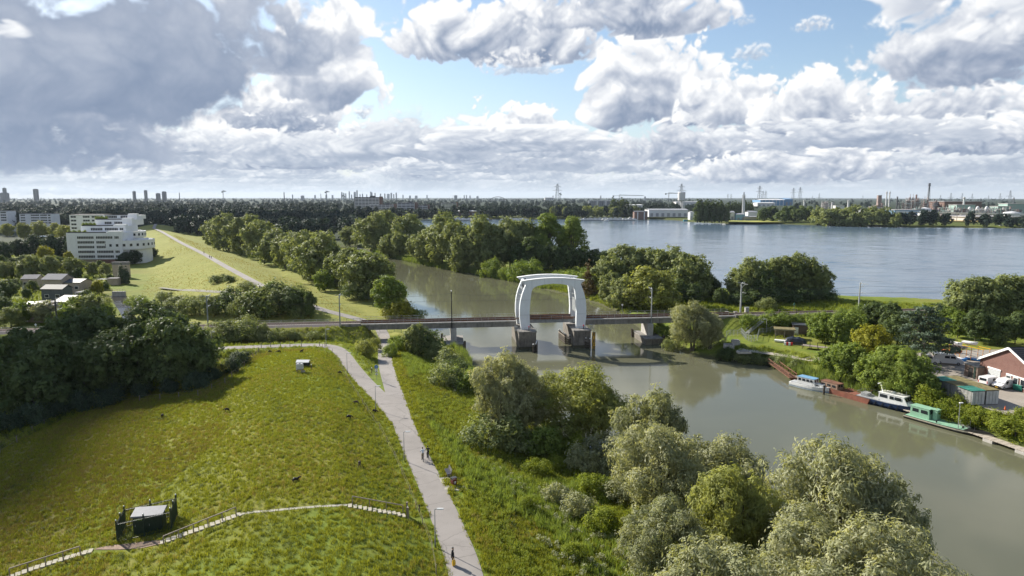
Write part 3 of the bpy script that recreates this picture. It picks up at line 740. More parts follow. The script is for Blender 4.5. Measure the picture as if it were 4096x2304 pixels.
# ---------------------------------------------------------------- ground cover scattered as instances of small tufts
def tuft_mesh(name, n, hgt, spread_, wd, m_, seed, lean=0.35, herb=0):
    rg = np.random.default_rng(seed); V = []; Fc = []; tint = []
    for i in range(n):
        a = rg.random() * 6.28; r = spread_ * math.sqrt(rg.random()); bx, by = r * math.cos(a), r * math.sin(a)
        h = hgt * (0.6 + 0.6 * rg.random()); t = rg.random() * 6.28; lx, ly = math.cos(t) * lean * h, math.sin(t) * lean * h
        px_, py_ = -math.sin(t) * wd / 2, math.cos(t) * wd / 2; b = len(V)
        V += [(bx - px_, by - py_, -0.05), (bx + px_, by + py_, -0.05), (bx + lx * 0.45 + px_ * 0.8, by + ly * 0.45 + py_ * 0.8, h * 0.6), (bx + lx * 0.45 - px_ * 0.8, by + ly * 0.45 - py_ * 0.8, h * 0.6),
              (bx + lx + px_ * 0.1, by + ly + py_ * 0.1, h), (bx + lx - px_ * 0.1, by + ly - py_ * 0.1, h)]
        Fc += [(b, b + 1, b + 2, b + 3), (b + 3, b + 2, b + 4, b + 5)]; k = rg.random(); tint += [k, k]
    for i in range(herb):
        a = rg.random() * 6.28; r = spread_ * math.sqrt(rg.random()); c = np.array((r * math.cos(a), r * math.sin(a), hgt * (0.25 + 0.7 * rg.random())))
        q = unit(1, rg)[0]; q[2] = abs(q[2]) * 0.5; w = np.cross(q, (0, 0, 1.0)); w /= np.linalg.norm(w) + 1e-6; s_ = hgt * 0.15; b = len(V)
        V += [tuple(c - q * s_), tuple(c + w * s_ * 0.6), tuple(c + q * s_), tuple(c - w * s_ * 0.6)]; Fc += [(b, b + 1, b + 2, b + 3)]; tint += [rg.random()]
    return np_mesh(name, np.array(V), np.array(Fc), m_, [('tint', 'FACE', tint)])
def scatter(name, pts, meshes, smin, smax_, label, cat, seed=1, tilt=0.12):
    """ground cover: one object that carries many small tufts"""
    rg = np.random.default_rng(seed); n = len(pts)
    pc = bpy.data.collections.new(name + '_sources')
    for m_ in meshes: pc.objects.link(bpy.data.objects.new(m_.name, m_))
    me = bpy.data.meshes.new(name); me.vertices.add(n); me.vertices.foreach_set('co', np.asarray(pts, np.float32).ravel())
    at = me.attributes.new('rot', 'FLOAT_VECTOR', 'POINT'); at.data.foreach_set('vector', np.column_stack([rg.normal(0, tilt, n), rg.normal(0, tilt, n), rg.random(n) * 6.28]).astype(np.float32).ravel())
    at = me.attributes.new('scl', 'FLOAT', 'POINT'); at.data.foreach_set('value', (smin + (smax_ - smin) * rg.random(n)).astype(np.float32))
    o = add_obj(name, me); g = bpy.data.node_groups.new(name, 'GeometryNodeTree')
    g.interface.new_socket('Geometry', in_out='INPUT', socket_type='NodeSocketGeometry'); g.interface.new_socket('Geometry', in_out='OUTPUT', socket_type='NodeSocketGeometry')
    gi = g.nodes.new('NodeGroupInput'); go = g.nodes.new('NodeGroupOutput'); ip = g.nodes.new('GeometryNodeInstanceOnPoints')
    cn = g.nodes.new('GeometryNodeCollectionInfo'); cn.inputs[0].default_value = pc; cn.inputs[1].default_value = True; cn.inputs[2].default_value = True
    def named(nm, ty):
        q = g.nodes.new('GeometryNodeInputNamedAttribute'); q.data_type = ty; q.inputs[0].default_value = nm; return q.outputs[0]
    L = g.links.new
    L(gi.outputs[0], ip.inputs['Points']); L(cn.outputs[0], ip.inputs['Instance']); ip.inputs['Pick Instance'].default_value = True
    e2r = g.nodes.new('FunctionNodeEulerToRotation'); L(named('rot', 'FLOAT_VECTOR'), e2r.inputs[0]); L(e2r.outputs[0], ip.inputs['Rotation'])
    L(named('scl', 'FLOAT'), ip.inputs['Scale']); L(ip.outputs[0], go.inputs[0])
    md = o.modifiers.new('scatter', 'NODES'); md.node_group = g
    return tag(o, label, cat, kind='stuff')
def pts_in(poly, per_m2, seed, keep=None):
    rg = np.random.default_rng(seed); L = np.asarray(poly, float)[:, :2]; lo, hi = L.min(0), L.max(0)
    n = int((hi - lo).prod() * per_m2); Q = lo + rg.random((n, 2)) * (hi - lo); Q = Q[inside(Q, L)]
    if keep is not None: Q = Q[keep(Q, rg)]
    return np.column_stack([Q, height(Q)])

# ================================================================ trees and shrubs, group by group
ORD = ['leftmost', 'second', 'third', 'fourth', 'fifth', 'sixth', 'seventh', 'eighth', 'ninth', 'tenth', 'eleventh', 'twelfth', 'thirteenth', 'fourteenth', 'fifteenth', 'sixteenth', 'seventeenth', 'eighteenth', 'nineteenth', 'twentieth', 'twenty-first', 'twenty-second', 'twenty-third', 'twenty-fourth']
def row(items, what, where, group, name='tree', cat='tree', leaf='mid', kinds=('round_a', 'round_b', 'round_c', 'round_d')):
    """items: (u, v foot, v top[, width[, leaf[, kind]]]) from left to right"""
    items = sorted(items, key=lambda t: t[0])
    for i, it in enumerate(items):
        u, vb, vt = it[:3]; w = it[3] if len(it) > 3 else 1.0; lf = it[4] if len(it) > 4 and it[4] else leaf; k = it[5] if len(it) > 5 else kinds[i % len(kinds)]
        n = ORD[i] if i == 0 else ('rightmost' if i == len(items) - 1 else ORD[i] + ' from left')
        tree_px(k, u, vb, vt, wide=w, leaf=lf, name=name, cat=cat, group=group, label='%s, %s of %s' % (what, n, where))

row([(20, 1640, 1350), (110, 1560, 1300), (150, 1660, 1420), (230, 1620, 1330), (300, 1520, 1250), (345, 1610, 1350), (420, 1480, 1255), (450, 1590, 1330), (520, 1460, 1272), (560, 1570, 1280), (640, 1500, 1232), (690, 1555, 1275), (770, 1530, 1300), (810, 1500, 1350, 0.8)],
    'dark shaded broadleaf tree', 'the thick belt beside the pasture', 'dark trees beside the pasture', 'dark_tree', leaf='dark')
row([(30, 1730, 1660), (130, 1700, 1630), (230, 1670, 1605), (330, 1645, 1580), (440, 1620, 1560), (560, 1590, 1535), (680, 1575, 1525), (790, 1555, 1500), (860, 1520, 1470), (930, 1490, 1440), (960, 1460, 1415)],
    'low dark shrub', 'the fringe under the shaded trees', 'shrubs at the foot of the pasture slope', 'dark_shrub', 'shrub', 'deep', ('shrub_a', 'shrub_b', 'shrub_c'))
row([(770, 1345, 1305, 1.3), (830, 1370, 1330, 1.3), (890, 1358, 1288, 1.2), (935, 1372, 1318, 1.3), (975, 1352, 1287, 1.2), (1030, 1372, 1330, 1.3), (1055, 1345, 1300, .8), (1090, 1368, 1328, 1.2), (1150, 1362, 1318, 1.1), (1185, 1362, 1330, 1.1), (1255, 1358, 1330, 1.1), (1300, 1358, 1335, 1.0)],
    'grey-green shrub', 'the thicket before the track', 'shrubs in front of the railway', 'shrub', 'shrub', 'mid', ('shrub_a', 'shrub_b', 'shrub_c'))
row([(600, 1262, 1215), (680, 1262, 1212, 1.1), (740, 1262, 1205), (800, 1262, 1190), (860, 1262, 1182, 1.1), (925, 1248, 1168, 1.1, 'dark'), (960, 1262, 1195), (1010, 1262, 1165, 1.2), (1070, 1258, 1150, 1.1, 'dark'), (1125, 1258, 1140, 1.2), (1175, 1262, 1150, 1.1, 'dark'), (1205, 1266, 1220, 1.3)],
    'rounded grey-green bush', 'the row behind the track fence', 'bushes behind the railway fence', 'bush', 'bush', 'mid', ('shrub_c', 'round_a', 'shrub_a'))
row([(655, 1200, 1172, 1.4), (700, 1225, 1190, 1.5), (760, 1222, 1190, 1.5), (820, 1215, 1185, 1.4), (870, 1130, 1105, 1.4, 'dark'), (920, 1128, 1105, 1.4, 'dark'), (990, 1158, 1132, 1.5), (630, 1240, 1212, 1.3), (545, 1225, 1190, 1.2, 'fresh')],
    'low pale bramble patch', 'those on the yellow meadow', 'bramble patches on the dike meadow', 'bramble_patch', 'bush', 'mid', ('shrub_b', 'shrub_a'))
tree_px('round_b', 1242, 1272, 1160, wide=0.55, leaf='dark', name='narrow_tree', label='narrow upright dark tree at the right end of the bushes behind the track', cat='tree')
# willows along the river foot of the far dike, and the second rank behind them
row([(862, 985, 878), (915, 1005, 868), (965, 1020, 862), (1010, 1015, 862), (1045, 1035, 880), (1100, 1060, 930), (1140, 1072, 925), (1190, 1085, 935), (1235, 1105, 920), (1285, 1125, 945), (1350, 1160, 1010), (1410, 1180, 995), (1475, 1195, 1005, 1.1)],
    'grey-green willow', 'the row along the far dike', 'willows along the far dike', 'willow', leaf='mid', kinds=('round_a', 'round_c', 'round_b', 'round_d'))
tree_px('round_a', 1300, 1165, 1078, leaf='fresh', name='maple', label='small bright green rounded tree in front of the grey willows', cat='tree')
tree_px('shrub_c', 1445, 1198, 1130, wide=1.4, leaf='dark', name='bush', label='dark bush at the foot of the last big willow before the channel', cat='bush')
tree_px('round_d', 1560, 1262, 1108, wide=1.15, leaf='fresh', name='ash_tree', label='open crowned green tree on the channel bank just behind the left bridge span', cat='tree')
tree_px('shrub_a', 1605, 1275, 1215, wide=1.5, leaf='gold', name='bush', label='yellow-green bush below the open crowned tree behind the bridge', cat='bush')
tree_px('shrub_c', 1665, 1285, 1238, wide=1.1, leaf='fresh', name='bush', label='thin bush at the water edge behind the left bridge span', cat='bush')
row([(1400, 985, 905), (1450, 985, 870), (1500, 995, 862), (1545, 985, 845), (1560, 1030, 935), (1600, 1030, 925), (1640, 1010, 870), (1668, 1046, 940, 1.1), (1720, 1050, 920), (1770, 1062, 880), (1820, 1075, 895), (1870, 1078, 905), (1790, 1030, 865), (1840, 1088, 940, .8), (1935, 1080, 880, .8), (1990, 1075, 905), (2040, 1072, 872, .85), (2090, 1070, 875, .85)],
    'dense green waterside tree', 'the row across the channel', 'trees on the tongue of land', 'waterside_tree', leaf='mid')
tree_px('poplar', 2190, 1072, 843, wide=1.05, leaf='fresh', name='poplar', label='tall open poplar with bare forking limbs, left of the pair by the river', cat='tree')
tree_px('poplar', 2285, 1068, 855, wide=0.95, leaf='fresh', name='poplar', label='tall open poplar with bare forking limbs, right of the pair by the river', cat='tree', rz=2.0)
row([(2110, 1085, 960, 1, 'dark'), (2155, 1085, 975, 1, 'dark'), (2215, 1082, 985, 1, 'dark'), (2265, 1080, 980, 1, 'dark'), (2320, 1078, 1000, 1, 'dark'), (2375, 1075, 995, 1, 'dark'), (2420, 1085, 1010, 1, 'dark')],
    'dark low tree', 'those below the two poplars', 'trees under the poplars', 'dark_tree', leaf='dark', kinds=('round_c', 'round_a'))
row([(1965, 1102, 1045), (2020, 1112, 1070), (2095, 1118, 1055), (2160, 1122, 1085), (2240, 1128, 1082), (2300, 1140, 1090, 1.2), (2330, 1160, 1105, 1.2)],
    'light green bush', 'the bank behind the white bridge', 'bushes on the reedy bank', 'bush', 'bush', 'fresh', ('shrub_a', 'shrub_c', 'shrub_b'))
tree_px('spruce', 2357, 1180, 1038, leaf='rusty', name='conifer', label='rusty brown pointed conifer behind the right leg of the white bridge', cat='tree')
row([(2440, 1180, 1025), (2500, 1170, 985, 1.15), (2565, 1165, 990, 1.1), (2630, 1172, 990, 1.1), (2690, 1180, 1005), (2745, 1195, 1010), (2780, 1200, 1060), (2440, 1222, 1085), (2490, 1232, 1120), (2720, 1222, 1120, 1, 'dark'), (2770, 1228, 1130, 1, 'dark')],
    'broad leafy tree', 'the clump right of the white bridge', 'trees right of the bridge', 'broad_tree', leaf='mid')
tree_px('round_c', 2600, 1238, 1082, wide=1.35, leaf='willow_yellow', name='broad_bush_tree', label='wide low yellow-green tree behind the railing right of the white bridge', cat='tree')
tree_px('round_a', 2840, 1188, 1105, leaf='dark', name='bush', label='round dark bush between the two tree clumps by the river', cat='bush')
tree_px('round_a', 2880, 1222, 1150, wide=.8, leaf='dark', name='bush', label='dark bush beside the track left of the second tree clump', cat='bush')
row([(2960, 1212, 1090), (3000, 1205, 1045), (3090, 1195, 1035), (3150, 1195, 1015), (3210, 1192, 1030), (3265, 1192, 1060), (3050, 1212, 1080, 1, 'dark')],
    'billowing grey-green willow', 'the clump right of the mast', 'willows by the river', 'willow', leaf='mid', kinds=('round_b', 'round_c', 'round_a', 'round_d'))
row([(2950, 1222, 1170, 1.5), (3010, 1220, 1165, 1.6), (3110, 1214, 1160, 1.6), (3170, 1208, 1158, 1.6), (3225, 1206, 1155, 1.6), (3275, 1204, 1160, 1.5)], 'dark undergrowth bush', 'those under the river willows', 'undergrowth by the river', 'dark_bush', 'bush', 'dark', ('shrub_c', 'shrub_b'))
tree_px('shrub_a', 3070, 1238, 1198, wide=1.4, leaf='mid', name='bush', label='round bush beside the track under the river willows', cat='bush')
tree_px('willow_a', 2770, 1402, 1212, wide=0.95, leaf='willow', name='bank_willow', label='pale willow standing in front of the right bridge span', cat='tree')
tree_px('willow_b', 2840, 1395, 1250, wide=0.85, leaf='willow', name='bank_willow', label='lower willow right behind the pale willow at the bridge end', cat='tree')
row([(3290, 1370, 1250), (3360, 1385, 1250), (3420, 1370, 1255), (3500, 1300, 1205, 1, 'dark'), (3560, 1330, 1205, 1, 'dark'), (3590, 1380, 1270, 1, 'dark')],
    'leafy tree', 'those below the right embankment', 'trees below the right embankment', 'garden_tree', leaf='fresh', kinds=('round_a', 'round_b', 'round_c'))
tree_px('round_a', 3480, 1440, 1298, leaf='gold', name='golden_tree', label='golden green tree between the garden trees and the cedar', cat='tree')
row([(3330, 1490, 1385), (3400, 1520, 1370), (3460, 1545, 1420), (3535, 1560, 1400), (3600, 1585, 1395), (3660, 1590, 1440), (3570, 1520, 1380)],
    'bushy green willow', 'those behind the rusty barge', 'willows behind the moored boats', 'bushy_willow', leaf='fresh', kinds=('round_c', 'round_a', 'willow_b'))
tree_px('cedar', 3688, 1462, 1213, leaf='conifer', name='cedar', label='spreading blue-green cedar with level layered branches', cat='tree')
row([(3790, 1330, 1225, 1, 'fresh'), (3850, 1300, 1130, 1), (3920, 1290, 1105, 1.1), (4000, 1290, 1115, 1.1), (4070, 1300, 1100, 1.1), (4140, 1310, 1110), (3830, 1350, 1240, 1, 'fresh'), (3900, 1370, 1240, 1, 'dark'), (3990, 1380, 1260, 1, 'dark'), (4060, 1375, 1250, 1, 'dark')],
    'tall grey-green tree', 'the clump behind the brick workshop', 'trees behind the workshop', 'tall_tree', leaf='mid')
# bank trees near the camera
def near(key, x, y, H, leaf, label, wide=1.0, rz=None): tree(key, x, y, H, leaf, label, None, 'riverside_willow', rz, wide)
near('willow_b', *GT(2010, 1765)[:2], 14.0, 'willow', 'silvery willow, left of the pair on the bank below the bridge', 0.70, 0.4)
near('willow_a', *GT(2090, 1750)[:2], 12.0, 'willow', 'shaded silvery willow squeezed between the pair below the bridge', 0.75, 2.0)
near('willow_c', *GT(2300, 1775)[:2], 12.2, 'willow_yellow', 'yellow-green willow with open limbs leaning over the water below the bridge', 1.18, 1.0)
near('willow_b', 19.0, 89, 15.2, 'willow', 'tall slender willow at the water edge, farthest of the foreground willows', 0.72, 0.2)
near('willow_c', 26.0, 80, 11.5, 'willow', 'willow whose limb reaches far right over the water in the foreground', 1.0, 2.6)
near('willow_a', 17.5, 76, 11.4, 'willow', 'pale willow in the middle of the foreground group', 0.92, 1.2)
near('willow_b', 22, 65, 11.4, 'willow_yellow', 'yellow-green willow at the front of the left foreground group', 0.85, 3.0)
near('willow_a', 14.5, 63, 8.6, 'willow', 'low silvery willow at the left edge of the foreground group', 0.95, 4.1)
near('willow_c', 17.5, 53, 9.4, 'willow', 'willow cut by the bottom edge left of the big pale one', 1.0, 5.0)
near('willow_a', 33, 64, 15.4, 'willow', 'tallest pale willow of the right foreground group', 0.85, 0.7)
near('willow_b', 35.6, 61, 13.0, 'willow', 'pale willow at the right edge of the foreground group, over the water', 0.74, 1.9)
near('willow_c', 26.5, 56, 10.0, 'willow', 'wide pale willow low in the right foreground group', 0.95, 3.4)
near('willow_a', 29.0, 51, 11.6, 'willow', 'feathery silver willow at the bottom edge, right foreground', 0.95, 5.5)
near('willow_b', 22.5, 49, 10.0, 'willow', 'shaded willow at the bottom edge between the two foreground groups', 0.95, 4.4)
# shrubs of the near bank
row([(1600, 1400, 1345, 1.1, 'fresh'), (1660, 1425, 1290, .85, 'mid', 'round_b'), (1710, 1420, 1330, 1.1, 'dark'), (1740, 1440, 1370, 1.1), (1560, 1425, 1380, .9, 'fresh'), (1800, 1480, 1410, 1.1), (1840, 1520, 1440, 1.1, 'dark'), (1790, 1545, 1475, 1), (1870, 1560, 1490, 1, 'fresh')],
    'grey-green bank bush', 'the scrub before the left pier', 'bushes on the near bank', 'bank_bush', 'bush', 'mid', ('shrub_a', 'shrub_c', 'shrub_b'))
row([(1448, 1408, 1362, .9), (1468, 1428, 1372, .9), (1492, 1402, 1352, .9)], 'straw-tipped shrub', 'the slope left of the underpass', 'shrubs beside the underpass', 'slope_shrub', 'shrub', 'willow_yellow', ('shrub_c', 'shrub_a'))
row([(2140, 1900, 1850, 1.1), (2230, 1880, 1825, 1.1), (2330, 1890, 1800, 1, 'willow'), (2400, 1860, 1760, .9, 'willow'), (2110, 2040, 1985, 1), (2230, 2010, 1950, 1, 'willow'), (2310, 2060, 1990, 1, 'willow'), (2420, 2130, 2040, 1), (2480, 2000, 1930, 1.1, 'willow'), (2300, 2240, 2170, 1), (1960, 1790, 1690, 1.2, 'mid'), (2060, 1810, 1720, 1.2, 'mid'), (2180, 1815, 1720, 1.2, 'fresh'), (2290, 1830, 1745, 1.1), (2440, 1930, 1830, 1, 'willow'), (2370, 1985, 1900, 1.1)],
    'leafy bank shrub', 'those before the foreground willows', 'shrubs on the near bank', 'bank_shrub', 'shrub', 'herb', ('shrub_b', 'shrub_a', 'shrub_c'))
row([(2690, 1400, 1365, 1), (2900, 1435, 1395, 1.2, 'dark'), (2980, 1450, 1415, 1.2), (3040, 1455, 1425, 1.2), (3110, 1468, 1430, 1.1), (3180, 1480, 1445, 1.1), (2650, 1350, 1300, 1.2, 'fresh'), (2600, 1335, 1300, 1, 'fresh')],
    'low green waterside bush', 'the right bank below the lawn', 'bushes on the right bank', 'waterside_bush', 'bush', 'mid', ('shrub_b', 'shrub_a'))
row([(3000, 1305, 1265, 1), (3055, 1300, 1270, 1.2), (3120, 1300, 1255, 1.2), (3180, 1300, 1262, 1.2), (3240, 1290, 1258, 1.2), (3300, 1290, 1255, 1.2), (3380, 1275, 1240, 1.2), (3450, 1265, 1225, 1.2)],
    'low bush', 'the right embankment slope', 'bushes on the right embankment', 'slope_bush', 'bush', 'fresh', ('shrub_b', 'shrub_a'))
row([(3720, 1640, 1560, 1), (3790, 1660, 1600, 1.1), (3850, 1690, 1630, 1.1), (3920, 1690, 1640, 1.1), (3990, 1720, 1660, 1.2), (4060, 1745, 1680, 1.2), (4090, 1700, 1640, 1)],
    'weedy bank shrub', 'the bank behind the floating jetty', 'shrubs behind the jetty', 'weedy_shrub', 'shrub', 'herb', ('shrub_a', 'shrub_b'))
# gardens on the left
row([(30, 945, 893), (100, 960, 888), (160, 950, 890), (225, 960, 893), (262, 975, 900)], 'bright yellow-green round tree', 'those left of the white flats', 'bright garden trees', 'garden_tree', leaf='willow_yellow')
row([(20, 1040, 965), (75, 1030, 955), (140, 1030, 945), (205, 1035, 940), (255, 1035, 945), (290, 1040, 960)], 'dark garden tree', 'those before the white flats', 'dark garden trees', 'dark_tree', leaf='deep')
tree_px('round_b', 187, 1060, 980, leaf='gold', name='golden_tree', label='golden yellow tree in front of the dark garden trees at left', cat='tree')
tree_px('round_b', 277, 1068, 1003, wide=.8, leaf='gold', name='golden_tree', label='small golden green tree at the foot of the white flats', cat='tree')
row([(10, 1120, 1045), (60, 1115, 1043), (125, 1118, 1028), (205, 1118, 1025), (290, 1112, 1028), (370, 1108, 1046), (425, 1102, 1055)], 'mottled green round tree', 'those between houses and flats', 'round garden trees', 'round_tree', leaf='mid')
row([(20, 1200, 1120, 1.2, 'dark'), (130, 1165, 1125, 1, 'dark'), (45, 1305, 1235, 1.2), (95, 1290, 1205, 1, 'fresh'), (185, 1290, 1202, 1.2, 'willow'), (250, 1300, 1240, 1, 'fresh'), (310, 1300, 1185, 1, 'fresh'), (370, 1300, 1175, 1.1), (425, 1305, 1215, .8, 'fresh'), (390, 1175, 1125, .9, 'gold'), (345, 1140, 1105, .7, 'dark')],
    'garden tree', 'those between houses and track', 'trees round the houses', 'garden_tree', leaf='mid', kinds=('round_a', 'round_c'))
row([(5, 1075, 1020), (45, 1080, 1030), (90, 1078, 1025), (150, 1082, 1035), (240, 1078, 1030), (330, 1078, 1040), (400, 1075, 1040), (60, 1165, 1115), (110, 1200, 1150), (150, 1150, 1105), (230, 1105, 1060), (310, 1120, 1070), (350, 1160, 1120), (420, 1160, 1128), (440, 1130, 1095), (345, 1230, 1165), (20, 1270, 1195), (140, 1262, 1215)],
    'leafy garden tree', 'those around the house roofs', 'trees among the roofs', 'garden_tree', leaf='dark', kinds=('round_a', 'round_c', 'round_b'))
row([(40, 905, 868), (90, 915, 870), (150, 915, 872), (215, 920, 878), (245, 905, 862), (330, 1010, 965), (500, 1062, 1012), (540, 1056, 1000), (580, 1042, 992), (612, 1030, 990)], 'dark tree', 'those around the white blocks', 'trees around the white blocks', 'dark_tree', leaf='deep', kinds=('round_c', 'round_a'))
tree_px('spruce', 12, 1245, 1158, wide=1.2, leaf='conifer', name='conifer', label='dark conifer at the left edge in front of the flat roofed house', cat='tree')
tree_px('cypress', 488, 1135, 1058, leaf='deep', name='cypress', label='narrow dark cypress at the canal end, taller of the pair', cat='tree')
tree_px('cypress', 507, 1136, 1068, leaf='deep', name='cypress', label='narrow dark cypress at the canal end, shorter of the pair', cat='tree')

# ---------------------------------------------------------------- woods farther off
rgw = np.random.default_rng(77); wood = []
def fill(poly_px, n, hmin, hmax, leaf, z=1.5):
    poly = [G(u, v, z) for u, v in poly_px]; L = np.array(poly); lo, hi = L.min(0), L.max(0); out = []
    while len(out) < n:
        Q = lo + rgw.random((n * 3, 2)) * (hi - lo); Q = Q[inside(Q, L)]
        # denser towards the viewer, as the nearer trees hide the rest
        for q in Q:
            if len(out) < n: out.append((q[0], q[1], hmin + (hmax - hmin) * rgw.random(), leaf))
    wood.extend(out)
def strip(u0, v0, u1, v1, n, hmin, hmax, leaf, dep=0.0, z=1.5):
    for i in range(n):
        t = (i + rgw.random()) / n; u, v = u0 + (u1 - u0) * t, v0 + (v1 - v0) * t + dep * rgw.random()
        x, y = G(u, v, z); wood.append((x, y, hmin + (hmax - hmin) * rgw.random(), leaf))
fill([(520, 905), (660, 915), (840, 975), (1100, 1035), (1300, 985), (1460, 975), (1500, 900), (1300, 880), (900, 870), (560, 880)], 190, 13, 19, 'wood')
fill([(-100, 905), (560, 900), (900, 872), (1500, 885), (1450, 845), (900, 838), (-100, 845)], 240, 13, 20, 'wood')
fill([(-100, 930), (60, 930), (330, 905), (600, 905), (560, 880), (-100, 890)], 40, 10, 15, 'wood')
strip(1400, 868, 1800, 866, 26, 12, 18, 'wood', 6); strip(1800, 868, 2320, 868, 44, 14, 22, 'wood', 5); strip(2200, 866, 2560, 866, 34, 14, 21, 'mid', 6); strip(2560, 862, 2720, 858, 16, 12, 18, 'fresh', 8)
strip(1540, 874, 1780, 875, 20, 8, 15, 'wood', 2); strip(2240, 850, 2700, 848, 30, 12, 18, 'fresh', 6)
strip(3040, 886, 3280, 886, 14, 15, 24, 'dark', 5); strip(3260, 893, 3420, 896, 14, 14, 26, 'mid', 6); strip(3400, 897, 3600, 900, 16, 14, 24, 'mid', 5); strip(3600, 899, 3800, 903, 9, 9, 17, 'mid', 4); strip(3880, 902, 4100, 905, 8, 6, 12, 'dark', 4)
strip(2760, 858, 3000, 858, 14, 10, 14, 'fresh', 8)
# the 300 that show largest stand as trees of their own, the rest as one mass
wood.sort(key=lambda t: -t[2] / t[1]); nk = 0
for i, (x, y, H, lf) in enumerate(wood[:250]):
    right = x > 0.15 * y
    zt = hz(x, y)
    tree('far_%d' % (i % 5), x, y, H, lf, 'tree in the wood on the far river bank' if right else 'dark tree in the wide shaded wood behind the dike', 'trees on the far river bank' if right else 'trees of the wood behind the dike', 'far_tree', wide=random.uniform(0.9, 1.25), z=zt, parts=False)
rest = np.array([(x, y, 0) for x, y, H, lf in wood[250:]]); rest[:, 2] = np.maximum(height(rest[:, :2]), 1.0)
extra = []
for i in range(3200):
    y = 1500 * math.exp(rgw.random() * 2.3); a = (rgw.random() * 1.75 - 0.98) * 0.95
    x = y * a
    if a > -0.16 and y < 1750 and True: continue
    if a > 0.28 and rgw.random() < 0.75: continue
    extra.append((x, y, 2.6))
far_src = []
for i in range(4):
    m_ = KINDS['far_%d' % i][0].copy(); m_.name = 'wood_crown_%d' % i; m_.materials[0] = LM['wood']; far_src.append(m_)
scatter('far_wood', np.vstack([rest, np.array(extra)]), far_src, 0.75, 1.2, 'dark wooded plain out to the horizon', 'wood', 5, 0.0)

# ================================================================ ground cover
tuft_grass = [tuft_mesh('grass_tuft_%d' % i, 16, 0.34, 0.30, 0.05, LM['grass'], 200 + i, 0.5) for i in range(3)]
tuft_dry = [tuft_mesh('dry_tuft_%d' % i, 12, 0.42, 0.26, 0.04, LM['straw'], 210 + i, 0.45) for i in range(2)]
tuft_herb = [tuft_mesh('herb_tuft_%d' % i, 14, 0.75, 0.40, 0.06, LM['herb'], 220 + i, 0.4, 16) for i in range(3)]
tuft_weed = [tuft_mesh('weed_tuft_%d' % i, 5, 0.6, 0.35, 0.06, LM['weed'], 230 + i, 0.4, 22) for i in range(2)]
tuft_reed = [tuft_mesh('reed_tuft_%d' % i, 22, 2.0, 0.45, 0.07, LM['reed'], 240 + i, 0.16) for i in range(3)]
PASTURE = [(0, 40), (-60, 40), (-85, 75), (-79, 100), (-77, 124), (-63, 134), (-58, 150), (-46, 152), (-38, 145)] + [(p[0], p[1]) for p in SIDE_PATH[5:0:-1]] + [(p[0], p[1]) for p in MAIN_PATH[5:0:-1]]
STEP_PX = [[(1400, 2026), (1510, 2046), (1625, 2068), (1720, 2085)], [(650, 2172), (800, 2118), (900, 2082), (965, 2058)], [(20, 2320), (130, 2278), (250, 2240), (370, 2205), (470, 2195), (650, 2172)], [(975, 2056), (1060, 2046), (1160, 2036), (1280, 2026), (1390, 2023)]]
STEP_LN = [[GT(u, v) for u, v in L_] for L_ in STEP_PX]
def clear(Q, d):
    ok = np.ones(len(Q), bool)
    for i, L_ in enumerate(STEP_LN): ok &= seg_dist(Q, L_)[0] > (0.62 if i < 3 else 0.36)
    return ok & (seg_dist(Q, MAIN_PATH)[0] > d) & (seg_dist(Q, SIDE_PATH)[0] > d) & (seg_dist(Q, FAR_PATH)[0] > d)
def patchy(Q, k, ph, lo): return wob(Q, k, ph) + 0.5 * wob(Q, k * 2.7, ph + 1) > lo
scatter('pasture_grass', pts_in(PASTURE, 7.0, 1, lambda Q, r: clear(Q, 1.54)), tuft_grass, 0.5, 1.05, 'grazed yellow-green grass of the dike pasture', 'grass', 1)
scatter('pasture_dry_grass', pts_in(PASTURE, 3.0, 2, lambda Q, r: clear(Q, 1.9) & patchy(Q, 0.16, 0.4, 0.05)), tuft_dry, 0.4, 0.9, 'dry straw-coloured grass in the pasture', 'grass', 2)
tuft_brown = [tuft_mesh('brown_tuft_%d' % i, 14, 0.40, 0.30, 0.04, LM['brown'], 270 + i, 0.45) for i in range(2)]
scatter('slope_brown_grass', pts_in(PASTURE, 5.0, 19, lambda Q, r: clear(Q, 6) & (height(Q) < 5.9 - 0.9 * wob(Q, .09, 4)) & (height(Q) > 1.6) & (wob(Q, .13, 6) + .9 * r.random(len(Q)) > .25)), tuft_brown, .5, 1.0, 'brownish seeding grass on the left slope of the pasture', 'grass', 19)
scatter('pasture_lush_grass', pts_in(PASTURE, 2.6, 21, lambda Q, r: clear(Q, 1.6) & (height(Q) > 3.5) & (wob(Q, .085, 8) + .6 * r.random(len(Q)) > .25)), tuft_herb[:2] + tuft_grass[:1], .25, .52, 'lush green patches in the dike pasture', 'grass', 21)
scatter('pasture_weeds', pts_in(PASTURE, 0.8, 3, lambda Q, r: clear(Q, 2.0) & patchy(Q, 0.33, 1.4, 0.35)), tuft_weed, 0.35, 0.75, 'dark weeds scattered in the pasture', 'weeds', 3)
BANK = [(p[0], p[1]) for p in MAIN_PATH] + [(-33, 178), (-14, 172)] + [tuple(p) for p in CHANNEL[:13][::-1]]
onland = lambda Q, d: sdist(Q, CHANNEL) > d
tuft_tall = [tuft_mesh('tall_grass_%d' % i, 20, 0.95, 0.35, 0.05, LM['fresh'], 250 + i, 0.4) for i in range(2)]
tuft_silver = [tuft_mesh('silver_herb_%d' % i, 6, 1.1, 0.35, 0.05, LM['willow'], 260 + i, 0.3, 26) for i in range(2)]
scatter('bank_herbs', pts_in(BANK, 3.2, 4, lambda Q, r: clear(Q, 3.6) & onland(Q, .4) & (wob(Q, 0.22, 2.2) + .5 * r.random(len(Q)) > 0.0)), tuft_herb, 0.45, 1.0, 'lush nettles and herbs on the bank right of the path', 'herbs', 4)
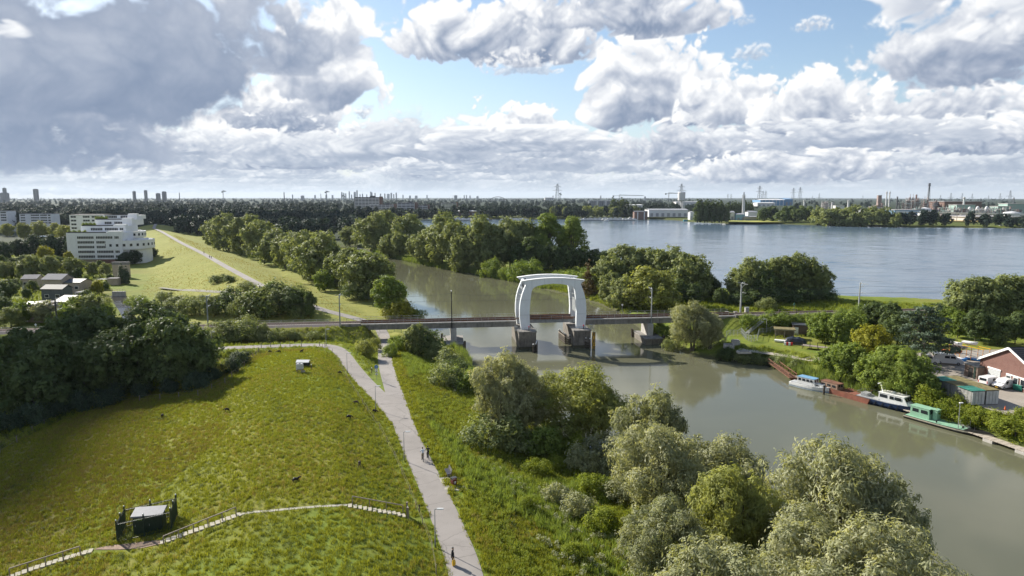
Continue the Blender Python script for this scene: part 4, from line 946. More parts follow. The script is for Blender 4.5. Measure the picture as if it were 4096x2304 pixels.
scatter('bank_grass', pts_in(BANK, 8.0, 5, lambda Q, r: clear(Q, 1.54) & onland(Q, 1)), tuft_grass, 0.6, 1.35, 'yellow-green grass on the bank beside the cycle path', 'grass', 5)
scatter('bank_tall_grass', pts_in(BANK, 2.6, 15, lambda Q, r: clear(Q, 4) & onland(Q, .3) & (wob(Q, 0.17, 5.0) > 0.12)), tuft_tall, 0.6, 1.2, 'tall bright grass in drifts on the bank', 'grass', 15)
scatter('bank_silver_herbs', pts_in(BANK, 0.7, 16, lambda Q, r: clear(Q, 9) & onland(Q, .3) & (wob(Q, 0.2, 7.5) > 0.22)), tuft_silver, 0.4, 0.95, 'silvery herbs and saplings near the water on the bank', 'herbs', 16)
scatter('bank_dry_grass', pts_in(BANK, 2.4, 17, lambda Q, r: clear(Q, 2.0) & onland(Q, 1) & (wob(Q, 0.3, 9.0) > 0.25)), tuft_dry, 0.5, 1.2, 'dry straw-coloured grass patches on the bank', 'grass', 17)
scatter('path_edge_straw', pts_in(BANK, 7.0, 18, lambda Q, r: (seg_dist(Q, MAIN_PATH)[0] > 1.7) & (seg_dist(Q, MAIN_PATH)[0] < 2.5) & (wob(Q, 0.6, 3) > -0.3)), tuft_dry, 0.25, 0.5, 'mown straw lying along the right edge of the path', 'straw', 18, 0.6)
scatter('bank_weeds', pts_in(BANK, 0.7, 6, lambda Q, r: clear(Q, 3) & patchy(Q, 0.4, 2.0, 0.3) & onland(Q, .5)), tuft_weed, 0.6, 1.3, 'dark weeds on the bank right of the path', 'weeds', 6)
MID = [(-120, 140), (-57, 150), (-47, 152), (-40, 143), (-27, 124), (-30, 150), (-37, 176), (-60, 171), (-125, 163)]
scatter('embankment_grass', pts_in(MID, 3.0, 7, lambda Q, r: clear(Q, 1.75)), tuft_herb[:2] + tuft_grass, 0.4, 0.9, 'green grass between the branch path and the railway', 'grass', 7)
TOE = [(-130, 90), (-85, 72), (-79, 100), (-77, 124), (-63, 134), (-58, 150), (-80, 150), (-125, 142)]
scatter('slope_herbs', pts_in(TOE, 2.4, 8, lambda Q, r: clear(Q, 1.9)), tuft_herb[:2] + tuft_weed, 0.6, 1.3, 'rank dark undergrowth at the foot of the pasture', 'herbs', 8)
def shore(lo, hi, cond): 
    return lambda Q, r: (sdist(Q, CHANNEL) > lo) & (sdist(Q, CHANNEL) < hi) & cond(Q)
RB = [(-120, 460), (40, 260), (70, 190), (50, 160), (95, 90), (130, 95), (120, 200), (60, 330), (-60, 560)]
scatter('reeds', pts_in(RB, 2.4, 9, shore(-0.6, 3.2, lambda Q: patchy(Q, 0.11, 0.7, -0.8))), tuft_reed, 0.6, 1.15, 'bright green reeds along the far bank of the channel', 'reeds', 9)
scatter('near_reeds', pts_in(BANK, 2.0, 10, shore(-0.2, 2.6, lambda Q: Q[:, 1] > 96)), tuft_reed, 0.6, 1.1, 'reeds along the near bank of the channel', 'reeds', 10)
SPIT = [G(u, v, 1.5) for u, v in ((1950, 1105), (2150, 1075), (2420, 1080), (2850, 1175), (3300, 1200), (3900, 1225), (3600, 1245), (2950, 1245), (2480, 1245), (2380, 1200), (2100, 1125))]
scatter('spit_herbs', pts_in(SPIT, 0.9, 11, lambda Q, r: (sdist(Q, CHANNEL) > 0.5) & (sdist(Q, RIVER) > 0.3)), tuft_herb, 0.8, 1.8, 'tall green herbs on the tongue of land by the river', 'herbs', 11)
LAWN = [G(u, v, 3) for u, v in ((2900, 1345), (3060, 1300), (3300, 1300), (3330, 1440), (3200, 1470), (3000, 1445))]
scatter('right_slope_grass', pts_in([RL(63, -3), RL(140, -3), RL(140, -16), RL(66, -16)], 2.2, 12), tuft_herb, 0.4, 1.0, 'rough green grass on the right railway embankment', 'grass', 12)
scatter('right_bank_herbs', pts_in([(45, 178), (60, 160), (75, 140), (85, 118), (100, 92), (112, 92), (98, 122), (84, 143), (70, 162), (58, 178)], 2.4, 13, lambda Q, r: (sdist(Q, CHANNEL) > 0.2) & (sdist(Q, CHANNEL) < 6.5)), tuft_herb + tuft_weed, 0.6, 1.3, 'rank herbs on the right bank behind the boats', 'herbs', 13)
MEADOW = [G(u, v, 4) for u, v in ((520, 1180), (700, 945), (860, 995), (1150, 1085), (1500, 1260), (1400, 1275), (1250, 1270), (600, 1260))]
scatter('meadow_grass', pts_in(MEADOW, 0.5, 14, lambda Q, r: clear(Q, 2.4) & (wob(Q, 0.05, 1) + 1.2 * r.random(len(Q)) > 0.7)), tuft_dry, 0.5, 1.1, 'tall straw-yellow grass on the far dike', 'grass', 14)
GARD = [G(u, v, .6) for u, v in ((-40, 1300), (-40, 1010), (260, 1000), (440, 1075), (445, 1190), (440, 1300))]
scatter('garden_greenery', pts_in(GARD, 0.16, 20, lambda Q, r: (sdist(Q, CANAL) > 1.5) & (wob(Q, .12, 3) > -.35)), tuft_weed + tuft_herb[:1], 1.6, 3.4, 'dense hedges and garden plants among the houses', 'hedges', 20)

# ================================================================ railway: ballast, track, bridge, masts, fences
M_CONC = mat('weathered_concrete', (0.25, 0.235, 0.215), 0.9, 0.2, 0.6, bump=0.02, dirt=0.75, dcol=(0.075, 0.07, 0.06), streak=True)
M_CONC_L = mat('pale_concrete', (0.42, 0.40, 0.37), 0.9, 0.15, 1.0, bump=0.01, dirt=0.4, dcol=(0.15, 0.14, 0.12), streak=True)
M_CONC_D = mat('stained_pier_concrete', (0.19, 0.17, 0.145), 0.95, 0.25, 0.8, bump=0.03, dirt=0.85, dcol=(0.05, 0.048, 0.04), streak=True)
M_WHITE = mat('white_bridge_paint', (0.74, 0.78, 0.81), 0.45, 0.04, 0.4, dirt=0.18, dcol=(0.42, 0.43, 0.42), streak=True)
M_WHITE2 = mat('white_paint', (0.80, 0.80, 0.78), 0.5, 0.05, 1.0)
M_STEEL = mat('galvanised_steel', (0.36, 0.38, 0.39), 0.5, 0.12, 3.0, 0.6)
M_DARKST = mat('dark_steel', (0.055, 0.058, 0.06), 0.55, 0.2, 2.0, 0.4)
M_RUST = mat('rust', (0.17, 0.075, 0.04), 0.9, 0.3, 1.2, bump=0.01, dirt=0.5, dcol=(0.07, 0.035, 0.025))
M_RAIL = mat('rail_steel', (0.16, 0.10, 0.075), 0.6, 0.2, 1.0, 0.4)
M_BALL = mat('track_ballast', (0.20, 0.17, 0.155), 0.95, 0.3, 6.0, bump=0.08, bscale=7, dirt=0.4, dcol=(0.11, 0.08, 0.06))
M_TIMBER = mat('tarred_timber', (0.075, 0.06, 0.045), 0.9, 0.35, 1.5, bump=0.02)
M_WOOD = mat('grey_wood', (0.25, 0.21, 0.17), 0.9, 0.25, 2.0, bump=0.01)
M_YEL = mat('yellow_sign', (0.75, 0.42, 0.02), 0.5, 0.05); M_BLK = mat('black_paint', (0.012, 0.012, 0.013), 0.5, 0.1)
M_RED = mat('red_paint', (0.55, 0.02, 0.02), 0.5, 0.1); M_GRN = mat('green_mesh', (0.05, 0.16, 0.10), 0.6, 0.1)
M_GLASS = mat('dark_glass', (0.02, 0.025, 0.03), 0.08, 0.2)
def rail_empty(name, label=None, cat=None, group=None, s=0, n=0, z=0): return empty(name, RL(s, n, z), RAIL_ROT, label, cat, group)

def bed(s0, s1, z):
    mb = MB(); pr = [(-3.1, z - 0.75), (-1.9, z - 0.16), (1.9, z - 0.16), (3.1, z - 0.75)]
    mb.loft([[(s, n_, z_) for n_, z_ in pr] for s in np.linspace(s0, s1, 40)]); o = mb.build('ballast_bed', M_BALL)
    o.location = RL(0, 0, 0); o.rotation_euler = (0, 0, RAIL_ROT); return o
tag(bed(-300, -40.2, RAIL_Z), 'stone ballast bed of the railway left of the bridge', 'ballast', kind='structure')
tag(bed(62.6, 420, RAIL_Z), 'stone ballast bed of the railway right of the bridge', 'ballast', kind='structure')
track = rail_empty('railway_track', 'single railway track with rusty rails running across the bridge', 'railway track')
for n_ in (-0.72, 0.72):
    mb = MB(); mb.span(-300, 420, n_ - 0.075, n_ + 0.075, RAIL_Z - 0.14, RAIL_Z); mb.build('rail', M_RAIL, track)
mb = MB()
for i in range(560):
    s = -160 + i * 0.62; mb.box((s, 0, RAIL_Z - 0.19), (0.26, 2.5, 0.12))
o = mb.build('sleepers', M_TIMBER, track); o['kind'] = 'stuff'

# ---------------------------------------------------------------- the bridge
br = rail_empty('railway_lift_bridge', 'grey railway bridge with white arched lift portal over the channel', 'bridge')
def railing(parent, s0, s1, n, z, h=1.1, step=1.9, m_=M_STEEL, rails=(1.0, 0.55, 0.15), w=0.06):
    mb = MB(); k = max(1, round((s1 - s0) / step))
    for i in range(k + 1):
        s = s0 + (s1 - s0) * i / k; mb.box((s, n, z + h / 2), (w, w, h))
    for f in rails: mb.span(s0 + w, s1 - w, n - w * 0.4, n + w * 0.4, z + h * f - w * 0.4, z + h * f + w * 0.4)
    return mb.build('railing', m_, parent)
def span_part(s0, s1, z0, z1, n0=-2.55, n1=2.55):
    mb = MB(); mb.span(s0, s1, n0 + 0.25, n1 - 0.25, z0, z1 - 0.32)
    p = mb.build('span', M_CONC, br)
    e = MB(); e.span(s0, s1, n0, n1, z1 - 0.32, z1); e.build('deck_slab', M_CONC_L, p)
    k = int((s1 - s0) / 2.9)
    for i in range(1, k):
        s = s0 + (s1 - s0) * i / k; r = MB(); r.box((s, n0 + 0.17, (z0 + z1) / 2 - 0.2), (0.18, 0.2, z1 - z0 - 0.45)); r.build('rib', M_CONC, p)
        if i % 2 == 0:
            r = MB(); r.box((s + 1.0, n0 - 0.13, z1 - 0.08), (0.1, 0.26, 0.5)); r.build('bracket', M_CONC_L, p)
    w_ = MB(); w_.span(s0, s1, -1.55, -1.35, z1, z1 + 0.42); w_.build('kerb_beam', M_RUST, p)
    w_ = MB(); w_.span(s0, s1, 1.35, 1.55, z1, z1 + 0.42); w_.build('kerb_beam', M_RUST, p)
    railing(p, s0 + 0.1, s1 - 0.1, n0 + 0.06, z1); railing(p, s0 + 0.1, s1 - 0.1, n1 - 0.06, z1)
    return p
ZT = RAIL_Z - 0.26
span_part(-40.2, -16.0, 5.0, ZT); span_part(-15.95, 0.85, 5.0, ZT); span_part(19.8, 38.0, 5.0, ZT); span_part(38.05, 62.5, 5.0, ZT)
# movable span
mb = MB(); mb.yprism([(4.15, 6.25), (4.6, 5.85), (16.2, 5.85), (16.65, 6.25), (16.65, ZT), (4.15, ZT)], -2.3, 2.3); lift = mb.build('lift_span', mat('lift_span_steel', (0.26, 0.27, 0.27), 0.6, 0.15, dirt=0.5, streak=True), br)
for n_ in (-2.2, 2.05):
    mb = MB(); mb.span(4.15, 16.65, n_, n_ + 0.15, ZT + 0.01, ZT + 0.75); mb.build('side_beam', M_RUST, lift)
railing(lift, 4.3, 16.5, -2.33, ZT, 1.15, 3.0); railing(lift, 4.3, 16.5, 2.33, ZT, 1.15, 3.0)
# portal arches
AX = 10.33
half_out = [(1.78, 4.75), (1.35, 8.0), (1.36, 10.6), (1.62, 12.6), (2.1, 14.4), (2.72, 16.0), (2.95, 16.55), (2.75, 17.0), (2.05, 17.42), (1.85, 17.55), (3.3, 17.74), (5.0, 17.97), (7.5, 18.18), (AX, 18.26)]
half_in = [(4.08, 4.75), (4.0, 9.6), (4.22, 12.5), (4.5, 14.8), (4.75, 15.5), (5.3, 16.0), (6.2, 16.32), (7.8, 16.65), (AX, 16.84)]
def arch(n0, n1):
    R_ = lambda L: [(2 * AX - s, z) for s, z in L]
    mb = MB()
    # quads between the outer and the inner edge keep the plate clean
    def res(L, k):
        L = np.array(L); d = np.r_[0, np.cumsum(np.hypot(*np.diff(L, axis=0).T))]; t = np.linspace(0, d[-1], k); return np.column_stack([np.interp(t, d, L[:, 0]), np.interp(t, d, L[:, 1])])
    # legs up to the springing, then the head
    leg_o = res(half_out[:7], 12); leg_i = res(half_in[:4], 12); hd_o = res(half_out[6:], 16); hd_i = res(half_in[3:], 16)
    o = np.vstack([leg_o, hd_o[1:]]); i_ = np.vstack([leg_i, hd_i[1:]])
    o = np.vstack([o, [(2 * AX - a, b) for a, b in o[::-1][1:]]]); i_ = np.vstack([i_, [(2 * AX - a, b) for a, b in i_[::-1][1:]]]); k = len(o)
    V = [(a, n0, b) for a, b in o] + [(a, n0, b) for a, b in i_] + [(a, n1, b) for a, b in o] + [(a, n1, b) for a, b in i_]; Fc = []
    for j in range(k - 1):
        Fc += [(j, j + 1, k + j + 1, k + j), (2 * k + j + 1, 2 * k + j, 3 * k + j, 3 * k + j + 1), (j + 1, j, 2 * k + j, 2 * k + j + 1), (k + j, k + j + 1, 3 * k + j + 1, 3 * k + j)]
    Fc += [(0, k, 3 * k, 2 * k), (k - 1, 2 * k - 1, 4 * k - 1, 3 * k - 1)]
    mb.add(V, Fc); p = mb.build('portal_arch', M_WHITE, br)
    c = MB(); top = [(s, z) for s, z in half_out[9:]]; top = top + [(2 * AX - s, z) for s, z in top[::-1][1:]]
    c.loft([[(s, n0 - 0.12, z + 0.003), (s, n0 - 0.12, z + 0.14), (s, n1 + 0.12, z + 0.14), (s, n1 + 0.12, z + 0.003)] for s, z in top]); c.build('cornice', M_WHITE2, p)
    return p
fa = arch(-5.4, -4.1); ba = arch(2.9, 4.2)
for s in (4.0, 16.6):
    mb = MB(); mb.tube([(s, 2.86, 17.25), (s, 2.98, 17.25)], 0.2, 12); mb.build('porthole', M_BLK, ba)
for s, z0, z1 in ((2.6, 15.6, 17.6), (4.6, 15.4, 17.85), (16.1, 15.4, 17.85), (18.0, 15.6, 17.6), (8.0, 16.7, 18.15), (12.6, 16.7, 18.15)):
    mb = MB(); mb.span(s - .025, s + .025, -5.425, -5.39, z0, z1); mb.build('plate_seam', M_STEEL, fa)
for z, a, b in ((12.6, 1.72, 4.18), (8.6, 1.40, 3.98)):
    for f in (0, 1): mb = MB(); x0, x1 = (a, b) if f == 0 else (2 * AX - b, 2 * AX - a); mb.span(x0, x1, -5.425, -5.39, z, z + .05); mb.build('plate_seam', M_STEEL, fa)
for s in (2.9, 17.8):
    mb = MB(); mb.span(s - 0.45, s + 0.45, -5.43, -5.36, 7.95, 8.05); mb.build('plate', M_WHITE2, fa)
# lifting gear between the arches: platforms, ladders, counterweights
for sg in (0, 1):
    f = (lambda s: s) if sg == 0 else (lambda s: 2 * AX - s)
    mb = MB()
    for a, n_ in ((2.5, -3.6), (2.5, -2.4), (3.4, -3.6), (3.4, -2.4)): mb.box((f(a), n_, 10.8), (0.1, 0.1, 11.6))
    for z in np.arange(5.6, 16.6, 0.8): mb.box((f(2.95), -3.6, z), (0.9, 0.06, 0.06)); mb.box((f(2.5), -3.0, z), (0.06, 1.2, 0.06)); mb.bar((f(2.5), -3.6, z), (f(3.4), -3.6, z + 0.8), 0.05)
    mb.build('ladder_tower', M_DARKST, br)
    for z in (13.2, 15.2):
        mb = MB(); mb.box((f(3.0), -0.6, z), (1.5, 6.6, 0.12)); p = mb.build('platform', M_STEEL, br)
        q = MB()
        for n_ in np.arange(-3.8, 2.7, 1.25): q.box((f(3.75), n_, z + 0.6), (0.05, 0.05, 1.1))
        q.box((f(3.75), -0.6, z + 1.1), (0.05, 6.4, 0.05)); q.box((f(3.75), -0.6, z + 0.65), (0.05, 6.4, 0.05)); q.build('railing', M_STEEL, p)
    mb = MB(); mb.span(min(f(2.4), f(3.6)), max(f(2.4), f(3.6)), -1.9, 2.2, 8.6 if sg else 7.4, 12.2 if sg else 9.0); mb.build('counterweight', M_STEEL, br)
    mb = MB()
    for n_ in (-1.6, -0.8, 0.8, 1.6): mb.tube([(f(3.0), n_, 9.0), (f(3.0), n_, 17.4)], 0.04, 5)
    mb.build('lifting_cables', M_DARKST, br)
    mb = MB(); mb.tube([(f(3.2), -1.2, 17.0), (f(3.2), 1.6, 17.0)], 0.55, 16); mb.build('sheave', M_STEEL, br)
# piers of the portal
for s0, s1, ex in ((0.75, 5.3, 0.0), (15.35, 19.85, 0.3)):
    mb = MB(); pl = [(s0, -8.4), (s1, -8.4), (s1 + 0.05, 6.0), ((s0 + s1) / 2, 8.2), (s0 - 0.05, 6.0)]
    mb.prism(pl, -2.5, 4.45); p = mb.build('portal_pier', M_CONC_D, br)
    mb = MB(); mb.prism([(s0 - 0.15, -8.55), (s1 + 0.15, -8.55), (s1 + 0.2, 6.0), ((s0 + s1) / 2, 8.4), (s0 - 0.2, 6.0)], 4.45, 4.76); mb.build('pier_cap', M_CONC, p)
    mb = MB(); mb.prism([(s0 - .04, -8.44), (s1 + .04, -8.44), (s1 + .09, 6.0), ((s0 + s1) / 2, 8.26), (s0 - .09, 6.0)], -.5, .75); mb.build('tide_band', mat('tide_stain', (.07, .065, .04), .9, .3, 1.5, bump=.03), p)
    railing(p, s0, s1, -8.4, 4.76, 1.0, 1.4)
    mb = MB(); mb.box((s1 - 1.9, -8.1, 5.4), (0.22, 0.2, 0.9)); b_ = mb.build('signal_box', M_BLK, p)
    mb = MB(); mb.box((s1 - 1.9, -8.12, 6.0), (0.26, 0.24, 0.32)); mb.build('red_lamp', M_RED, b_)
    for q in range(4):
        mb = MB(); mb.box((s0 - 0.5 + 0.0 if s0 < 5 else s1 + 0.5, -7.6 + q * 0.45, 4.9 + q * 0.3), (0.9, 0.4, 0.06)); mb.build('step', M_STEEL, p)
# side piers with their footings
for s, fn, left_face in ((-15.95, -7.6, 0), (38.0, -7.0, 1)):
    mb = MB(); mb.prism([(s - 0.75, -3.0), (s + 0.75, -3.0), (s + 0.75, 3.0), (s - 0.75, 3.0)], 1.2, 5.0); p = mb.build('side_pier', M_CONC_L, br)
    mb = MB(); mb.prism([(s - 2.7, fn), (s + 2.3, fn + 0.5), (s + 2.7, 4.0), (s - 2.7, 4.5)], -2.5, 1.45); p2 = mb.build('footing', M_CONC_D, p)
    mb = MB(); mb.prism([(s - 2.8, fn - 0.1), (s + 2.4, fn + 0.4), (s + 2.8, 4.1), (s - 2.8, 4.6)], 1.45, 1.65); mb.build('footing_cap', M_CONC, p)
    for dx, dn in ((2.55, fn + 0.2), (2.75, fn + 1.2), (-2.9, 4.6), (-3.0, 3.6)):
        mb = MB(); mb.cyl((s + dx, dn), 0.26, -2.2, 2.3, 9); mb.build('fender_post', M_TIMBER, p)
for s, w_ in ((-39.9, 0.6), (62.3, 0.6)):
    mb = MB(); mb.span(s - w_, s + w_ * 0.2, -3.0, 3.0, 0.5, 6.3); mb.build('abutment', M_CONC, br)
    mb = MB(); sg = -1 if s < 0 else 1
    mb.span(min(s, s + sg * 5), max(s, s + sg * 5), -3.25, -2.95, 3.5, 6.9); mb.build('wing_wall', M_CONC, br)
# timber guide fenders
def fender(pts, z0, z1, label, caps=True):
    f = rail_empty('guide_fender', label, 'fender')
    for i, (a, b) in enumerate(zip(pts[:-1], pts[1:])):
        L = math.hypot(b[0] - a[0], b[1] - a[1]); k = max(1, int(L / 1.3))
        for j in range(k + 1):
            t = j / k; x, y = a[0] + (b[0] - a[0]) * t, a[1] + (b[1] - a[1]) * t
            m_ = MB(); m_.cyl((x, y), 0.17, -2.4, z1, 8); p = m_.build('post', M_TIMBER, f)
            if caps: m_ = MB(); m_.cyl((x, y), 0.22, z1, z1 + 0.22, 8, 0.12); m_.build('cap', M_WHITE2, p)
        for z in np.arange(z0, z1 - 0.1, 0.55):
            m_ = MB(); d = Vector((b[0] - a[0], b[1] - a[1], 0)).normalized(); nn = Vector((d.y, -d.x, 0)) * 0.24
            m_.bar(Vector((a[0], a[1], z)) + nn, Vector((b[0], b[1], z)) + nn, 0.12, 0.26); m_.build('plank', M_WOOD if z > z1 - 0.7 else M_TIMBER, f)
fender([(13.9, 4.0), (14.3, -3.0), (19.4, -9.4)], -0.2, 2.6, 'slanting timber fender with capped posts at the right portal pier')
fender([(5.6, -8.0), (4.6, -12.2), (3.9, -12.4)], -0.2, 2.2, 'short timber fender with white capped posts at the left portal pier')
# clearance gauge
gb = rail_empty('clearance_gauge', 'black and yellow height gauge board numbered 1 to 5 beside the pier', 'gauge', s=20.35, n=-9.6)
def text(body, size, m_, parent, loc, rot=(R(90), 0, 0), ext=0.01):
    c = bpy.data.curves.new('lettering', 'FONT'); c.body = body; c.size = size; c.extrude = ext; c.align_x = 'CENTER'; c.align_y = 'CENTER'
    c.materials.append(m_); t_ = bpy.data.objects.new('lettering', c); me_ = bpy.data.meshes.new_from_object(t_); bpy.data.objects.remove(t_)
    o = add_obj('lettering', me_, parent, loc); o.rotation_euler = rot; return o
mb = MB(); mb.box((0, 0.12, 1.4), (0.16, 0.16, 6.4)); mb.build('post', M_TIMBER, gb)
for i in range(5):
    z = 3.95 - i * 0.92; dk = i % 2 == 0
    mb = MB(); mb.box((0.14, 0, z), (0.62, 0.05, 0.915)); p = mb.build('number_panel', M_BLK if dk else M_YEL, gb)
    text(str(i + 1), 0.95, M_YEL if dk else M_BLK, p, (0.14, -0.035, z))
    mb = MB(); mb.box((-0.31, 0, z), (0.27, 0.05, 0.915)); q = mb.build('scale_strip', M_YEL if dk else M_BLK, gb)
    for j in range(5):
        mb = MB(); mb.box((-0.27 if j % 2 else -0.33, -0.03, z - 0.37 + j * 0.185), (0.12, 0.02, 0.08)); mb.build('tick', M_BLK if dk else M_YEL, q)

# ---------------------------------------------------------------- overhead line
def mast(s, n, top, zb, m_, label, arm=1, w=0.32, extra=0):
    o = rail_empty('catenary_mast', label, 'mast', 'overhead line masts', s, n, zb)
    mb = MB(); mb.loft([[(x * k, y * k, z) for x, y in ((-1, -1), (1, -1), (1, 1), (-1, 1))] for z, k in ((-0.6, w / 2), (top - zb, w / 2 * 0.7))]); mb.build('pole', m_, o)
    h = top - zb; d = 1 if n < 0 else -1
    mb = MB(); mb.bar((0, 0, h - 0.25), (0, d * (abs(n) + 0.5), h - 0.1), 0.10); mb.bar((0, 0, h - 1.7), (0, d * (abs(n) * 0.7), h - 0.2), 0.07); mb.build('cantilever', M_STEEL, o)
    mb = MB(); mb.bar((0, 0, h - 2.9), (0, d * (abs(n) - 0.2), h - 2.7), 0.06); mb.bar((0.0, d * 0.25, h - 0.2), (0.0, d * 0.25, h - 2.85), 0.05); mb.build('registration_arm', M_STEEL, o)
    for q in range(2):
        mb = MB(); mb.lathe((0, d * (0.5 + 0.6 * q), h - 0.12 - 2.7 * q), [(0.06, -0.02), (0.12, 0.05), (0.06, 0.12), (0.12, 0.19), (0.05, 0.26)], 8); mb.build('insulator', M_WHITE2, o)
    if extra:
        mb = MB(); mb.bar((-1.1, 0, h - 0.05), (1.1, 0, h - 0.05), 0.1); mb.bar((-0.6, 0, h - 0.9), (0.9, 0, h + 0.2), 0.07); mb.build('crossarm', M_STEEL, o)
    return o
M_MAST = mat('mast_grey', (0.27, 0.29, 0.30), 0.6, 0.15, 1.0, 0.3)
mast(-113, -3.2, 14.8, 6.0, M_DARKST, 'overhead line mast among the garden trees at far left', w=0.36)
mast(-77.7, -3.2, 14.9, 6.0, M_MAST, 'grey overhead line mast in front of the bramble slope', extra=1)
mast(-45.2, -3.2, 14.5, 6.0, M_MAST, 'slim overhead line mast just left of the bridge end', extra=1)
mast(-16.4, -2.75, 14.9, 5.6, M_BLK, 'black overhead line mast above the left side pier', w=0.30)
mast(38.2, -2.75, 14.8, 5.6, M_MAST, 'overhead line mast above the right side pier', w=0.30)
mast(66.8, 3.2, 15.2, 6.0, M_MAST, 'stout overhead line mast beside the grey cabinet', extra=1, w=0.42)
mast(103.5, 3.2, 14.6, 6.0, M_MAST, 'overhead line mast standing out against the river', w=0.34)
ow = rail_empty('overhead_wires', 'thin overhead line wires along the track', 'wires')
ms = [-150, -113, -77.7, -45.2, -16.4, 4, 16.6, 38.2, 66.8, 103.5, 150]
for nm, z0, sag in (('carrier_wire', 14.0, 0.75), ('contact_wire', 11.9, 0.05)):
    mb = MB(); pts = []
    for a, b in zip(ms[:-1], ms[1:]):
        for j in range(8): t = j / 8; pts.append((a + (b - a) * t, 0, z0 - sag * 4 * t * (1 - t)))
    mb.tube(pts, 0.026, 4); mb.build(nm, M_DARKST, ow)
mb = MB()
for a, b in zip(ms[:-1], ms[1:]):
    for t in (0.25, 0.5, 0.75): s = a + (b - a) * t; mb.tube([(s, 0, 11.9), (s, 0, 14.0 - 0.75 * 4 * t * (1 - t))], 0.02, 4)
mb.build('droppers', M_DARKST, ow)

# ---------------------------------------------------------------- line-side fences, signs and boxes
def wire_fence(line, h, step, m_, label, name='wire_fence', mesh=False, rails=2, w=0.09, group=None, cat='fence', dz=0.0, wire=None):
    """posts with rails between; every post its own part"""
    o = empty(name, (0, 0, 0), 0, label, cat, group); L = np.asarray(line, float)[:, :2]; pts = []
    for a, b in zip(L[:-1], L[1:]):
        k = max(1, int(round(np.linalg.norm(b - a) / step)))
        pts += [a + (b - a) * j / k for j in range(k)]
    pts.append(L[-1]); pts = np.array(pts); z = height(pts) + dz; pm = MB(); pm.box((0, 0, h / 2 - 0.1), (w, w, h + 0.2)); pme = pm.mesh('post', m_)
    for p, zz in zip(pts, z): add_obj('post', pme, o, (p[0], p[1], zz), 0.3)
    mb = MB()
    for i in range(len(pts) - 1):
        for r_ in range(rails):
            f = (r_ + 1) / rails; mb.bar((*pts[i], z[i] + h * f - 0.06), (*pts[i + 1], z[i + 1] + h * f - 0.06), wire or (0.05 if rails < 3 else 0.03))
        if mesh:
            d = pts[i + 1] - pts[i]; k = max(2, int(np.linalg.norm(d) / 0.22))
            for j in range(k): q = pts[i] + d * j / k; zq = z[i] + (z[i + 1] - z[i]) * j / k; mb.bar((*q, zq), (*q, zq + h - 0.08), 0.02)
    mb.build('rails', m_, o); return o
wire_fence([RL(s, 6.2) for s in range(-140, -38, 6)], 1.5, 3.0, M_STEEL, 'long grey mesh fence behind the track left of the bridge', 'track_fence', rails=3)
wire_fence([RL(s, 2.9) for s in range(-100, -44, 6)], 1.0, 3.0, M_STEEL, 'low grey fence along the far edge of the left ballast', 'track_fence', rails=2)
wire_fence([RL(-50, 6.3), RL(-41, 6.3), RL(-38, 9.5), RL(-30, 9.5)], 1.9, 1.8, M_GRN, 'green mesh fence around the left bridge end', 'mesh_fence', True)
cb = rail_empty('track_cabinet', 'grey line-side cabinet beside the stout mast', 'cabinet', None, 68.8, 3.4, 6.05)
mb = MB(); mb.box((0, 0, 0.9), (1.1, 0.7, 1.8)); c_ = mb.build('body', M_CONC_L, cb, bevel=0.02); mb = MB(); mb.box((0, 0, 1.86), (1.25, 0.85, 0.1)); mb.build('lid', M_STEEL, cb)
for q in (-0.27, 0.27): mb = MB(); mb.box((q, -0.36, 0.9), (0.5, 0.03, 1.6)); mb.build('door', M_STEEL, cb)
for s, lb in ((62.6, 'left'), (65.2, 'right')):
    b_ = rail_empty('cable_box', 'small pale concrete cable box beside the track, %s of the pair' % lb, 'box', None, s, 3.0, 6.15); mb = MB(); mb.box((0, 0, 0.32), (0.9, 0.6, 0.64)); mb.build('body', M_CONC_L, b_, bevel=0.02); mb = MB(); mb.box((0, 0, 0.68), (1.0, 0.7, 0.08)); mb.build('lid', M_CONC, b_)
def track_sign(s, n, z, h, col, label, shape='diamond'):
    o = rail_empty('track_sign', label, 'sign', None, s, n, z); mb = MB(); mb.tube([(0, 0, -0.4), (0, 0, h)], 0.045, 6); mb.build('pole', M_STEEL, o)
    mb = MB(); a = 0.42
    if shape == 'diamond': mb.yprism([(0, h - 0.1), (a * 0.75, h + a * 0.7), (0, h + a * 1.5), (-a * 0.75, h + a * 0.7)], -0.06, -0.02)
    else: mb.yprism([(-a, h), (a, h), (a * 0.2, h + a * 1.7), (-a * 0.2, h + a * 1.7)], -0.06, -0.02)
    mb.build('plate', col, o)
track_sign(31.5, 2.6, ZT, 2.6, M_WHITE2, 'white diamond track sign behind the right bridge railing'); track_sign(83, 2.9, 6.2, 2.2, M_GRN, 'green triangular track sign right of the cabinet', 'tri')
track_sign(101.0, -3.0, 6.0, 2.6, M_WHITE2, 'white diamond track sign right of the green one'); track_sign(-118, -3.0, 6.0, 2.2, M_WHITE2, 'white track sign by the garden trees at far left')
bf = rail_empty('barrier_frame', 'dark post frame at the head of the embankment stair', 'barrier', None, 75, -3.3, 6.1)
for q in (0, 5.2): mb = MB(); mb.box((q, 0, 0.9), (0.2, 0.2, 2.6)); mb.build('post', M_TIMBER, bf)
mb = MB(); mb.box((2.6, 0, 2.05), (5.0, 0.1, 0.1)); mb.build('crossbar', M_DARKST, bf)

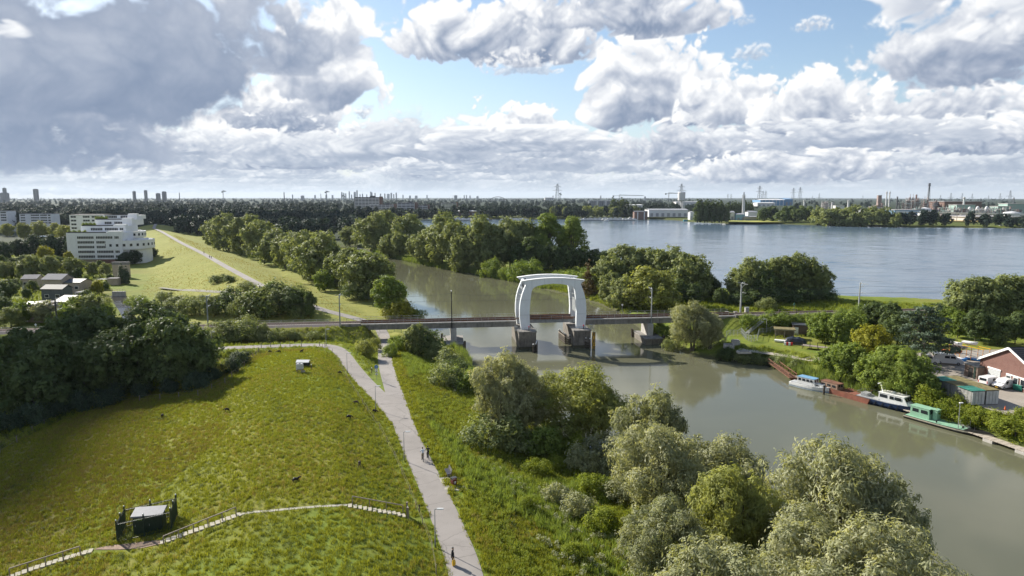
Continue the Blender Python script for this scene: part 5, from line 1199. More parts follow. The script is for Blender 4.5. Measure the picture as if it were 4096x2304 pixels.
# ================================================================ lamps
M_LAMP = mat('lamp_pole_grey', (0.20, 0.21, 0.20), 0.5, 0.1, 2, 0.4); M_LHEAD = mat('lamp_head_pale', (0.62, 0.63, 0.62), 0.4, 0.05)
def lamp_proto():
    o = empty('street_lamp')
    mb = MB(); mb.tube([(0, 0, -0.3), (0, 0, 0.7), (0, 0, 0.72), (0, 0, 4.0)], [0.075, 0.075, 0.05, 0.04], 8); mb.build('pole', M_LAMP, o, True)
    mb = MB(); mb.tube([(0, 0, 3.93), (0.18, 0, 4.0), (0.3, 0, 4.0)], 0.035, 6); mb.build('bracket', M_LAMP, o)
    mb = MB(); mb.loft([[(x, y * w, z) for y, z in ((-1, 3.97), (1, 3.97), (0.8, 4.07), (-0.8, 4.07))] for x, w in ((0.2, 0.07), (0.4, 0.12), (0.8, 0.10), (0.88, 0.05))]); h_ = mb.build('lamp_head', M_LHEAD, o)
    mb = MB(); mb.box((0.55, 0, 3.962), (0.45, 0.16, 0.02)); mb.build('diffuser', M_WHITE2, h_)
    return o
lamps = [(1741, 2190, 'nearest lamp post, left of the path behind the person in black'), (1617, 1845, 'lamp post left of the path beside the two cyclists'), (1503, 1640, 'lamp post at the fork of the path'),
         (1389, 1492, 'lamp post on the left edge of the branch path'), (1305, 1385, 'lamp post at the bend of the branch path'), (849, 1397, 'lamp post on the branch path by the dark trees')]
lp = None
for u, v, lb in lamps:
    x, y, z = GT(u, v)
    if lp is None: lp = lamp_proto(); lp.location = (x, y, z); tag(lp, lb, 'street lamp', 'lamps along the paths')
    else: place_copy(lp, (x, y, z), 0.0, None, lb, 'street lamp', 'lamps along the paths')
x, y, z = GT(3065, 1335); place_copy(lp, (x, y, z), 3.0, None, 'lamp post on the lawn right of the embankment stair', 'street lamp', 'lamps along the paths')

# ================================================================ people
def skinned(name, joints, bones, mats, pick, parent=None, sub=2):
    """one continuous body grown over a skeleton; pick(centre) -> material slot"""
    me = bpy.data.meshes.new(name); keys = list(joints); idx = {k: i for i, k in enumerate(keys)}
    me.from_pydata([joints[k][0] for k in keys], [(idx[a], idx[b]) for a, b in bones], []); o = bpy.data.objects.new(name, me); COL.objects.link(o)
    sk = o.modifiers.new('skin', 'SKIN'); sk.use_smooth_shade = True; sk.branch_smoothing = 0.6
    lay = me.skin_vertices[0] if me.skin_vertices else None
    if lay is None:
        bpy.context.view_layer.objects.active = o; bpy.ops.mesh.customdata_skin_add(); lay = me.skin_vertices[0]
    for k in keys:
        r = joints[k][1]; lay.data[idx[k]].radius = (r, r) if not isinstance(r, tuple) else r
    lay.data[0].use_root = True
    sb = o.modifiers.new('subdivision', 'SUBSURF'); sb.levels = sub; sb.render_levels = sub
    dg = bpy.context.evaluated_depsgraph_get(); dg.update(); m2 = bpy.data.meshes.new_from_object(o.evaluated_get(dg)); bpy.data.objects.remove(o)
    m2.name = name; m2.materials.clear()
    for m_ in mats: m2.materials.append(m_)
    for p in m2.polygons: p.material_index = pick(p.center); p.use_smooth = True
    return add_obj(name, m2, parent)
M_SKIN = mat('skin', (0.45, 0.27, 0.19), 0.5, 0.06); M_COAT = mat('black_cloth', (0.018, 0.018, 0.022), 0.85, 0.3, 6); M_TROU = mat('dark_trousers', (0.02, 0.022, 0.03), 0.85, 0.3, 6)
M_SHIRT = mat('pale_blue_shirt', (0.55, 0.62, 0.72), 0.8, 0.08, 6); M_HAIRG = mat('grey_hair', (0.22, 0.21, 0.2), 0.7, 0.2, 20); M_HAIRD = mat('dark_hair', (0.02, 0.016, 0.012), 0.6, 0.2, 20)
M_YBAG = mat('yellow_bag_cloth', (0.75, 0.45, 0.03), 0.7, 0.1); M_SHOE = mat('shoe_black', (0.012, 0.012, 0.012), 0.5); M_BEIGE = mat('beige_cloth', (0.42, 0.34, 0.24), 0.8, 0.1)
def hand_bones(J, B, wrist, key, fwd, side, curl):
    """palm with four fingers and a thumb"""
    w = Vector(J[wrist][0]); f = Vector(fwd).normalized(); s = Vector(side).normalized(); d = f.cross(s).normalized() * curl
    p = w + f * 0.07; J[key + 'p'] = (tuple(p), 0.026); B.append((wrist, key + 'p'))
    for i, L in enumerate((0.062, 0.07, 0.066, 0.052)):
        a = p + s * (0.024 - 0.016 * i) + f * 0.028; b = a + f * L * 0.5 + d * 0.012; c = b + f * L * 0.4 + d * 0.035
        for q, pt, r in (('a', a, 0.010), ('b', b, 0.009), ('c', c, 0.008)): J['%s%d%s' % (key, i, q)] = (tuple(pt), r)
        B += [(key + 'p', '%s%da' % (key, i)), ('%s%da' % (key, i), '%s%db' % (key, i)), ('%s%db' % (key, i), '%s%dc' % (key, i))]
    t1 = w + f * 0.03 + s * 0.034; t2 = t1 + f * 0.035 + s * 0.016 + d * 0.02; J[key + 't1'] = (tuple(t1), 0.011); J[key + 't2'] = (tuple(t2), 0.009); B += [(wrist, key + 't1'), (key + 't1', key + 't2')]
def head_parts(o, hx, hy, hzz, yaw, hair, long_=0.0):
    e = empty('head', (hx, hy, hzz), yaw); e.parent = o
    mb = MB(); mb.sphere((0, 0, 0.115), (0.078, 0.098, 0.122), 14, 10); mb.sphere((0, -0.1, 0.10), (0.016, 0.022, 0.026), 6, 5); mb.sphere((0.078, 0.005, 0.105), (0.012, 0.026, 0.035), 6, 4); mb.sphere((-0.078, 0.005, 0.105), (0.012, 0.026, 0.035), 6, 4); mb.build('face', M_SKIN, e, True)
    for sx in (-1, 1): mb = MB(); mb.sphere((sx * 0.032, -0.085, 0.125), (0.011, 0.012, 0.008), 6, 4); mb.build('eye', M_BLK, e)
    mb = MB(); mb.box((0, -0.089, 0.052), (0.045, 0.012, 0.010)); mb.build('mouth', mat('lips', (0.35, 0.12, 0.10), 0.5), e)
    mb = MB(); mb.sphere((0, 0.016, 0.148), (0.09, 0.102, 0.108), 12, 8); mb.sphere((0, 0.05, 0.09 - long_ * 0.5), (0.08, 0.065, 0.09 + long_), 10, 6); mb.build('hair', hair, e, True)
def stand_person(loc, rz, label, top=M_COAT, leg=M_TROU, hair=M_HAIRG, H=1.72, coat=0.62, stride=0.0, group=None):
    o = empty('person', loc, rz, label, 'person', group); k = H / 1.75
    J = {'hip': ((0, 0, .95), (.15, .11)), 'waist': ((0, 0.0, 1.1), (.145, .10)), 'chest': ((0, 0, 1.3), (.165, .115)), 'neck': ((0, 0, 1.47), .058), 'nk2': ((0, -.015, 1.53), .05)}
    B = [('hip', 'waist'), ('waist', 'chest'), ('chest', 'neck'), ('neck', 'nk2')]
    for s, n in ((1, 'l'), (-1, 'r')):
        st = stride * s
        J.update({n + 'th': ((s * .09, 0, .86), .095), n + 'kn': ((s * .095, -.03 - st * .5, .5), .065), n + 'cf': ((s * .095, .0 - st * .8 + .02, .32), .06), n + 'an': ((s * .095, .02 - st, .08), .043), n + 'to': ((s * .10, -.13 - st, .035), .04),
                  n + 'sh': ((s * .185, 0, 1.42), .066), n + 'el': ((s * .235, .03, 1.13), .05), n + 'wr': ((s * .245, -.05, .88), .032)})
        B += [('hip', n + 'th'), (n + 'th', n + 'kn'), (n + 'kn', n + 'cf'), (n + 'cf', n + 'an'), (n + 'an', n + 'to'), ('chest', n + 'sh'), (n + 'sh', n + 'el'), (n + 'el', n + 'wr')]
        hand_bones(J, B, n + 'wr', n + 'h', (0, -.1, -1), (-s * 0.3, -1, 0), s * 0.8)
    def pick(c):
        if c.z < 0.10: return 3
        if abs(c.x) > 0.19 and c.z < 0.90: return 2
        if c.z > 1.47: return 2
        return 0 if c.z > coat * 1.45 else 1
    b = skinned('body', J, B, [top, leg, M_SKIN, M_SHOE], pick, o)
    mb = MB(); mb.loft([[(a * math.cos(t), b_ * math.sin(t), z) for t in np.linspace(0, 6.283, 15)[:-1]] for z, a, b_ in ((coat, .20, .165), (.95, .195, .15), (1.15, .185, .135))], False); mb.build('coat_skirt', top, o, True)
    head_parts(o, 0, -.02, 1.53, 0.0, hair); o.scale = (k, k, k); return o
x, y, z = GT(1811, 2259); wk = stand_person((x, y, z + 0.05), R(78), 'person in a black coat standing on the path with a yellow bag', coat=0.72)
bag = empty('shopping_bag', (x + 0.13, y - 0.30, z + 0.06), 0.5, 'yellow bag hanging from the hand of the person in black', 'bag')
mb = MB(); mb.loft([[(sx * a, sy * b_, zz) for sx, sy in ((-1, -1), (1, -1), (1, 1), (-1, 1))] for zz, a, b_ in ((0.03, .15, .07), (.3, .17, .08), (.58, .14, .03))]); mb.build('bag_body', M_YBAG, bag, bevel=0.02)
for s in (-1, 1): mb = MB(); mb.tube([(-.08, s * .02, .57), (-.05, s * .02, .78), (.05, s * .02, .78), (.08, s * .02, .57)], 0.01, 5); mb.build('handle', M_YBAG, bag)
ps = stand_person((*G(838, 1033, 6.45), 6.45), R(-20), 'dark walker, left of the couple on the far dike path', stride=0.15, group='walkers on the far dike path')
place_copy(ps, (*G(845, 1035, 6.45), 6.45), R(-10), None, 'dark walker, right of the couple on the far dike path', 'person', 'walkers on the far dike path')
place_copy(ps, (*G(816, 1016, 6.45), 6.45), R(-30), None, 'lone dark walker ahead of the couple on the far dike path', 'person', 'walkers on the far dike path')

# ---------------------------------------------------------------- cyclists
M_TYRE = mat('tyre_rubber', (0.02, 0.02, 0.02), 0.9); M_BIKE = mat('bicycle_frame_paint', (0.05, 0.05, 0.06), 0.4); M_CHROME = mat('bright_metal', (0.55, 0.56, 0.57), 0.3, 0.05, 3, 0.9)
def bicycle(loc, rz, label):
    o = empty('bicycle', loc, rz, label, 'bicycle', 'bicycles on the path')
    for yy in (-0.52, 0.55):
        w = empty('wheel', (0, yy, 0.34)); w.parent = o
        for nm, r, m_, rr in (('tyre', .32, M_TYRE, .022), ('rim', .295, M_CHROME, .012)):
            mb = MB(); mb.tube([(0, r * math.cos(t), r * math.sin(t)) for t in np.linspace(0, 6.2832, 21)], rr, 6, False); mb.build(nm, m_, w)
        mb = MB()
        for t in np.linspace(0, 3.1416, 8)[:-1]: mb.bar((0, .29 * math.cos(t), .29 * math.sin(t)), (0, -.29 * math.cos(t), -.29 * math.sin(t)), 0.006)
        mb.build('spokes', M_CHROME, w)
    mb = MB(); P_ = {'r': (0, .55, .34), 'bb': (0, .1, .3), 's': (0, .22, .86), 'h': (0, -.36, .88), 'f': (0, -.52, .34)}
    for a, b in (('r', 'bb'), ('r', 's'), ('bb', 's'), ('bb', 'h'), ('h', 'f')): mb.tube([P_[a], P_[b]], 0.022, 6)
    mb.tube([(0, .215, .7), (0, -.34, .8)], 0.018, 6); mb.build('frame', M_BIKE, o)
    mb = MB(); mb.tube([(-.3, -.2, 1.06), (-.22, -.34, 1.07), (0, -.37, 1.04), (.22, -.34, 1.07), (.3, -.2, 1.06)], 0.014, 6); mb.tube([(0, -.36, .88), (0, -.37, 1.05)], 0.014, 6); mb.build('handlebar', M_CHROME, o)
    mb = MB(); mb.loft([[(sx * a, yy, zz) for sx, zz in ((-1, .93), (1, .93), (.8, .98), (-.8, .98))] for yy, a in ((.1, .03), (.2, .06), (.32, .1), (.36, .08))]); mb.build('saddle', M_BLK, o)
    mb = MB(); mb.box((0, .62, .72), (.14, .36, .02)); mb.build('carrier', M_BIKE, o)
    mb = MB(); mb.bar((-.08, .1, .3), (.08, .1, .3), .03); mb.bar((.08, .1, .3), (.08, .1, .13), .02); mb.bar((-.08, .1, .3), (-.08, .1, .47), .02); mb.box((.13, .1, .13), (.1, .08, .02)); mb.box((-.13, .1, .47), (.1, .08, .02)); mb.build('cranks', M_DARKST, o)
    return o
def rider(loc, rz, label, top, leg, hair):
    o = empty('person', loc, rz, label, 'person', 'cyclists on the path')
    J = {'hip': ((0, .24, 1.04), (.15, .12)), 'waist': ((0, .2, 1.18), (.14, .10)), 'chest': ((0, .12, 1.38), (.16, .115)), 'neck': ((0, .06, 1.54), .056), 'nk2': ((0, .035, 1.59), .05)}
    B = [('hip', 'waist'), ('waist', 'chest'), ('chest', 'neck'), ('neck', 'nk2')]
    for s, n, kn, ft in ((1, 'l', (.11, -.12, .74), (.13, .1, .16)), (-1, 'r', (-.11, -.18, .96), (-.13, .1, .50))):
        J.update({n + 'th': ((s * .09, .2, 1.0), .09), n + 'kn': (kn, .066), n + 'cf': (tuple((kn[i] * .55 + ft[i] * .45) for i in range(3)), .06), n + 'an': (ft, .042), n + 'to': ((ft[0], ft[1] - .15, ft[2] - .03), .038),
                  n + 'sh': ((s * .18, .1, 1.49), .064), n + 'el': ((s * .27, -.02, 1.28), .048), n + 'wr': ((s * .29, -.15, 1.12), .032)})
        B += [('hip', n + 'th'), (n + 'th', n + 'kn'), (n + 'kn', n + 'cf'), (n + 'cf', n + 'an'), (n + 'an', n + 'to'), ('chest', n + 'sh'), (n + 'sh', n + 'el'), (n + 'el', n + 'wr')]
        hand_bones(J, B, n + 'wr', n + 'h', (0, -1, -.35), (-s, 0, 0), s * 1.0)
    def pick(c):
        if c.z > 1.55: return 2
        if c.y < -.13 and c.z > 1.0 and abs(c.x) > .2: return 2
        if c.z > 1.1 and c.y > -.2: return 0
        if c.z < .22 or (c.x < -.08 and c.z < .56 and c.y < .25): return 3
        return 1
    skinned('body', J, B, [top, leg, M_SKIN, M_SHOE], pick, o); head_parts(o, 0, .03, 1.59, 0.0, hair); return o
PD = Vector((MAIN_PATH[7][0] - MAIN_PATH[4][0], MAIN_PATH[7][1] - MAIN_PATH[4][1], 0)).normalized(); PYAW = math.atan2(PD.y, PD.x) - math.pi / 2 + math.pi
x, y, z = GT(1691, 1843); bicycle((x, y, z + 0.05), PYAW, 'bicycle under the rider in the pale blue shirt'); rider((x, y, z + 0.05), PYAW, 'cyclist in a pale blue shirt riding away, left of the two', M_SHIRT, M_BEIGE, M_HAIRD)
x, y, z = GT(1712, 1836); bicycle((x, y, z + 0.05), PYAW, 'bicycle under the rider in black'); rider((x, y, z + 0.05), PYAW, 'cyclist in a black top riding away, right of the two', M_COAT, M_TROU, M_HAIRD)

# ================================================================ bench, bin, slabs and steps right of the path
M_SLAB = mat('paving_slab', (0.38, 0.36, 0.29), 0.9, 0.2, 1.5, bump=0.01, dirt=0.4, dcol=(0.16, 0.17, 0.09)); M_STEP = mat('concrete_step', (0.40, 0.37, 0.29), 0.9, 0.12, 1.5, bump=0.01, dirt=0.3, dcol=(0.22, 0.2, 0.12))
M_BENCH = mat('bench_slats', (0.035, 0.035, 0.05), 0.5, 0.2, 3)
bx, by, bz = GT(1790, 1900); PA = math.atan2(PD.y, PD.x)
bn = empty('park_bench', (bx, by, bz), PA, 'dark slatted bench on slabs right of the path', 'bench')
sl = MB(); sl.box((0, 0, 0), (1.9, 0.11, 0.05)); slm = sl.mesh('slat', M_BENCH)
for yy in (0.16, 0.02, -0.12, -0.26): add_obj('slat', slm, bn, (0, yy, 0.46))
for zz in (0.62, 0.76, 0.90): o = add_obj('slat', slm, bn, (0, -0.33 - (zz - .6) * .25, zz)); o.rotation_euler = (R(75), 0, 0)
for xx in (-0.75, 0.75): mb = MB(); mb.box((xx, -0.05, 0.22), (0.09, 0.42, 0.46)); mb.bar((xx, -0.27, 0.4), (xx, -0.42, 0.95), 0.06); mb.build('leg', M_CONC, bn)
x, y, z = GT(1815, 1942); lb = empty('litter_bin', (x, y, z), PA - 1.2, 'dark red litter bin with a white pictogram beside the bench', 'litter bin')
mb = MB(); mb.loft([[(sx * a, sy * a * .8, zz) for sx, sy in ((-1, -1), (1, -1), (1, 1), (-1, 1))] for zz, a in ((0, .26), (.78, .32))]); b_ = mb.build('bin_body', mat('bin_red', (0.16, 0.035, 0.03), 0.5, .1), lb, bevel=.02)
mb = MB(); mb.box((0, 0, 1.0), (.68, .56, .07)); mb.build('lid', M_DARKST, lb)
for sx in (-1, 1): mb = MB(); mb.box((sx * .29, 0, .88), (.04, .4, .22)); mb.build('lid_post', M_DARKST, lb)
mb = MB(); mb.box((-.1, -.262, .52), (.09, .02, .09)); mb.box((.06, -.262, .5), (.14, .02, .2)); mb.box((0.0, -.258, .32), (.26, .02, .05)); mb.build('pictogram', M_WHITE2, b_)
sm = MB(); sm.box((0, 0, 0), (0.58, 0.58, 0.08)); slab_me = sm.mesh('slab', M_SLAB)
def slab_field(name, label, u, v, nx_, ny_, rot, pitch=0.61, cat='paving'):
    x0, y0, _ = GT(u, v); o = empty(name, (0, 0, 0), 0, label, cat)
    for i in range(nx_):
        for j in range(ny_):
            px_ = x0 + math.cos(rot) * i * pitch - math.sin(rot) * j * pitch; py_ = y0 + math.sin(rot) * i * pitch + math.cos(rot) * j * pitch
            q = add_obj('slab', slab_me, o, (px_, py_, hz(px_, py_) + 0.03 + 0.012 * random.random()), rot + random.uniform(-.03, .03))
    return o
slab_field('bench_paving', 'mossy paving slabs under the dark bench', 1775, 1932, 4, 3, PA - math.pi / 2)
slab_field('crossing_paving', 'row of pale slabs leading off the path past the red bin', 1788, 1957, 4, 2, -0.1)
cm_ = MB(); cm_.box((0, 0, 0), (0.5, 0.45, 0.08)); crest_me = cm_.mesh('slab', M_SLAB)
stm = MB(); stm.box((0, 0, 0), (0.40, 0.8, 0.14)); step_me = stm.mesh('step', M_STEP)
def flight(pxs, label, sp=0.42, name='garden_steps', mesh=None, sink=0.0, skip=None):
    """steps laid down the slope along photo points"""
    W_ = np.array([GT(u, v) for u, v in pxs]); d = np.r_[0, np.cumsum(np.hypot(*np.diff(W_[:, :2], axis=0).T))]; o = empty(name, (0, 0, 0), 0, label, 'steps'); n = int(d[-1] / sp)
    for i in range(n + 1):
        t = i * sp; x = np.interp(t, d, W_[:, 0]); y = np.interp(t, d, W_[:, 1]); x2 = np.interp(min(t + .4, d[-1]), d, W_[:, 0]); y2 = np.interp(min(t + .4, d[-1]), d, W_[:, 1]); x1 = np.interp(max(t - .4, 0), d, W_[:, 0]); y1 = np.interp(max(t - .4, 0), d, W_[:, 1])
        add_obj('step', mesh or step_me, o, (x, y, hz(x, y) + 0.06 + 0.01 * random.random() - sink), math.atan2(y2 - y1, x2 - x1) + random.uniform(-.02, .02))
    return o
flight([(1845, 1952), (1880, 1965), (1925, 1985), (1960, 1990)], 'worn earth steps descending right from the slabs', 0.7, 'bank_steps')
flight([(1400, 2026), (1510, 2046), (1625, 2068)], 'pale concrete steps between the dike crest and the path gate', 0.5, 'crest_steps')
flight([(650, 2172), (800, 2118), (900, 2082), (965, 2058)], 'pale concrete steps climbing from the green enclosure to the crest', 0.5, 'slope_steps')
flight([(20, 2320), (130, 2278), (250, 2240), (370, 2205)], 'pale concrete steps at the bottom left corner', 0.5, 'corner_steps')
flight([(975, 2056), (1060, 2046), (1160, 2036), (1280, 2026), (1390, 2023)], 'grassy line of slabs along the dike crest', 0.53, 'crest_slabs', crest_me, 0.07)
ld = [GT(u, v) for u, v in ((375, 2200), (470, 2200), (560, 2196), (650, 2175), (640, 2160), (560, 2170), (470, 2180), (400, 2190))]
mb = MB(); mb.add([(p[0], p[1], p[2] + 0.05) for p in ld], [tuple(range(len(ld)))]); tag(mb.build('earth_patch', mat('bare_earth', (0.24, 0.17, 0.12), 0.95, 0.25, 2, bump=0.05)), 'bare brown earth in front of the green enclosure', 'ground', kind='structure')
def handrail(a, b, k, label, h=0.95):
    A, B_ = np.array(GT(*a)), np.array(GT(*b)); o = empty('handrail', (0, 0, 0), 0, label, 'handrail'); mb = MB(); mb.bar(A + (0, 0, h), B_ + (0, 0, h), 0.09); mb.build('rail', M_WOOD, o)
    for i in range(k + 1):
        p = A + (B_ - A) * (i / k); z0 = hz(p[0], p[1]); mb = MB(); mb.box((p[0], p[1], (z0 - .2 + p[2] + h) / 2), (.08, .08, p[2] + h - z0 + .1)); mb.build('post', M_WOOD, o)
handrail((1410, 2019), (1612, 2055), 3, 'wooden handrail above the crest steps near the path'); handrail((655, 2182), (945, 2064), 5, 'wooden handrail beside the steps right of the enclosure'); handrail((40, 2312), (322, 2222), 4, 'wooden handrail at the bottom left corner')
x, y, z = GT(1628, 2070); gp = empty('gate_posts', (x, y, z), 0.1, 'narrow wooden gate at the foot of the crest steps', 'gate')
for dx, dy, h in ((0, 0.5, 1.5), (0.12, -0.35, 1.3)): mb = MB(); mb.box((dx, dy, h / 2 - .1), (.2, .2, h + .2)); mb.build('post', M_WOOD, gp)
mb = MB(); mb.box((.08, .08, .75), (.07, .7, .9)); mb.build('gate_leaf', M_STEEL, gp)
for u, v, lb in ((1677, 2052, 'single wooden post between the crest gate and the path'), (1246, 1480, 'short black post with white cap right of the water tank'), (1487, 1492, 'short black post with white cap on the verge left of the sign')):
    x, y, z = GT(u, v); o = empty('marker_post', (x, y, z), .2, lb, 'post'); mb = MB(); mb.cyl((0, 0), .07, -.2, .95, 8); mb.build('post_shaft', M_TIMBER, o)
    if v < 2000: mb = MB(); mb.cyl((0, 0), .085, .95, 1.12, 8); mb.build('cap', M_WHITE2, o)

# ================================================================ fenced transformer kiosk on the slope
M_FGREEN = mat('dark_green_paint', (0.012, 0.03, 0.022), 0.45, 0.2, 2); M_LID = mat('grey_kiosk_lid', (0.17, 0.18, 0.20), 0.6, 0.1, 2, dirt=.2)
c0 = np.array(GT(470, 2172)); c1 = np.array(GT(686, 2122)); c2 = np.array(GT(708, 2064)); c3 = c0 + (c2 - c1) * 1.0
en = empty('fenced_enclosure', tuple(c0), 0, 'dark green bar fence enclosure on the pasture slope', 'fence')
for nm, a, b in (('front', c0, c1), ('right', c1, c2), ('back', c2, c3), ('left', c3, c0)):
    L = np.linalg.norm(b - a); n = int(L / 0.14); mb = MB(); za, zb = hz(a[0], a[1]) - c0[2], hz(b[0], b[1]) - c0[2]
    for i in range(n + 1):
        t = i / n; p = a + (b - a) * t - c0; zz = za + (zb - za) * t; mb.bar((p[0], p[1], zz), (p[0], p[1], zz + 2.05), 0.035)
    for f in (0.15, 1.9): mb.bar((*(a - c0)[:2], za + f), (*(b - c0)[:2], zb + f), 0.06)
    mb.build('fence_panel', M_FGREEN, en)
    for t in (0.0, 0.5):
        p = a + (b - a) * t - c0; zz = za + (zb - za) * t; mb = MB(); mb.box((p[0], p[1], zz + 1.05), (.11, .11, 2.5)); q = mb.build('post', M_FGREEN, en); mb = MB(); mb.sphere((p[0], p[1], zz + 2.36), .09, 8, 5); mb.build('finial', M_STEEL, q)
fd = c1 - c0; fy = math.atan2(fd[1], fd[0]); mid = c0 + (c1 - c0) * 0.55 + (c2 - c1) * 0.45
kz = hz(mid[0], mid[1]) - 0.1
kk = empty('transformer_kiosk', (mid[0], mid[1], kz), fy, 'dark transformer cabinet with a sloping grey lid inside the enclosure', 'cabinet')
mb = MB(); mb.box((0, 0, 0.85), (2.7, 1.25, 1.9)); mb.build('body', M_FGREEN, kk, bevel=.03)
mb = MB(); mb.xprism([(-.85, 1.78), (-.85, 1.95), (.75, 2.25), (.8, 2.08)], -1.5, 1.5); mb.build('lid', M_LID, kk, bevel=.02)
for sx in (-.66, .66): mb = MB(); mb.box((sx, -.64, .85), (1.24, .03, 1.6)); d_ = mb.build('door', M_FGREEN, kk); mb = MB(); mb.box((sx - .5, -.67, .9), (.05, .04, .22)); mb.build('handle', M_STEEL, d_)
mb = MB(); mb.box((-.85, -.665, 1.52), (.7, .02, .22)); mb.build('sticker', mat('sticker_green', (.28, .42, .05), .5), kk)

# ================================================================ pasture: sheep, water tank, trough, fences
M_WOOL = mat('dark_brown_wool', (0.022, 0.016, 0.013), 0.95, 0.35, 5, bump=0.03, bscale=14); M_WOOL2 = mat('grey_brown_wool', (0.085, 0.065, 0.05), 0.95, 0.35, 5, bump=0.03, bscale=14); M_WPATCH = mat('white_wool', (0.5, 0.47, 0.42), 0.95, .1, 5)
def sheep_mesh(key, graze=True, lying=False, mats=None, patch=False):
    zb = 0.34 if lying else 0.62
    J = {'ch': ((0, -.30, zb + .02), (.20, .23)), 'mid': ((0, 0, zb), (.215, .22)), 'rp': ((0, .34, zb + .03), (.19, .21)), 'tail': ((0, .52, zb - .02), .05), 'nk': ((0, -.52, zb + (.04 if graze else .2)), .115)}
    B = [('mid', 'ch'), ('mid', 'rp'), ('rp', 'tail'), ('ch', 'nk')]
    if graze and not lying: J.update({'pol': ((0, -.72, zb - .12), .09), 'muz': ((0, -.82, zb - .34), .055)})
    else: J.update({'pol': ((0, -.68, zb + .26), .09), 'muz': ((0, -.86, zb + .16), .055)})
    J.update({'e1': ((.10, J['pol'][0][1] + .02, J['pol'][0][2] + .04), .022), 'e2': ((-.10, J['pol'][0][1] + .02, J['pol'][0][2] + .04), .022), 'e3': ((.17, J['pol'][0][1] + .05, J['pol'][0][2] + .02), .014), 'e4': ((-.17, J['pol'][0][1] + .05, J['pol'][0][2] + .02), .014)})
    B += [('nk', 'pol'), ('pol', 'muz'), ('pol', 'e1'), ('pol', 'e2'), ('e1', 'e3'), ('e2', 'e4')]
    for s, n in ((1, 'l'), (-1, 'r')):
        if lying: J.update({n + 'f1': ((s * .17, -.34, .14), .06), n + 'f2': ((s * .2, -.56, .06), .035), n + 'h1': ((s * .2, .3, .15), .08), n + 'h2': ((s * .24, .05, .06), .035)}); B += [('ch', n + 'f1'), (n + 'f1', n + 'f2'), ('rp', n + 'h1'), (n + 'h1', n + 'h2')]
        else:
            J.update({n + 'f1': ((s * .12, -.32, .42), .065), n + 'f2': ((s * .12, -.33, .24), .035), n + 'f3': ((s * .12, -.31, .06), .026), n + 'f4': ((s * .12, -.35, .02), .03),
                      n + 'h1': ((s * .12, .30, .44), .085), n + 'h2': ((s * .12, .42, .25), .038), n + 'h3': ((s * .12, .38, .07), .026), n + 'h4': ((s * .12, .34, .02), .03)})
            B += [('ch', n + 'f1'), (n + 'f1', n + 'f2'), (n + 'f2', n + 'f3'), (n + 'f3', n + 'f4'), ('rp', n + 'h1'), (n + 'h1', n + 'h2'), (n + 'h2', n + 'h3'), (n + 'h3', n + 'h4')]
    J = {'mid': J.pop('mid'), **J}
    o = skinned(key, J, B, mats or [M_WOOL, M_WPATCH], (lambda c: 1 if (patch and c.y > .1 and c.y < .42 and c.z > zb + .1) else 0)); me = o.data; bpy.data.objects.remove(o); return me
SH = {'graze': sheep_mesh('grazing_sheep'), 'grey': sheep_mesh('grey_sheep', True, False, [M_WOOL2, M_WPATCH]), 'patch': sheep_mesh('patched_sheep', True, False, None, True), 'head': sheep_mesh('standing_sheep', False), 'lie': sheep_mesh('lying_sheep', False, True, None, True)}
for k, u, v, rz, lb in (('graze', 1079, 1413, 1.4, 'dark sheep by the upper fence, leftmost of three'), ('graze', 1117, 1413, -1.7, 'dark sheep in long grass by the upper fence, middle of three'), ('head', 1206, 1412, 2.6, 'dark sheep by the upper fence, rightmost of three, above the tank'),
                        ('graze', 1360, 1498, -1.3, 'dark sheep right of the white roofed trough near the path'), ('grey', 1426, 1618, -1.5, 'grey-brown sheep grazing left of the path fork'), ('patch', 1395, 1677, 1.6, 'black sheep with a white rump patch below the path fork'),
                        ('graze', 1498, 1653, 1.2, 'dark sheep half hidden in the verge by the fork lamp'), ('graze', 909, 1648, -1.6, 'dark sheep alone in the middle of the shaded pasture'), ('head', 650, 1672, .2, 'dark sheep farthest left in the shaded pasture'),
                        ('grey', 1438, 1866, 3.3, 'brown sheep seen from behind beside the cyclists'), ('lie', 1180, 1925, 1.9, 'black and white sheep lying in the grass above the enclosure steps')):
    x, y, z = GT(u, v); o = add_obj('sheep', SH[k], None, (x, y, z), rz); o.scale = (.82,) * 3; tag(o, lb, 'sheep', 'sheep in the pasture')
x, y, z = GT(1200, 1490); tk = empty('water_tank', (x, y, z), 0.1, 'white caged water tank on a stand in the pasture', 'water tank')
mb = MB(); mb.box((0, 0, 1.18), (1.12, .95, .98)); mb.build('bladder', M_WHITE2, tk, bevel=.06); mb = MB(); mb.cyl((0, 0), .16, 1.66, 1.75, 10); mb.build('cap', M_BLK, tk)
mb = MB()
for xx in np.linspace(-.58, .58, 7):
    for yy in (-.5, .5): mb.bar((xx, yy, .66), (xx, yy, 1.7), .03)
    mb.bar((xx, -.5, 1.7), (xx, .5, 1.7), .03)
for zz in (.8, 1.0, 1.2, 1.4, 1.6, 1.7):
    for yy in (-.5, .5): mb.bar((-.58, yy, zz), (.58, yy, zz), .03)
    for xx in (-.58, .58): mb.bar((xx, -.5, zz), (xx, .5, zz), .03)
mb.build('cage', M_STEEL, tk); mb = MB()
for xx in (-.5, .5):
    for yy in (-.42, .42): mb.box((xx, yy, .28), (.1, .1, .66))
mb.box((0, 0, .61), (1.2, 1.0, .1)); mb.build('stand', M_WOOD, tk)
x, y, z = GT(1214, 1490); tr = empty('drinking_trough', (x, y - .3, z), .2, 'round white drinking trough at the foot of the water tank', 'trough'); mb = MB(); mb.lathe((0, 0, 0), [(.3, 0), (.42, .42), (.38, .42), (.3, .12), (.02, .1)], 14); mb.build('basin', M_WPATCH, tr)
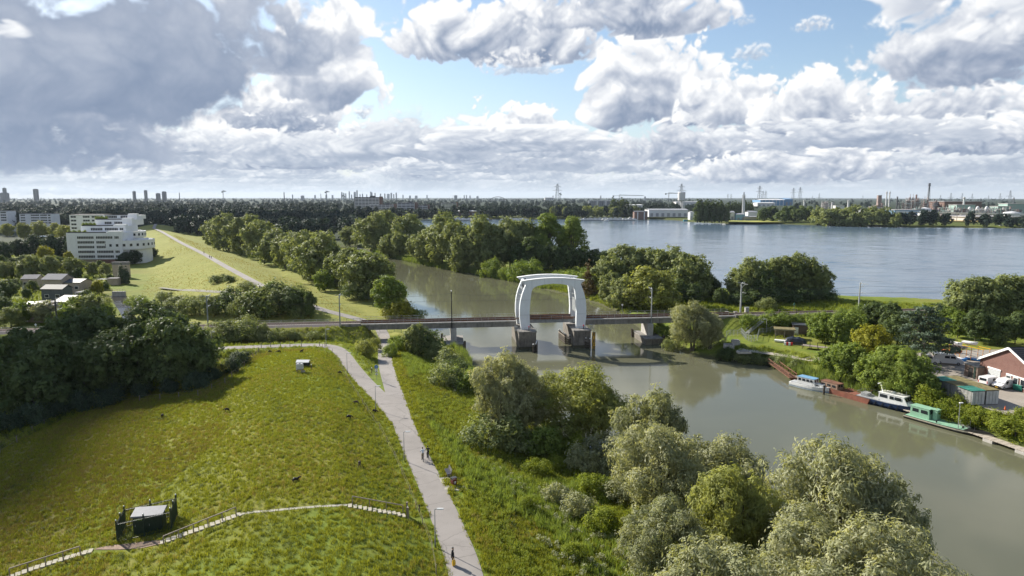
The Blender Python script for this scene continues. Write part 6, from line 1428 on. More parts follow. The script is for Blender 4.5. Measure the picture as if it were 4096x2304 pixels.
x, y, z = GT(1214, 1466); fr = empty('feed_rack', (x, y, z), .0, 'low feed rack with a white roof behind the water tank', 'feed rack')
mb = MB(); mb.xprism([(-.75, .95), (0.0, 1.28), (0.75, .95), (.75, 1.0), (0, 1.35), (-.75, 1.0)], -1.25, 1.25); mb.build('roof', M_WHITE2, fr); mb = MB(); mb.box((0, 0, .45), (2.2, .7, .5), taper=1.25); mb.build('hopper', M_DARKST, fr)
for xx in (-1.1, 1.1):
    for yy in (-.4, .4): mb = MB(); mb.box((xx, yy, .45), (.08, .08, 1.1)); mb.build('leg', M_DARKST, fr)
wire_fence([GT(u, v) for u, v in ((1000, 1445), (1045, 1392), (1083, 1390), (1122, 1389), (1160, 1388), (1206, 1387), (1278, 1385), (1300, 1388))], 1.15, 2.9, M_WOOD, 'post and wire fence at the upper end of the pasture', 'field_fence', w=.14, wire=.016)
wire_fence([GT(u, v) for u, v in ((0, 1815), (130, 1730), (305, 1628), (480, 1610), (640, 1600), (792, 1585), (900, 1535), (1000, 1450))], 1.1, 4.0, M_WOOD, 'post and wire fence along the foot of the pasture', 'field_fence', w=.12, wire=.014)
pf = [GT(u, v) for u, v in ((1745, 2300), (1728, 2200), (1690, 2100), (1640, 1975), (1580, 1835), (1520, 1720), (1470, 1650), (1400, 1540), (1360, 1465), (1330, 1412), (1290, 1392))]
wire_fence(pf, 1.0, 5.0, M_WOOD, 'thin post and wire fence between the pasture and the path', 'field_fence', w=.07, wire=.012)
# cycle path sign
x, y, z = GT(1507, 1521); sg = empty('path_sign', (x, y, z), .1, 'round blue path sign with white panels at the fork', 'sign'); mb = MB(); mb.tube([(0, 0, -.3), (0, 0, 2.7)], .035, 8); mb.build('pole', M_STEEL, sg)
mb = MB(); mb.tube([(0, -.04, 2.62), (0, -.07, 2.62)], .36, 20); d_ = mb.build('disc', mat('sign_blue', (.02, .14, .45), .4, .03), sg)
mb = MB()
for cx_ in (-.12, .12): mb.tube([(cx_ + .075 * math.cos(t), -.08, 2.55 + .075 * math.sin(t)) for t in np.linspace(0, 6.283, 13)], .012, 4, False)
mb.bar((-.12, -.08, 2.55), (-.03, -.08, 2.68), .02); mb.bar((-.03, -.08, 2.68), (.12, -.08, 2.55), .02); mb.bar((.12, -.08, 2.55), (.07, -.08, 2.74), .02); mb.build('bicycle_symbol', M_WHITE2, d_)
for zz, h_ in ((2.05, .3), (1.72, .22), (1.2, .26)):
    mb = MB(); mb.box((0, -.05, zz), (.5, .02, h_)); p = mb.build('panel', M_WHITE2, sg); mb = MB(); mb.box((0, -.065, zz + .03), (.3, .01, .05)); mb.box((0.02, -.065, zz - .06), (.16, .01, .07)); mb.build('symbol', M_BLK, p)

# ================================================================ right bank: yard, workshop, vans, containers
M_YARD = tarmac('sandy_yard_paving', (0.30, 0.265, 0.22), (0.36, 0.32, 0.27)); M_TRACK = tarmac('gravel_track', (0.36, 0.32, 0.26), (0.42, 0.38, 0.31))
def flat(name, pxs, z, m_, label, cat='paving'):
    mb = MB(); mb.add([(*G(u, v, z), z) for u, v in pxs], [tuple(range(len(pxs)))]); return tag(mb.build(name, m_), label, cat, kind='structure')
flat('yard', [(3520, 1470), (3640, 1415), (3760, 1402), (4200, 1395), (4260, 1720), (4060, 1668), (3960, 1640), (3830, 1588), (3690, 1552), (3600, 1530), (3545, 1500)], 3.045, M_YARD, 'sandy paved yard in front of the brick workshop')
ribbon('gravel_track', [(*G(u, v, 3.0), 3.0) for u, v in ((2955, 1388), (3030, 1398), (3110, 1408), (3200, 1424), (3300, 1440), (3400, 1455), (3520, 1475), (3600, 1470))], 2.6, 0.05, M_TRACK, 'pale gravel track across the lawn on the right bank')
def brick_mat(name, c0, c1, mortar, sc=1.0):
    m_ = bpy.data.materials.new(name); m_.use_nodes = True; t = m_.node_tree; t.nodes.clear(); N = NT(t)
    co = N.n('ShaderNodeTexCoord').outputs['Object']; sp_ = N.n('ShaderNodeSeparateXYZ', i_0=co)
    v = N.n('ShaderNodeCombineXYZ', i_0=N.m('ADD', sp_.outputs[0], sp_.outputs[1]), i_1=sp_.outputs[2], i_2=0.0)
    b = N.n('ShaderNodeTexBrick', i_0=v.outputs[0], i_1=(*c0, 1), i_2=(*c1, 1), i_3=(*mortar, 1)); b.inputs['Scale'].default_value = 4.4 * sc; b.inputs['Mortar Size'].default_value = 0.012
    p = N.n('ShaderNodeBsdfPrincipled'); p.inputs['Roughness'].default_value = .9; N.put(p.inputs['Base Color'], N.mix(N.m('MULTIPLY', N.ss(N.noise(co, .7, 5, .6), .4, .75), .4), b.outputs[0], tuple(x * .6 for x in c0)))
    N.n('ShaderNodeOutputMaterial', i_0=p.outputs[0]); return m_
M_BRICK = brick_mat('red_brown_brick', (.15, .07, .055), (.19, .09, .07), (.19, .15, .13)); M_BRICK_D = brick_mat('dark_brick', (.13, .09, .07), (.16, .115, .09), (.16, .14, .12))
M_TILE = mat('dark_roof_tiles', (.045, .042, .045), .7, .2, 3, bump=.03, bscale=5); M_SHUT = mat('roller_shutter', (.48, .5, .5), .6, .05)
M_BLUE = mat('blue_paint', (.03, .22, .6), .5)
# brick workshop: gable faces left towards the yard
ax, ay = G(3915, 1512, 3.0); bx2, by2 = G(4150, 1590, 3.0)
gd = Vector((bx2 - ax, by2 - ay, 0)); gl = gd.length; gy_ = math.atan2(gd.y, gd.x); WL = 15.5
ws = empty('brick_workshop', (ax, ay, 3.0), gy_, 'red brick workshop with white gable boards and dark tiled roof', 'workshop')
EV, RG = 4.0, 7.6     # eaves and ridge
mb = MB(); mb.yprism([(0, 0), (gl, 0), (gl, EV), (gl / 2, RG), (0, EV)], 0, WL); mb.build('wall', M_BRICK, ws)
for sgn in (0, 1):
    x0, x1 = (gl / 2, -0.45) if sgn == 0 else (gl / 2, gl + 0.45); zz = EV - (RG - EV) / (gl / 2) * 0.45
    mb = MB(); mb.add([(x0, -.35, RG + .12), (x1, -.35, zz + .12), (x1, WL, zz + .12), (x0, WL, RG + .12), (x0, -.35, RG + .3), (x1, -.35, zz + .3), (x1, WL, zz + .3), (x0, WL, RG + .3)], [(0, 1, 2, 3), (7, 6, 5, 4), (0, 4, 5, 1), (1, 5, 6, 2), (2, 6, 7, 3)]); rf = mb.build('roof_slope', M_TILE, ws)
    for k in range(14):
        f0 = k / 14; xa = x0 + (x1 - x0) * f0; za = RG + .3 + (zz - RG) * f0; c_ = MB(); c_.bar((xa, -.34, za + .02), (xa, WL - .02, za + .02), .09, .05); c_.build('tile_course', M_TILE, rf)
    mb = MB(); mb.bar((gl / 2, -.4, RG + .12), (x1, -.4, zz + .12), .1, .42); mb.build('gable_board', M_WHITE2, ws)
mb = MB(); mb.box((gl * .27, -.04, 1.35), (2.9, .08, 2.7)); sh_ = mb.build('roller_door', M_SHUT, ws)
for k in range(9): c_ = MB(); c_.box((gl * .27, -.09, .2 + k * .3), (2.85, .03, .04)); c_.build('shutter_slat', M_STEEL, sh_)
mb = MB(); mb.box((gl * .27, -.1, 2.85), (3.2, .16, .3)); mb.build('lintel', M_WHITE2, ws)
mb = MB(); mb.box((gl * .70, -.07, 2.65), (gl * .44, .14, .22)); mb.build('lintel', M_WHITE2, ws)
for k, f in enumerate((.52, .64, .76, .88)):
    mb = MB(); mb.box((gl * f, -.05, 1.6), (1.15, .1, 1.7)); w_ = mb.build('window', M_WHITE2, ws); mb = MB(); mb.box((gl * f, -.11, 1.6), (.95, .03, 1.5)); mb.build('pane', M_BLUE if k == 3 else M_GLASS, w_)
an = empty('brick_annex', (*G(3856, 1502, 3.0), 3.0), gy_, 'low dark brick annex with an open doorway beside the workshop', 'shed')
mb = MB(); mb.span(0, 3.4, 0, 4.5, 0, 2.5); mb.build('wall', M_BRICK_D, an); mb = MB(); mb.span(-.2, 3.6, -.2, 4.7, 2.5, 2.68); mb.build('roof', M_DARKST, an); mb = MB(); mb.box((1.6, -.02, 1.05), (1.1, .06, 2.1)); mb.build('doorway', M_BLK, an); mb = MB(); mb.box((2.7, -.03, 1.2), (.5, .08, 2.4)); mb.build('door_leaf', M_FGREEN, an)
for u, v, m_, lb in ((3897, 1510, M_WHITE2, 'small white bin beside the annex door'), (3912, 1508, M_RED, 'round red bin beside the annex')):
    o = empty('waste_bin', (*G(u, v, 3.0), 3.0), 0, lb, 'bin'); mb = MB(); mb.cyl((0, 0), .35, 0, .95, 12, .42); mb.build('barrel', m_, o); mb = MB(); mb.cyl((0, 0), .45, .95, 1.05, 12, .3); mb.build('lid', m_, o)
# boat and material rack behind the vans
rk = empty('storage_rack', (*G(3870, 1440, 3.0), 3.0), gy_ + .25, 'pipe rack stacked with small boats and gear behind the white vans', 'rack')
for i in range(4):
    for yy in (0, 2.2): mb = MB(); mb.box((-4.5 + i * 2.6, yy, 1.6), (.1, .1, 3.2)); mb.build('upright', mat('orange_primer', (.5, .22, .05), .6), rk)
for zz in (1.2, 2.3, 3.1):
    for yy in (0, 2.2): mb = MB(); mb.box((-.6, yy, zz), (8.2, .1, .1)); mb.build('beam', M_YEL if zz > 3 else M_STEEL, rk)
def hull_rings(L, B, D, z0, nst=9, bow=0.55, stern=0.85, sheer=0.25, flare=0.75, rake=0.10):
    R_ = []
    for i in range(nst):
        t = i / (nst - 1); x = -L / 2 + L * t
        w = B / 2 * (stern + (1 - stern) * min(t / .35, 1)) if t < .5 else B / 2 * max(1 - ((t - .5) / .5) ** (1 / max(1 - bow, .12) if bow < .8 else 2.2), 0.015)
        zt = z0 + D + sheer * max(t - .45, 0) ** 2 * 4; xk = x - (rake * L * max(t - .75, 0) / .25)
        R_.append([(xk, -w * flare * .9, z0 + .05 * D), (xk, 0, z0), (xk, w * flare * .9, z0 + .05 * D), (x, w, zt * .55 + z0 * .45), (x, w, zt), (x, -w, zt), (x, -w, zt * .55 + z0 * .45)])
    return R_
def small_boat(name, loc, rz, L, B, m_, label, group=None, cover=None):
    o = empty(name, loc, rz, label, 'boat', group); mb = MB(); mb.loft(hull_rings(L, B, .55, 0)); mb.build('hull', m_, o)
    if cover: mb = MB(); mb.loft([[(x, y * w, .58 + z) for y, z in ((-1, 0), (0, .28 * w), (1, 0))] for x, w in ((-L * .45, B * .4), (0, B * .46), (L * .38, B * .2))]); mb.build('cover', cover, o)
    return o
rx, ry = G(3868, 1436, 3.0)
for i, (dx, dy, zz, m_, lb) in enumerate(((-2.5, .6, 3.2, M_WHITE2, 'white dinghy lying upturned on top of the pipe rack'), (1.0, .8, 3.25, M_WHITE2, 'second white dinghy on top of the pipe rack'), (-2.8, -1.6, .05, M_BLUE, 'blue dinghy on the ground before the rack'), (.6, -1.5, .05, M_BLUE, 'blue and white dinghy beside the annex'), (-1.2, .9, 2.35, M_STEEL, 'grey dinghy in the middle of the rack'), (-3, .9, 1.25, mat('orange_plastic', (.6, .16, .03), .5), 'orange kayak low in the rack'))):
    small_boat('dinghy', (rx + dx, ry + dy, 3 + zz), gy_ + .3 + i * .1, 3.2 if i < 5 else 4.0, 1.3 if i < 5 else .7, m_, lb, 'small boats at the rack', M_WHITE2 if i in (2, 3) else None)
# vans
def van(loc, rz, label, L=4.9, W_=1.9, H=1.95, crew=False, pickup=False):
    o = empty('white_van', loc, rz, label, 'van', 'white vans in the yard'); w = W_ / 2
    side = [(-L / 2, .45), (-L / 2 + .02, H * .96), (-L / 2 + .2, H), (L * .13, H), (L * .20, H * .97), (L * .33, H * .62), (L * .47, H * .5), (L / 2, H * .40), (L / 2, .42), (L * .40, .32), (-L * .42, .32)]
    if pickup: side = [(-L / 2, .5), (-L / 2, .98), (-L * .08, 1.0), (-L * .06, H * .98), (-L * .02, H), (L * .14, H), (L * .19, H * .96), (L * .32, H * .62), (L * .47, H * .5), (L / 2, H * .40), (L / 2, .42), (L * .40, .32), (-L * .42, .32)]
    mb = MB(); n = len(side); rings = []
    for y, k in ((-w, .94), (-w * .94, 1.0), (w * .94, 1.0), (w, .94)): rings.append([(x, y, .32 + (z - .32) * (k if z > 1.0 else 1)) for x, z in side])
    mb.loft(rings); b_ = mb.build('body', M_VAN, o, bevel=.03)
    mb = MB(); a, c_ = (L * .205, H * .94), (L * .325, H * .63); mb.add([(a[0] + .02, -w * .84, a[1]), (a[0] + .02, w * .84, a[1]), (c_[0] + .02, w * .92, c_[1]), (c_[0] + .02, -w * .92, c_[1])], [(0, 1, 2, 3)]); mb.build('windscreen', M_GLASS, o)
    for sy in (-1, 1):
        wins = [(L * .06, L * .21)] + ([(-L * .14, L * .03)] if crew else [])
        for i, (x0, x1) in enumerate(wins):
            mb = MB(); yy = sy * (w + .012); q = [(x0, H * .62), (x1 + (.16 if i == 0 else 0), H * .62), (x1 - (.05 if i == 0 else 0), H * .90), (x0, H * .90)]
            mb.add([(x, yy * (.985 if z > 1.5 else 1.0), z) for x, z in q], [(0, 1, 2, 3)]); mb.build('side_window', M_GLASS, o)
        mb = MB(); mb.box((L * .2, sy * (w + .12), H * .62), (.1, .2, .24)); mb.build('mirror', M_BLK, o)
        mb = MB(); mb.box((L * .485, sy * w * .78, H * .42), (.14, .32, .18)); mb.build('headlight', M_CHROME, o)
        mb = MB(); mb.box((-L * .497, sy * w * .9, H * .5), (.06, .12, .45)); mb.build('tail_light', M_RED, o)
        for wx in (-L * .30, L * .33):
            mb = MB(); mb.tube([(wx, sy * (w - .2), .33), (wx, sy * (w + .01), .33)], .33, 16); t_ = mb.build('wheel', M_TYRE, o); mb = MB(); mb.tube([(wx, sy * (w + .0), .33), (wx, sy * (w + .025), .33)], .2, 12); mb.build('rim', M_STEEL, t_)
    mb = MB(); mb.box((L * .497, 0, .52), (.1, W_ * .94, .24)); mb.build('bumper', M_BLK, o); mb = MB(); mb.box((-L * .497, 0, .5), (.1, W_ * .9, .2)); mb.build('bumper', M_BLK, o)
    mb = MB(); mb.box((L * .505, 0, .68), (.04, .9, .14)); mb.build('grille', M_BLK, o); mb = MB(); mb.box((L * .512, 0, .46), (.03, .5, .1)); mb.build('number_plate', M_YEL, o)
    if not pickup: mb = MB(); mb.add([(-L / 2 - .012, -w * .75, H * .62), (-L / 2 - .012, w * .75, H * .62), (-L / 2 + .004, w * .7, H * .88), (-L / 2 + .004, -w * .7, H * .88)], [(3, 2, 1, 0)]); mb.build('rear_window', M_GLASS, o)
    return o
M_VAN = mat('white_car_paint', (.78, .78, .77), .25, .02)
van((*G(3790, 1455, 3.05), 3.05), R(-22), 'white crew van facing right in front of the rack', 5.6, 2.0, 2.3, True)
van((*G(3700, 1452, 3.05), 3.05), R(-20), 'white pickup half hidden behind the cedar trunk', 5.2, 1.95, 2.1, True, True)
van((*G(3618, 1440, 3.05), 3.05), R(-15), 'white van mostly hidden by willows left of the cedar', 4.9, 1.9, 2.2)
van((*G(3958, 1540, 3.05), 3.05), R(24), 'white van parked by the roller door with its tail to the river', 4.4, 1.8, 1.85, True)
van((*G(4016, 1552, 3.05), 3.05), R(203), 'white delivery van with its nose to the river, nearest the workshop windows', 4.5, 1.85, 1.88)
ds = empty('dumpster', (*G(4085, 1562, 3.05), 3.05), R(20), 'green waste container at the right edge beside the delivery van', 'waste container')
mb = MB(); mb.loft([[(sx * a, sy * .8, zz) for sx, sy in ((-1, -1), (1, -1), (1, 1), (-1, 1))] for zz, a in ((.1, 1.0), (1.1, 1.35))]); mb.build('bin_body', mat('dumpster_green', (.03, .2, .15), .5, .1), ds); mb = MB(); mb.box((0, 0, 1.15), (2.8, 1.7, .1)); mb.build('lid', mat('dumpster_green', ()), ds)
for k in range(5): mb = MB(); mb.box((-.9 + k * .45, -.83, .6), (.08, .06, .9)); mb.build('rib', mat('dumpster_green', ()), ds)
# containers with overgrown roofs
M_CT = mat('weathered_container', (.24, .24, .23), .8, .2, .8, dirt=.6, dcol=(.09, .09, .08), streak=True); M_CTW = mat('pale_container_end', (.50, .52, .50), .7, .12, 1, dirt=.4, dcol=(.2, .16, .12), streak=True)
M_ROOFG = mat('green_corrugated_sheet', (.05, .26, .19), .6, .15, 1); M_MOSS = mat('mossy_roof', (.17, .14, .055), .95, .3, 1.2, bump=.04)
e0 = np.array(G(3722, 1560, 3.0)); e1 = np.array(G(3885, 1622, 3.0)); cd = e1 - e0; cl = np.linalg.norm(cd); cy_ = math.atan2(cd[1], cd[0])
for i, (dy, lb) in enumerate(((0.0, 'long weathered container in front, nearer the river'), (2.75, 'second weathered container behind, its pale doors to the right'))):
    o = empty('shipping_container', (e0[0] - math.sin(cy_) * dy, e0[1] + math.cos(cy_) * dy, 3.0), cy_, lb, 'container', 'containers on the yard edge')
    mb = MB(); n = 44; prof = []
    for k in range(n + 1): prof.append((cl * k / n, (0.0 if (k // 2) % 2 else .06)))
    V = [(x, y, .1) for x, y in prof] + [(x, y, 2.55) for x, y in prof]; mb.add(V, [(k, k + 1, n + 2 + k, n + 1 + k) for k in range(n)]); mb.build('front_wall', M_CT, o)
    mb = MB(); mb.span(0, cl, .08, 2.45, .1, 2.54); mb.build('box', M_CT, o)
    for q in (.62, 1.85): mb = MB(); mb.box((cl + .03, q, 1.3), (.05, 1.15, 2.3)); d_ = mb.build('door', M_CTW, o); mb = MB(); mb.bar((cl + .08, q, .3), (cl + .08, q, 2.3), .05); mb.build('lock_bar', M_STEEL, d_)
    for k in range(6):
        x0, x1 = cl * k / 6, cl * (k + 1) / 6; g_ = (k in (0, 1, 4, 5)) and i == 0
        mb = MB(); m2 = 9
        if g_:
            for j in range(m2): mb.box((x0 + (x1 - x0) * (j + .5) / m2, 1.2, 2.62 + .03 * (j % 2)), ((x1 - x0) / m2 * .98, 2.9, .03))
            mb.build('roof_sheet', M_ROOFG, o)
        else: mb.span(x0 + .01, x1 - .01, -.1, 2.6, 2.56, 2.66 + .02 * (k % 2)); mb.build('roof_panel', M_MOSS, o)
for k, (u, v) in enumerate(((4020, 1640), (4058, 1665))):
    o = empty('traffic_cone', (*G(u, v, 3.05), 3.05), 0, ('orange cone beside the barrier near the yard edge', 'orange cone at the far right yard edge')[k], 'traffic cone'); mb = MB(); mb.cyl((0, 0), .2, .03, .72, 10, .03); mb.build('cone', mat('cone_orange', (.65, .13, .03), .6), o); mb = MB(); mb.box((0, 0, .015), (.5, .5, .05)); mb.build('base', M_BLK, o)

# ---------------------------------------------------------------- lawn: stair, fence, hut, shelter, tarpaulin, blocks
st_t = np.array((*G(3048, 1284, 6.0), 6.0)); st_b = np.array((*G(2988, 1334, 3.1), 3.1)); sr = empty('embankment_stair', tuple(st_b), 0, 'grey metal stair climbing the right embankment to the track', 'stair')
dv = st_t - st_b; nn = np.array((-dv[1], dv[0], 0)); nn = nn / np.linalg.norm(nn[:2]) * .55; ryaw = math.atan2(dv[1], dv[0])
for s in (-1, 1): mb = MB(); mb.bar(nn * s, dv + nn * s, .1, .25); mb.build('stringer', M_STEEL, sr); mb = MB(); mb.bar(nn * s + (0, 0, 1), dv + nn * s + (0, 0, 1), .06); mb.build('handrail', M_STEEL, sr)
for k in range(13): p = dv * ((k + .5) / 13); mb = MB(); mb.box((p[0], p[1], p[2] + .06), (.34, 1.06, .05), ryaw); mb.build('tread', M_SHUT, sr)
wire_fence([(*G(u, v, 3.0),) for u, v in ((2905, 1345), (2965, 1335), (2985, 1360), (3005, 1368), (3030, 1362), (3036, 1340), (3095, 1330))], 1.7, 1.6, M_STEEL, 'grey mesh fence and gate at the foot of the embankment stair', 'mesh_fence', True)
wire_fence([(*G(u, v, 3.0),) for u, v in ((2978, 1402), (3040, 1408), (3080, 1418), (3140, 1432))], 1.2, 2.4, M_DARKST, 'dark bar gate and fence along the gravel track', 'track_gate', True)
hu = empty('brick_hut', (*G(3172, 1340, 3.0), 3.0), R(-16), 'small brown brick hut with a flat roof and white door', 'hut')
mb = MB(); mb.span(0, 4.8, 0, 3.2, 0, 2.6); mb.build('wall', M_BRICK_D, hu); mb = MB(); mb.span(-.2, 5.0, -.2, 3.4, 2.6, 2.8); mb.build('roof', M_DARKST, hu); mb = MB(); mb.box((.8, -.03, 1.05), (.95, .08, 2.1)); d_ = mb.build('door', M_WHITE2, hu); mb = MB(); mb.box((1.15, -.09, 1.0), (.06, .05, .1)); mb.build('handle', M_DARKST, d_)
sf = empty('wooden_shelter', (*G(3100, 1352, 3.0), 3.0), R(-18), 'open wooden shelter with a flat mossy roof on posts', 'shelter')
for xx in (.1, 2.3, 4.5):
    for yy in (.1, 2.6): mb = MB(); mb.box((xx, yy, 1.15), (.16, .16, 2.4)); mb.build('post', M_WOOD, sf)
mb = MB(); mb.box((2.3, 1.35, 2.42), (5.2, 3.4, .16)); mb.build('roof', M_MOSS, sf); mb = MB(); mb.box((2.3, -.3, 2.36), (5.2, .06, .3)); mb.build('fascia', M_STEP, sf); mb = MB(); mb.box((2.3, 2.7, 1.1), (4.6, .06, 2.1)); mb.build('back_wall', M_WOOD, sf)
tp = empty('covered_heap', (*G(3182, 1376, 3.0), 3.0), R(-28), 'boat heap under a creased black tarpaulin', 'tarpaulin'); mb = MB(); rg_ = random.Random(3); Rr = []
for i in range(9):
    x = -2.6 + i * .65; hh = 1.7 * (1 - abs(x / 3.4) ** 3) + rg_.uniform(-.12, .12); Rr.append([(x + rg_.uniform(-.1, .1), y * (1.25 + rg_.uniform(-.15, .15)), max(z * hh, 0) + rg_.uniform(0, .08)) for y, z in ((-1, 0), (-.95, .45), (-.7, .85), (0, 1.05), (.7, .85), (.95, .45), (1, 0))])
mb.loft(Rr); mb.build('tarpaulin', mat('black_tarpaulin', (.02, .024, .03), .35, .3, 3, bump=.05, bscale=3), tp)
mb = MB(); [mb.bar((-2.6, y, .2), (2.6, y, .2), .05) for y in (-1.3, 1.3)]; mb.build('rope', M_STEEL, tp)
small_boat('dinghy', (*G(3128, 1370, 3.0), 3.05), R(-30), 3.6, 1.3, M_WHITE2, 'white dinghy on the lawn in front of the shelter')
rb = empty('striped_barrier', (*G(3140, 1380, 3.0), 3.0), R(-20), 'red and white barrier blocks beside the tarpaulin', 'barrier')
for k in range(4): mb = MB(); mb.box((k * .5, 0, .35), (.49, .4, .7)); mb.build('block', M_RED if k % 2 else M_WHITE2, rb)
jt = empty('timber_platform', (*G(3212, 1392, 3.0), 3.0), R(-34), 'dark timber platform on stilts right of the tarpaulin', 'platform')
pm_ = MB(); pm_.box((0, 0, 0), (.42, 2.0, .07)); plm = pm_.mesh('plank', M_WOOD)
for k in range(16): add_obj('plank', plm, jt, (k * .46, 0, .75))
for k in range(5):
    for yy in (-.85, .85): mb = MB(); mb.box((k * 1.7, yy, .9 if yy < 0 else .35), (.12, .12, 2.0 if yy < 0 else .8)); mb.build('stilt', M_TIMBER, jt)
for k, (u, v, a, h_, lb) in enumerate(((2915, 1392, 2.6, 1.0, 'large pale concrete block at the end of the gravel track'), (2942, 1380, 2.0, 1.3, 'upright concrete block behind the large one'), (2975, 1412, 3.2, .5, 'flat broken concrete slab by the water'))):
    o = empty('concrete_block', (*G(u, v, 2.6), 2.55), R(-15 + 8 * k), lb, 'concrete block'); mb = MB(); mb.box((0, 0, h_ / 2), (a, 1.6, h_), taper=.96); mb.build('block', M_CONC_L, o, bevel=.05); mb = MB(); mb.box((0, 0, h_ + .06), (a * .7, 1.2, .12)); mb.build('capping', M_CONC, o)

# ================================================================ boats and moorings
M_NAVY = mat('navy_hull_paint', (.012, .03, .085), .3, .1); M_BOATW = mat('white_boat_paint', (.78, .78, .76), .35, .04); M_BOATG = mat('mint_green_paint', (.27, .47, .33), .45, .08, 2, dirt=.15); M_DECK = mat('grey_deck', (.33, .34, .34), .7, .1); M_HULLB = mat('pale_blue_grey_hull', (.30, .36, .42), .45, .08); M_BLRF = mat('faded_blue_roof', (.17, .34, .50), .5, .1)
def boat_empty(name, a, b, label, cat='boat'):
    """from stern to bow, both at the waterline"""
    A, B_ = np.array(G(*a, 0.0)), np.array(G(*b, 0.0)); m_ = (A + B_) / 2; d = B_ - A; o = empty(name, (m_[0], m_[1], 0), math.atan2(d[1], d[0]), label, cat); return o, float(np.linalg.norm(d))
def cabin(o, x0, x1, w, z0, h_, roofm, wallm, wins, name='cabin', over=.12, rake=.35, glass=M_GLASS):
    mb = MB(); mb.loft([[(x0 + (0.05 if z else 0), -w * k, zz), (x1 - (rake if z else 0), -w * k * .95, zz), (x1 - (rake if z else 0), w * k * .95, zz), (x0 + (0.05 if z else 0), w * k, zz)] for z, zz, k in ((0, z0, 1), (1, z0 + h_, .93))]); c = mb.build(name, wallm, o, bevel=.03)
    mb = MB(); mb.prism([(x0 - over, -w * .97), (x1 - rake + over, -w * .92), (x1 - rake + over * 2, 0), (x1 - rake + over, w * .92), (x0 - over, w * .97)], z0 + h_, z0 + h_ + .09); mb.build('roof', roofm, c, bevel=.03)
    for f0, f1, b0, b1 in wins:
        for sy in (-1, 1):
            xa, xb = x0 + (x1 - rake - x0) * f0, x0 + (x1 - rake - x0) * f1
            def yy(z): return sy * (w * (1 - .07 * (z - z0) / h_) + .012)
            za, zb = z0 + h_ * b0, z0 + h_ * b1; mb = MB(); mb.add([(xa, yy(za), za), (xb, yy(za), za), (xb - .04, yy(zb), zb), (xa, yy(zb), zb)], [(0, 1, 2, 3)]); mb.build('side_window', glass, c)
    for q in (-.5, .0, .5) if w > 1.1 else (-.32, .32):
        f = lambda z: x1 - rake * (z - z0) / h_ + .015
        za, zb = z0 + h_ * .5, z0 + h_ * .9; ww = w * (.26 if w > 1.1 else .28); mb = MB(); mb.add([(f(za), q * w * 1.15 - ww, za), (f(za), q * w * 1.15 + ww, za), (f(zb), q * w * 1.1 + ww * .95, zb), (f(zb), q * w * 1.1 - ww * .95, zb)], [(0, 1, 2, 3)]); mb.build('front_window', glass, c)
    return c
def rails_on(o, pts, h_, m_=M_STEEL, name='deck_rail'):
    mb = MB()
    for p in pts: mb.bar(p, (p[0], p[1], p[2] + h_), .035)
    for a, b in zip(pts[:-1], pts[1:]): mb.bar((a[0], a[1], a[2] + h_), (b[0], b[1], b[2] + h_), .035); mb.bar((a[0], a[1], a[2] + h_ * .5), (b[0], b[1], b[2] + h_ * .5), .025)
    mb.build(name, m_, o)
# white cruiser with blue roof
o, L = boat_empty('motor_cruiser', (3182, 1540), (3312, 1570), 'white motor cruiser with a faded blue cabin roof'); L = max(L, 8.8)
mb = MB(); mb.loft(hull_rings(L, 2.8, 1.05, -.25, 11, .5, .8, .35)); mb.build('hull', M_BOATW, o); mb = MB(); mb.loft([[(p[0], p[1] * 1.02, p[2] * .55 - .1) for p in r] for r in hull_rings(L, 2.8, .75, -.3, 11, .5, .8, .2)]); mb.build('lower_hull', M_HULLB, o); mb = MB(); mb.loft([[(x, y * w, z) for y, z in ((-1, .82), (1, .82), (1, .88), (-1, .88))] for x, w in ((-L * .46, 1.05), (0, 1.3), (L * .28, .95), (L * .43, .3))]); mb.build('deck', M_DECK, o)
cabin(o, -L * .30, L * .14, 1.05, .88, 1.35, M_BLRF, M_BOATW, ((.06, .24, .5, .88), (.30, .5, .5, .88), (.56, .74, .5, .88), (.8, .95, .5, .88))); cabin(o, L * .14, L * .34, .85, .88, .45, M_BOATW, M_BOATW, ((.1, .5, .3, .8),), 'fore_cabin', .03, .25)
rails_on(o, [(L * .1, -1.25, .9), (L * .25, -.95, .95), (L * .42, -.25, 1.0), (L * .42, .25, 1.0), (L * .25, .95, .95)], .55)
# patrol launch
o, L = boat_empty('patrol_launch', (3475, 1606), (3665, 1653), 'dark blue patrol launch with a white wheelhouse and radar mast'); L = max(L, 12.5)
mb = MB(); mb.loft(hull_rings(L, 3.6, 1.45, -.35, 12, .55, .92, .35)); mb.build('hull', M_NAVY, o); mb = MB(); mb.loft([[(x, y * w, z) for y, z in ((-1, 1.08), (1, 1.08), (1, 1.16), (-1, 1.16))] for x, w in ((-L * .49, 1.55), (0, 1.75), (L * .25, 1.35), (L * .42, .55))]); mb.build('deck', M_DECK, o)
for k in range(5):
    for sy in (-1, 1): mb = MB(); xx = -L * .28 + k * L * .11; mb.bar((xx, sy * 1.82, .95), (xx - .5, sy * 1.8, -.1), .12); mb.build('rubbing_strip', M_BLK, o)
cabin(o, -L * .16, L * .28, 1.35, 1.16, 1.5, M_BOATW, M_BOATW, ((.05, .36, .48, .88), (.45, .62, .48, .86), (.66, .92, .48, .86)), 'wheelhouse', .1, .9); mb = MB(); mb.loft([[(x, y * w, z) for y, z in ((-1, 1.16), (1, 1.16), (.8, 1.16 + h_), (-.8, 1.16 + h_))] for x, w, h_ in ((L * .26, 1.2, .7), (L * .36, .9, .35), (L * .42, .5, .1))]); mb.build('fore_cabin', M_BOATW, o)
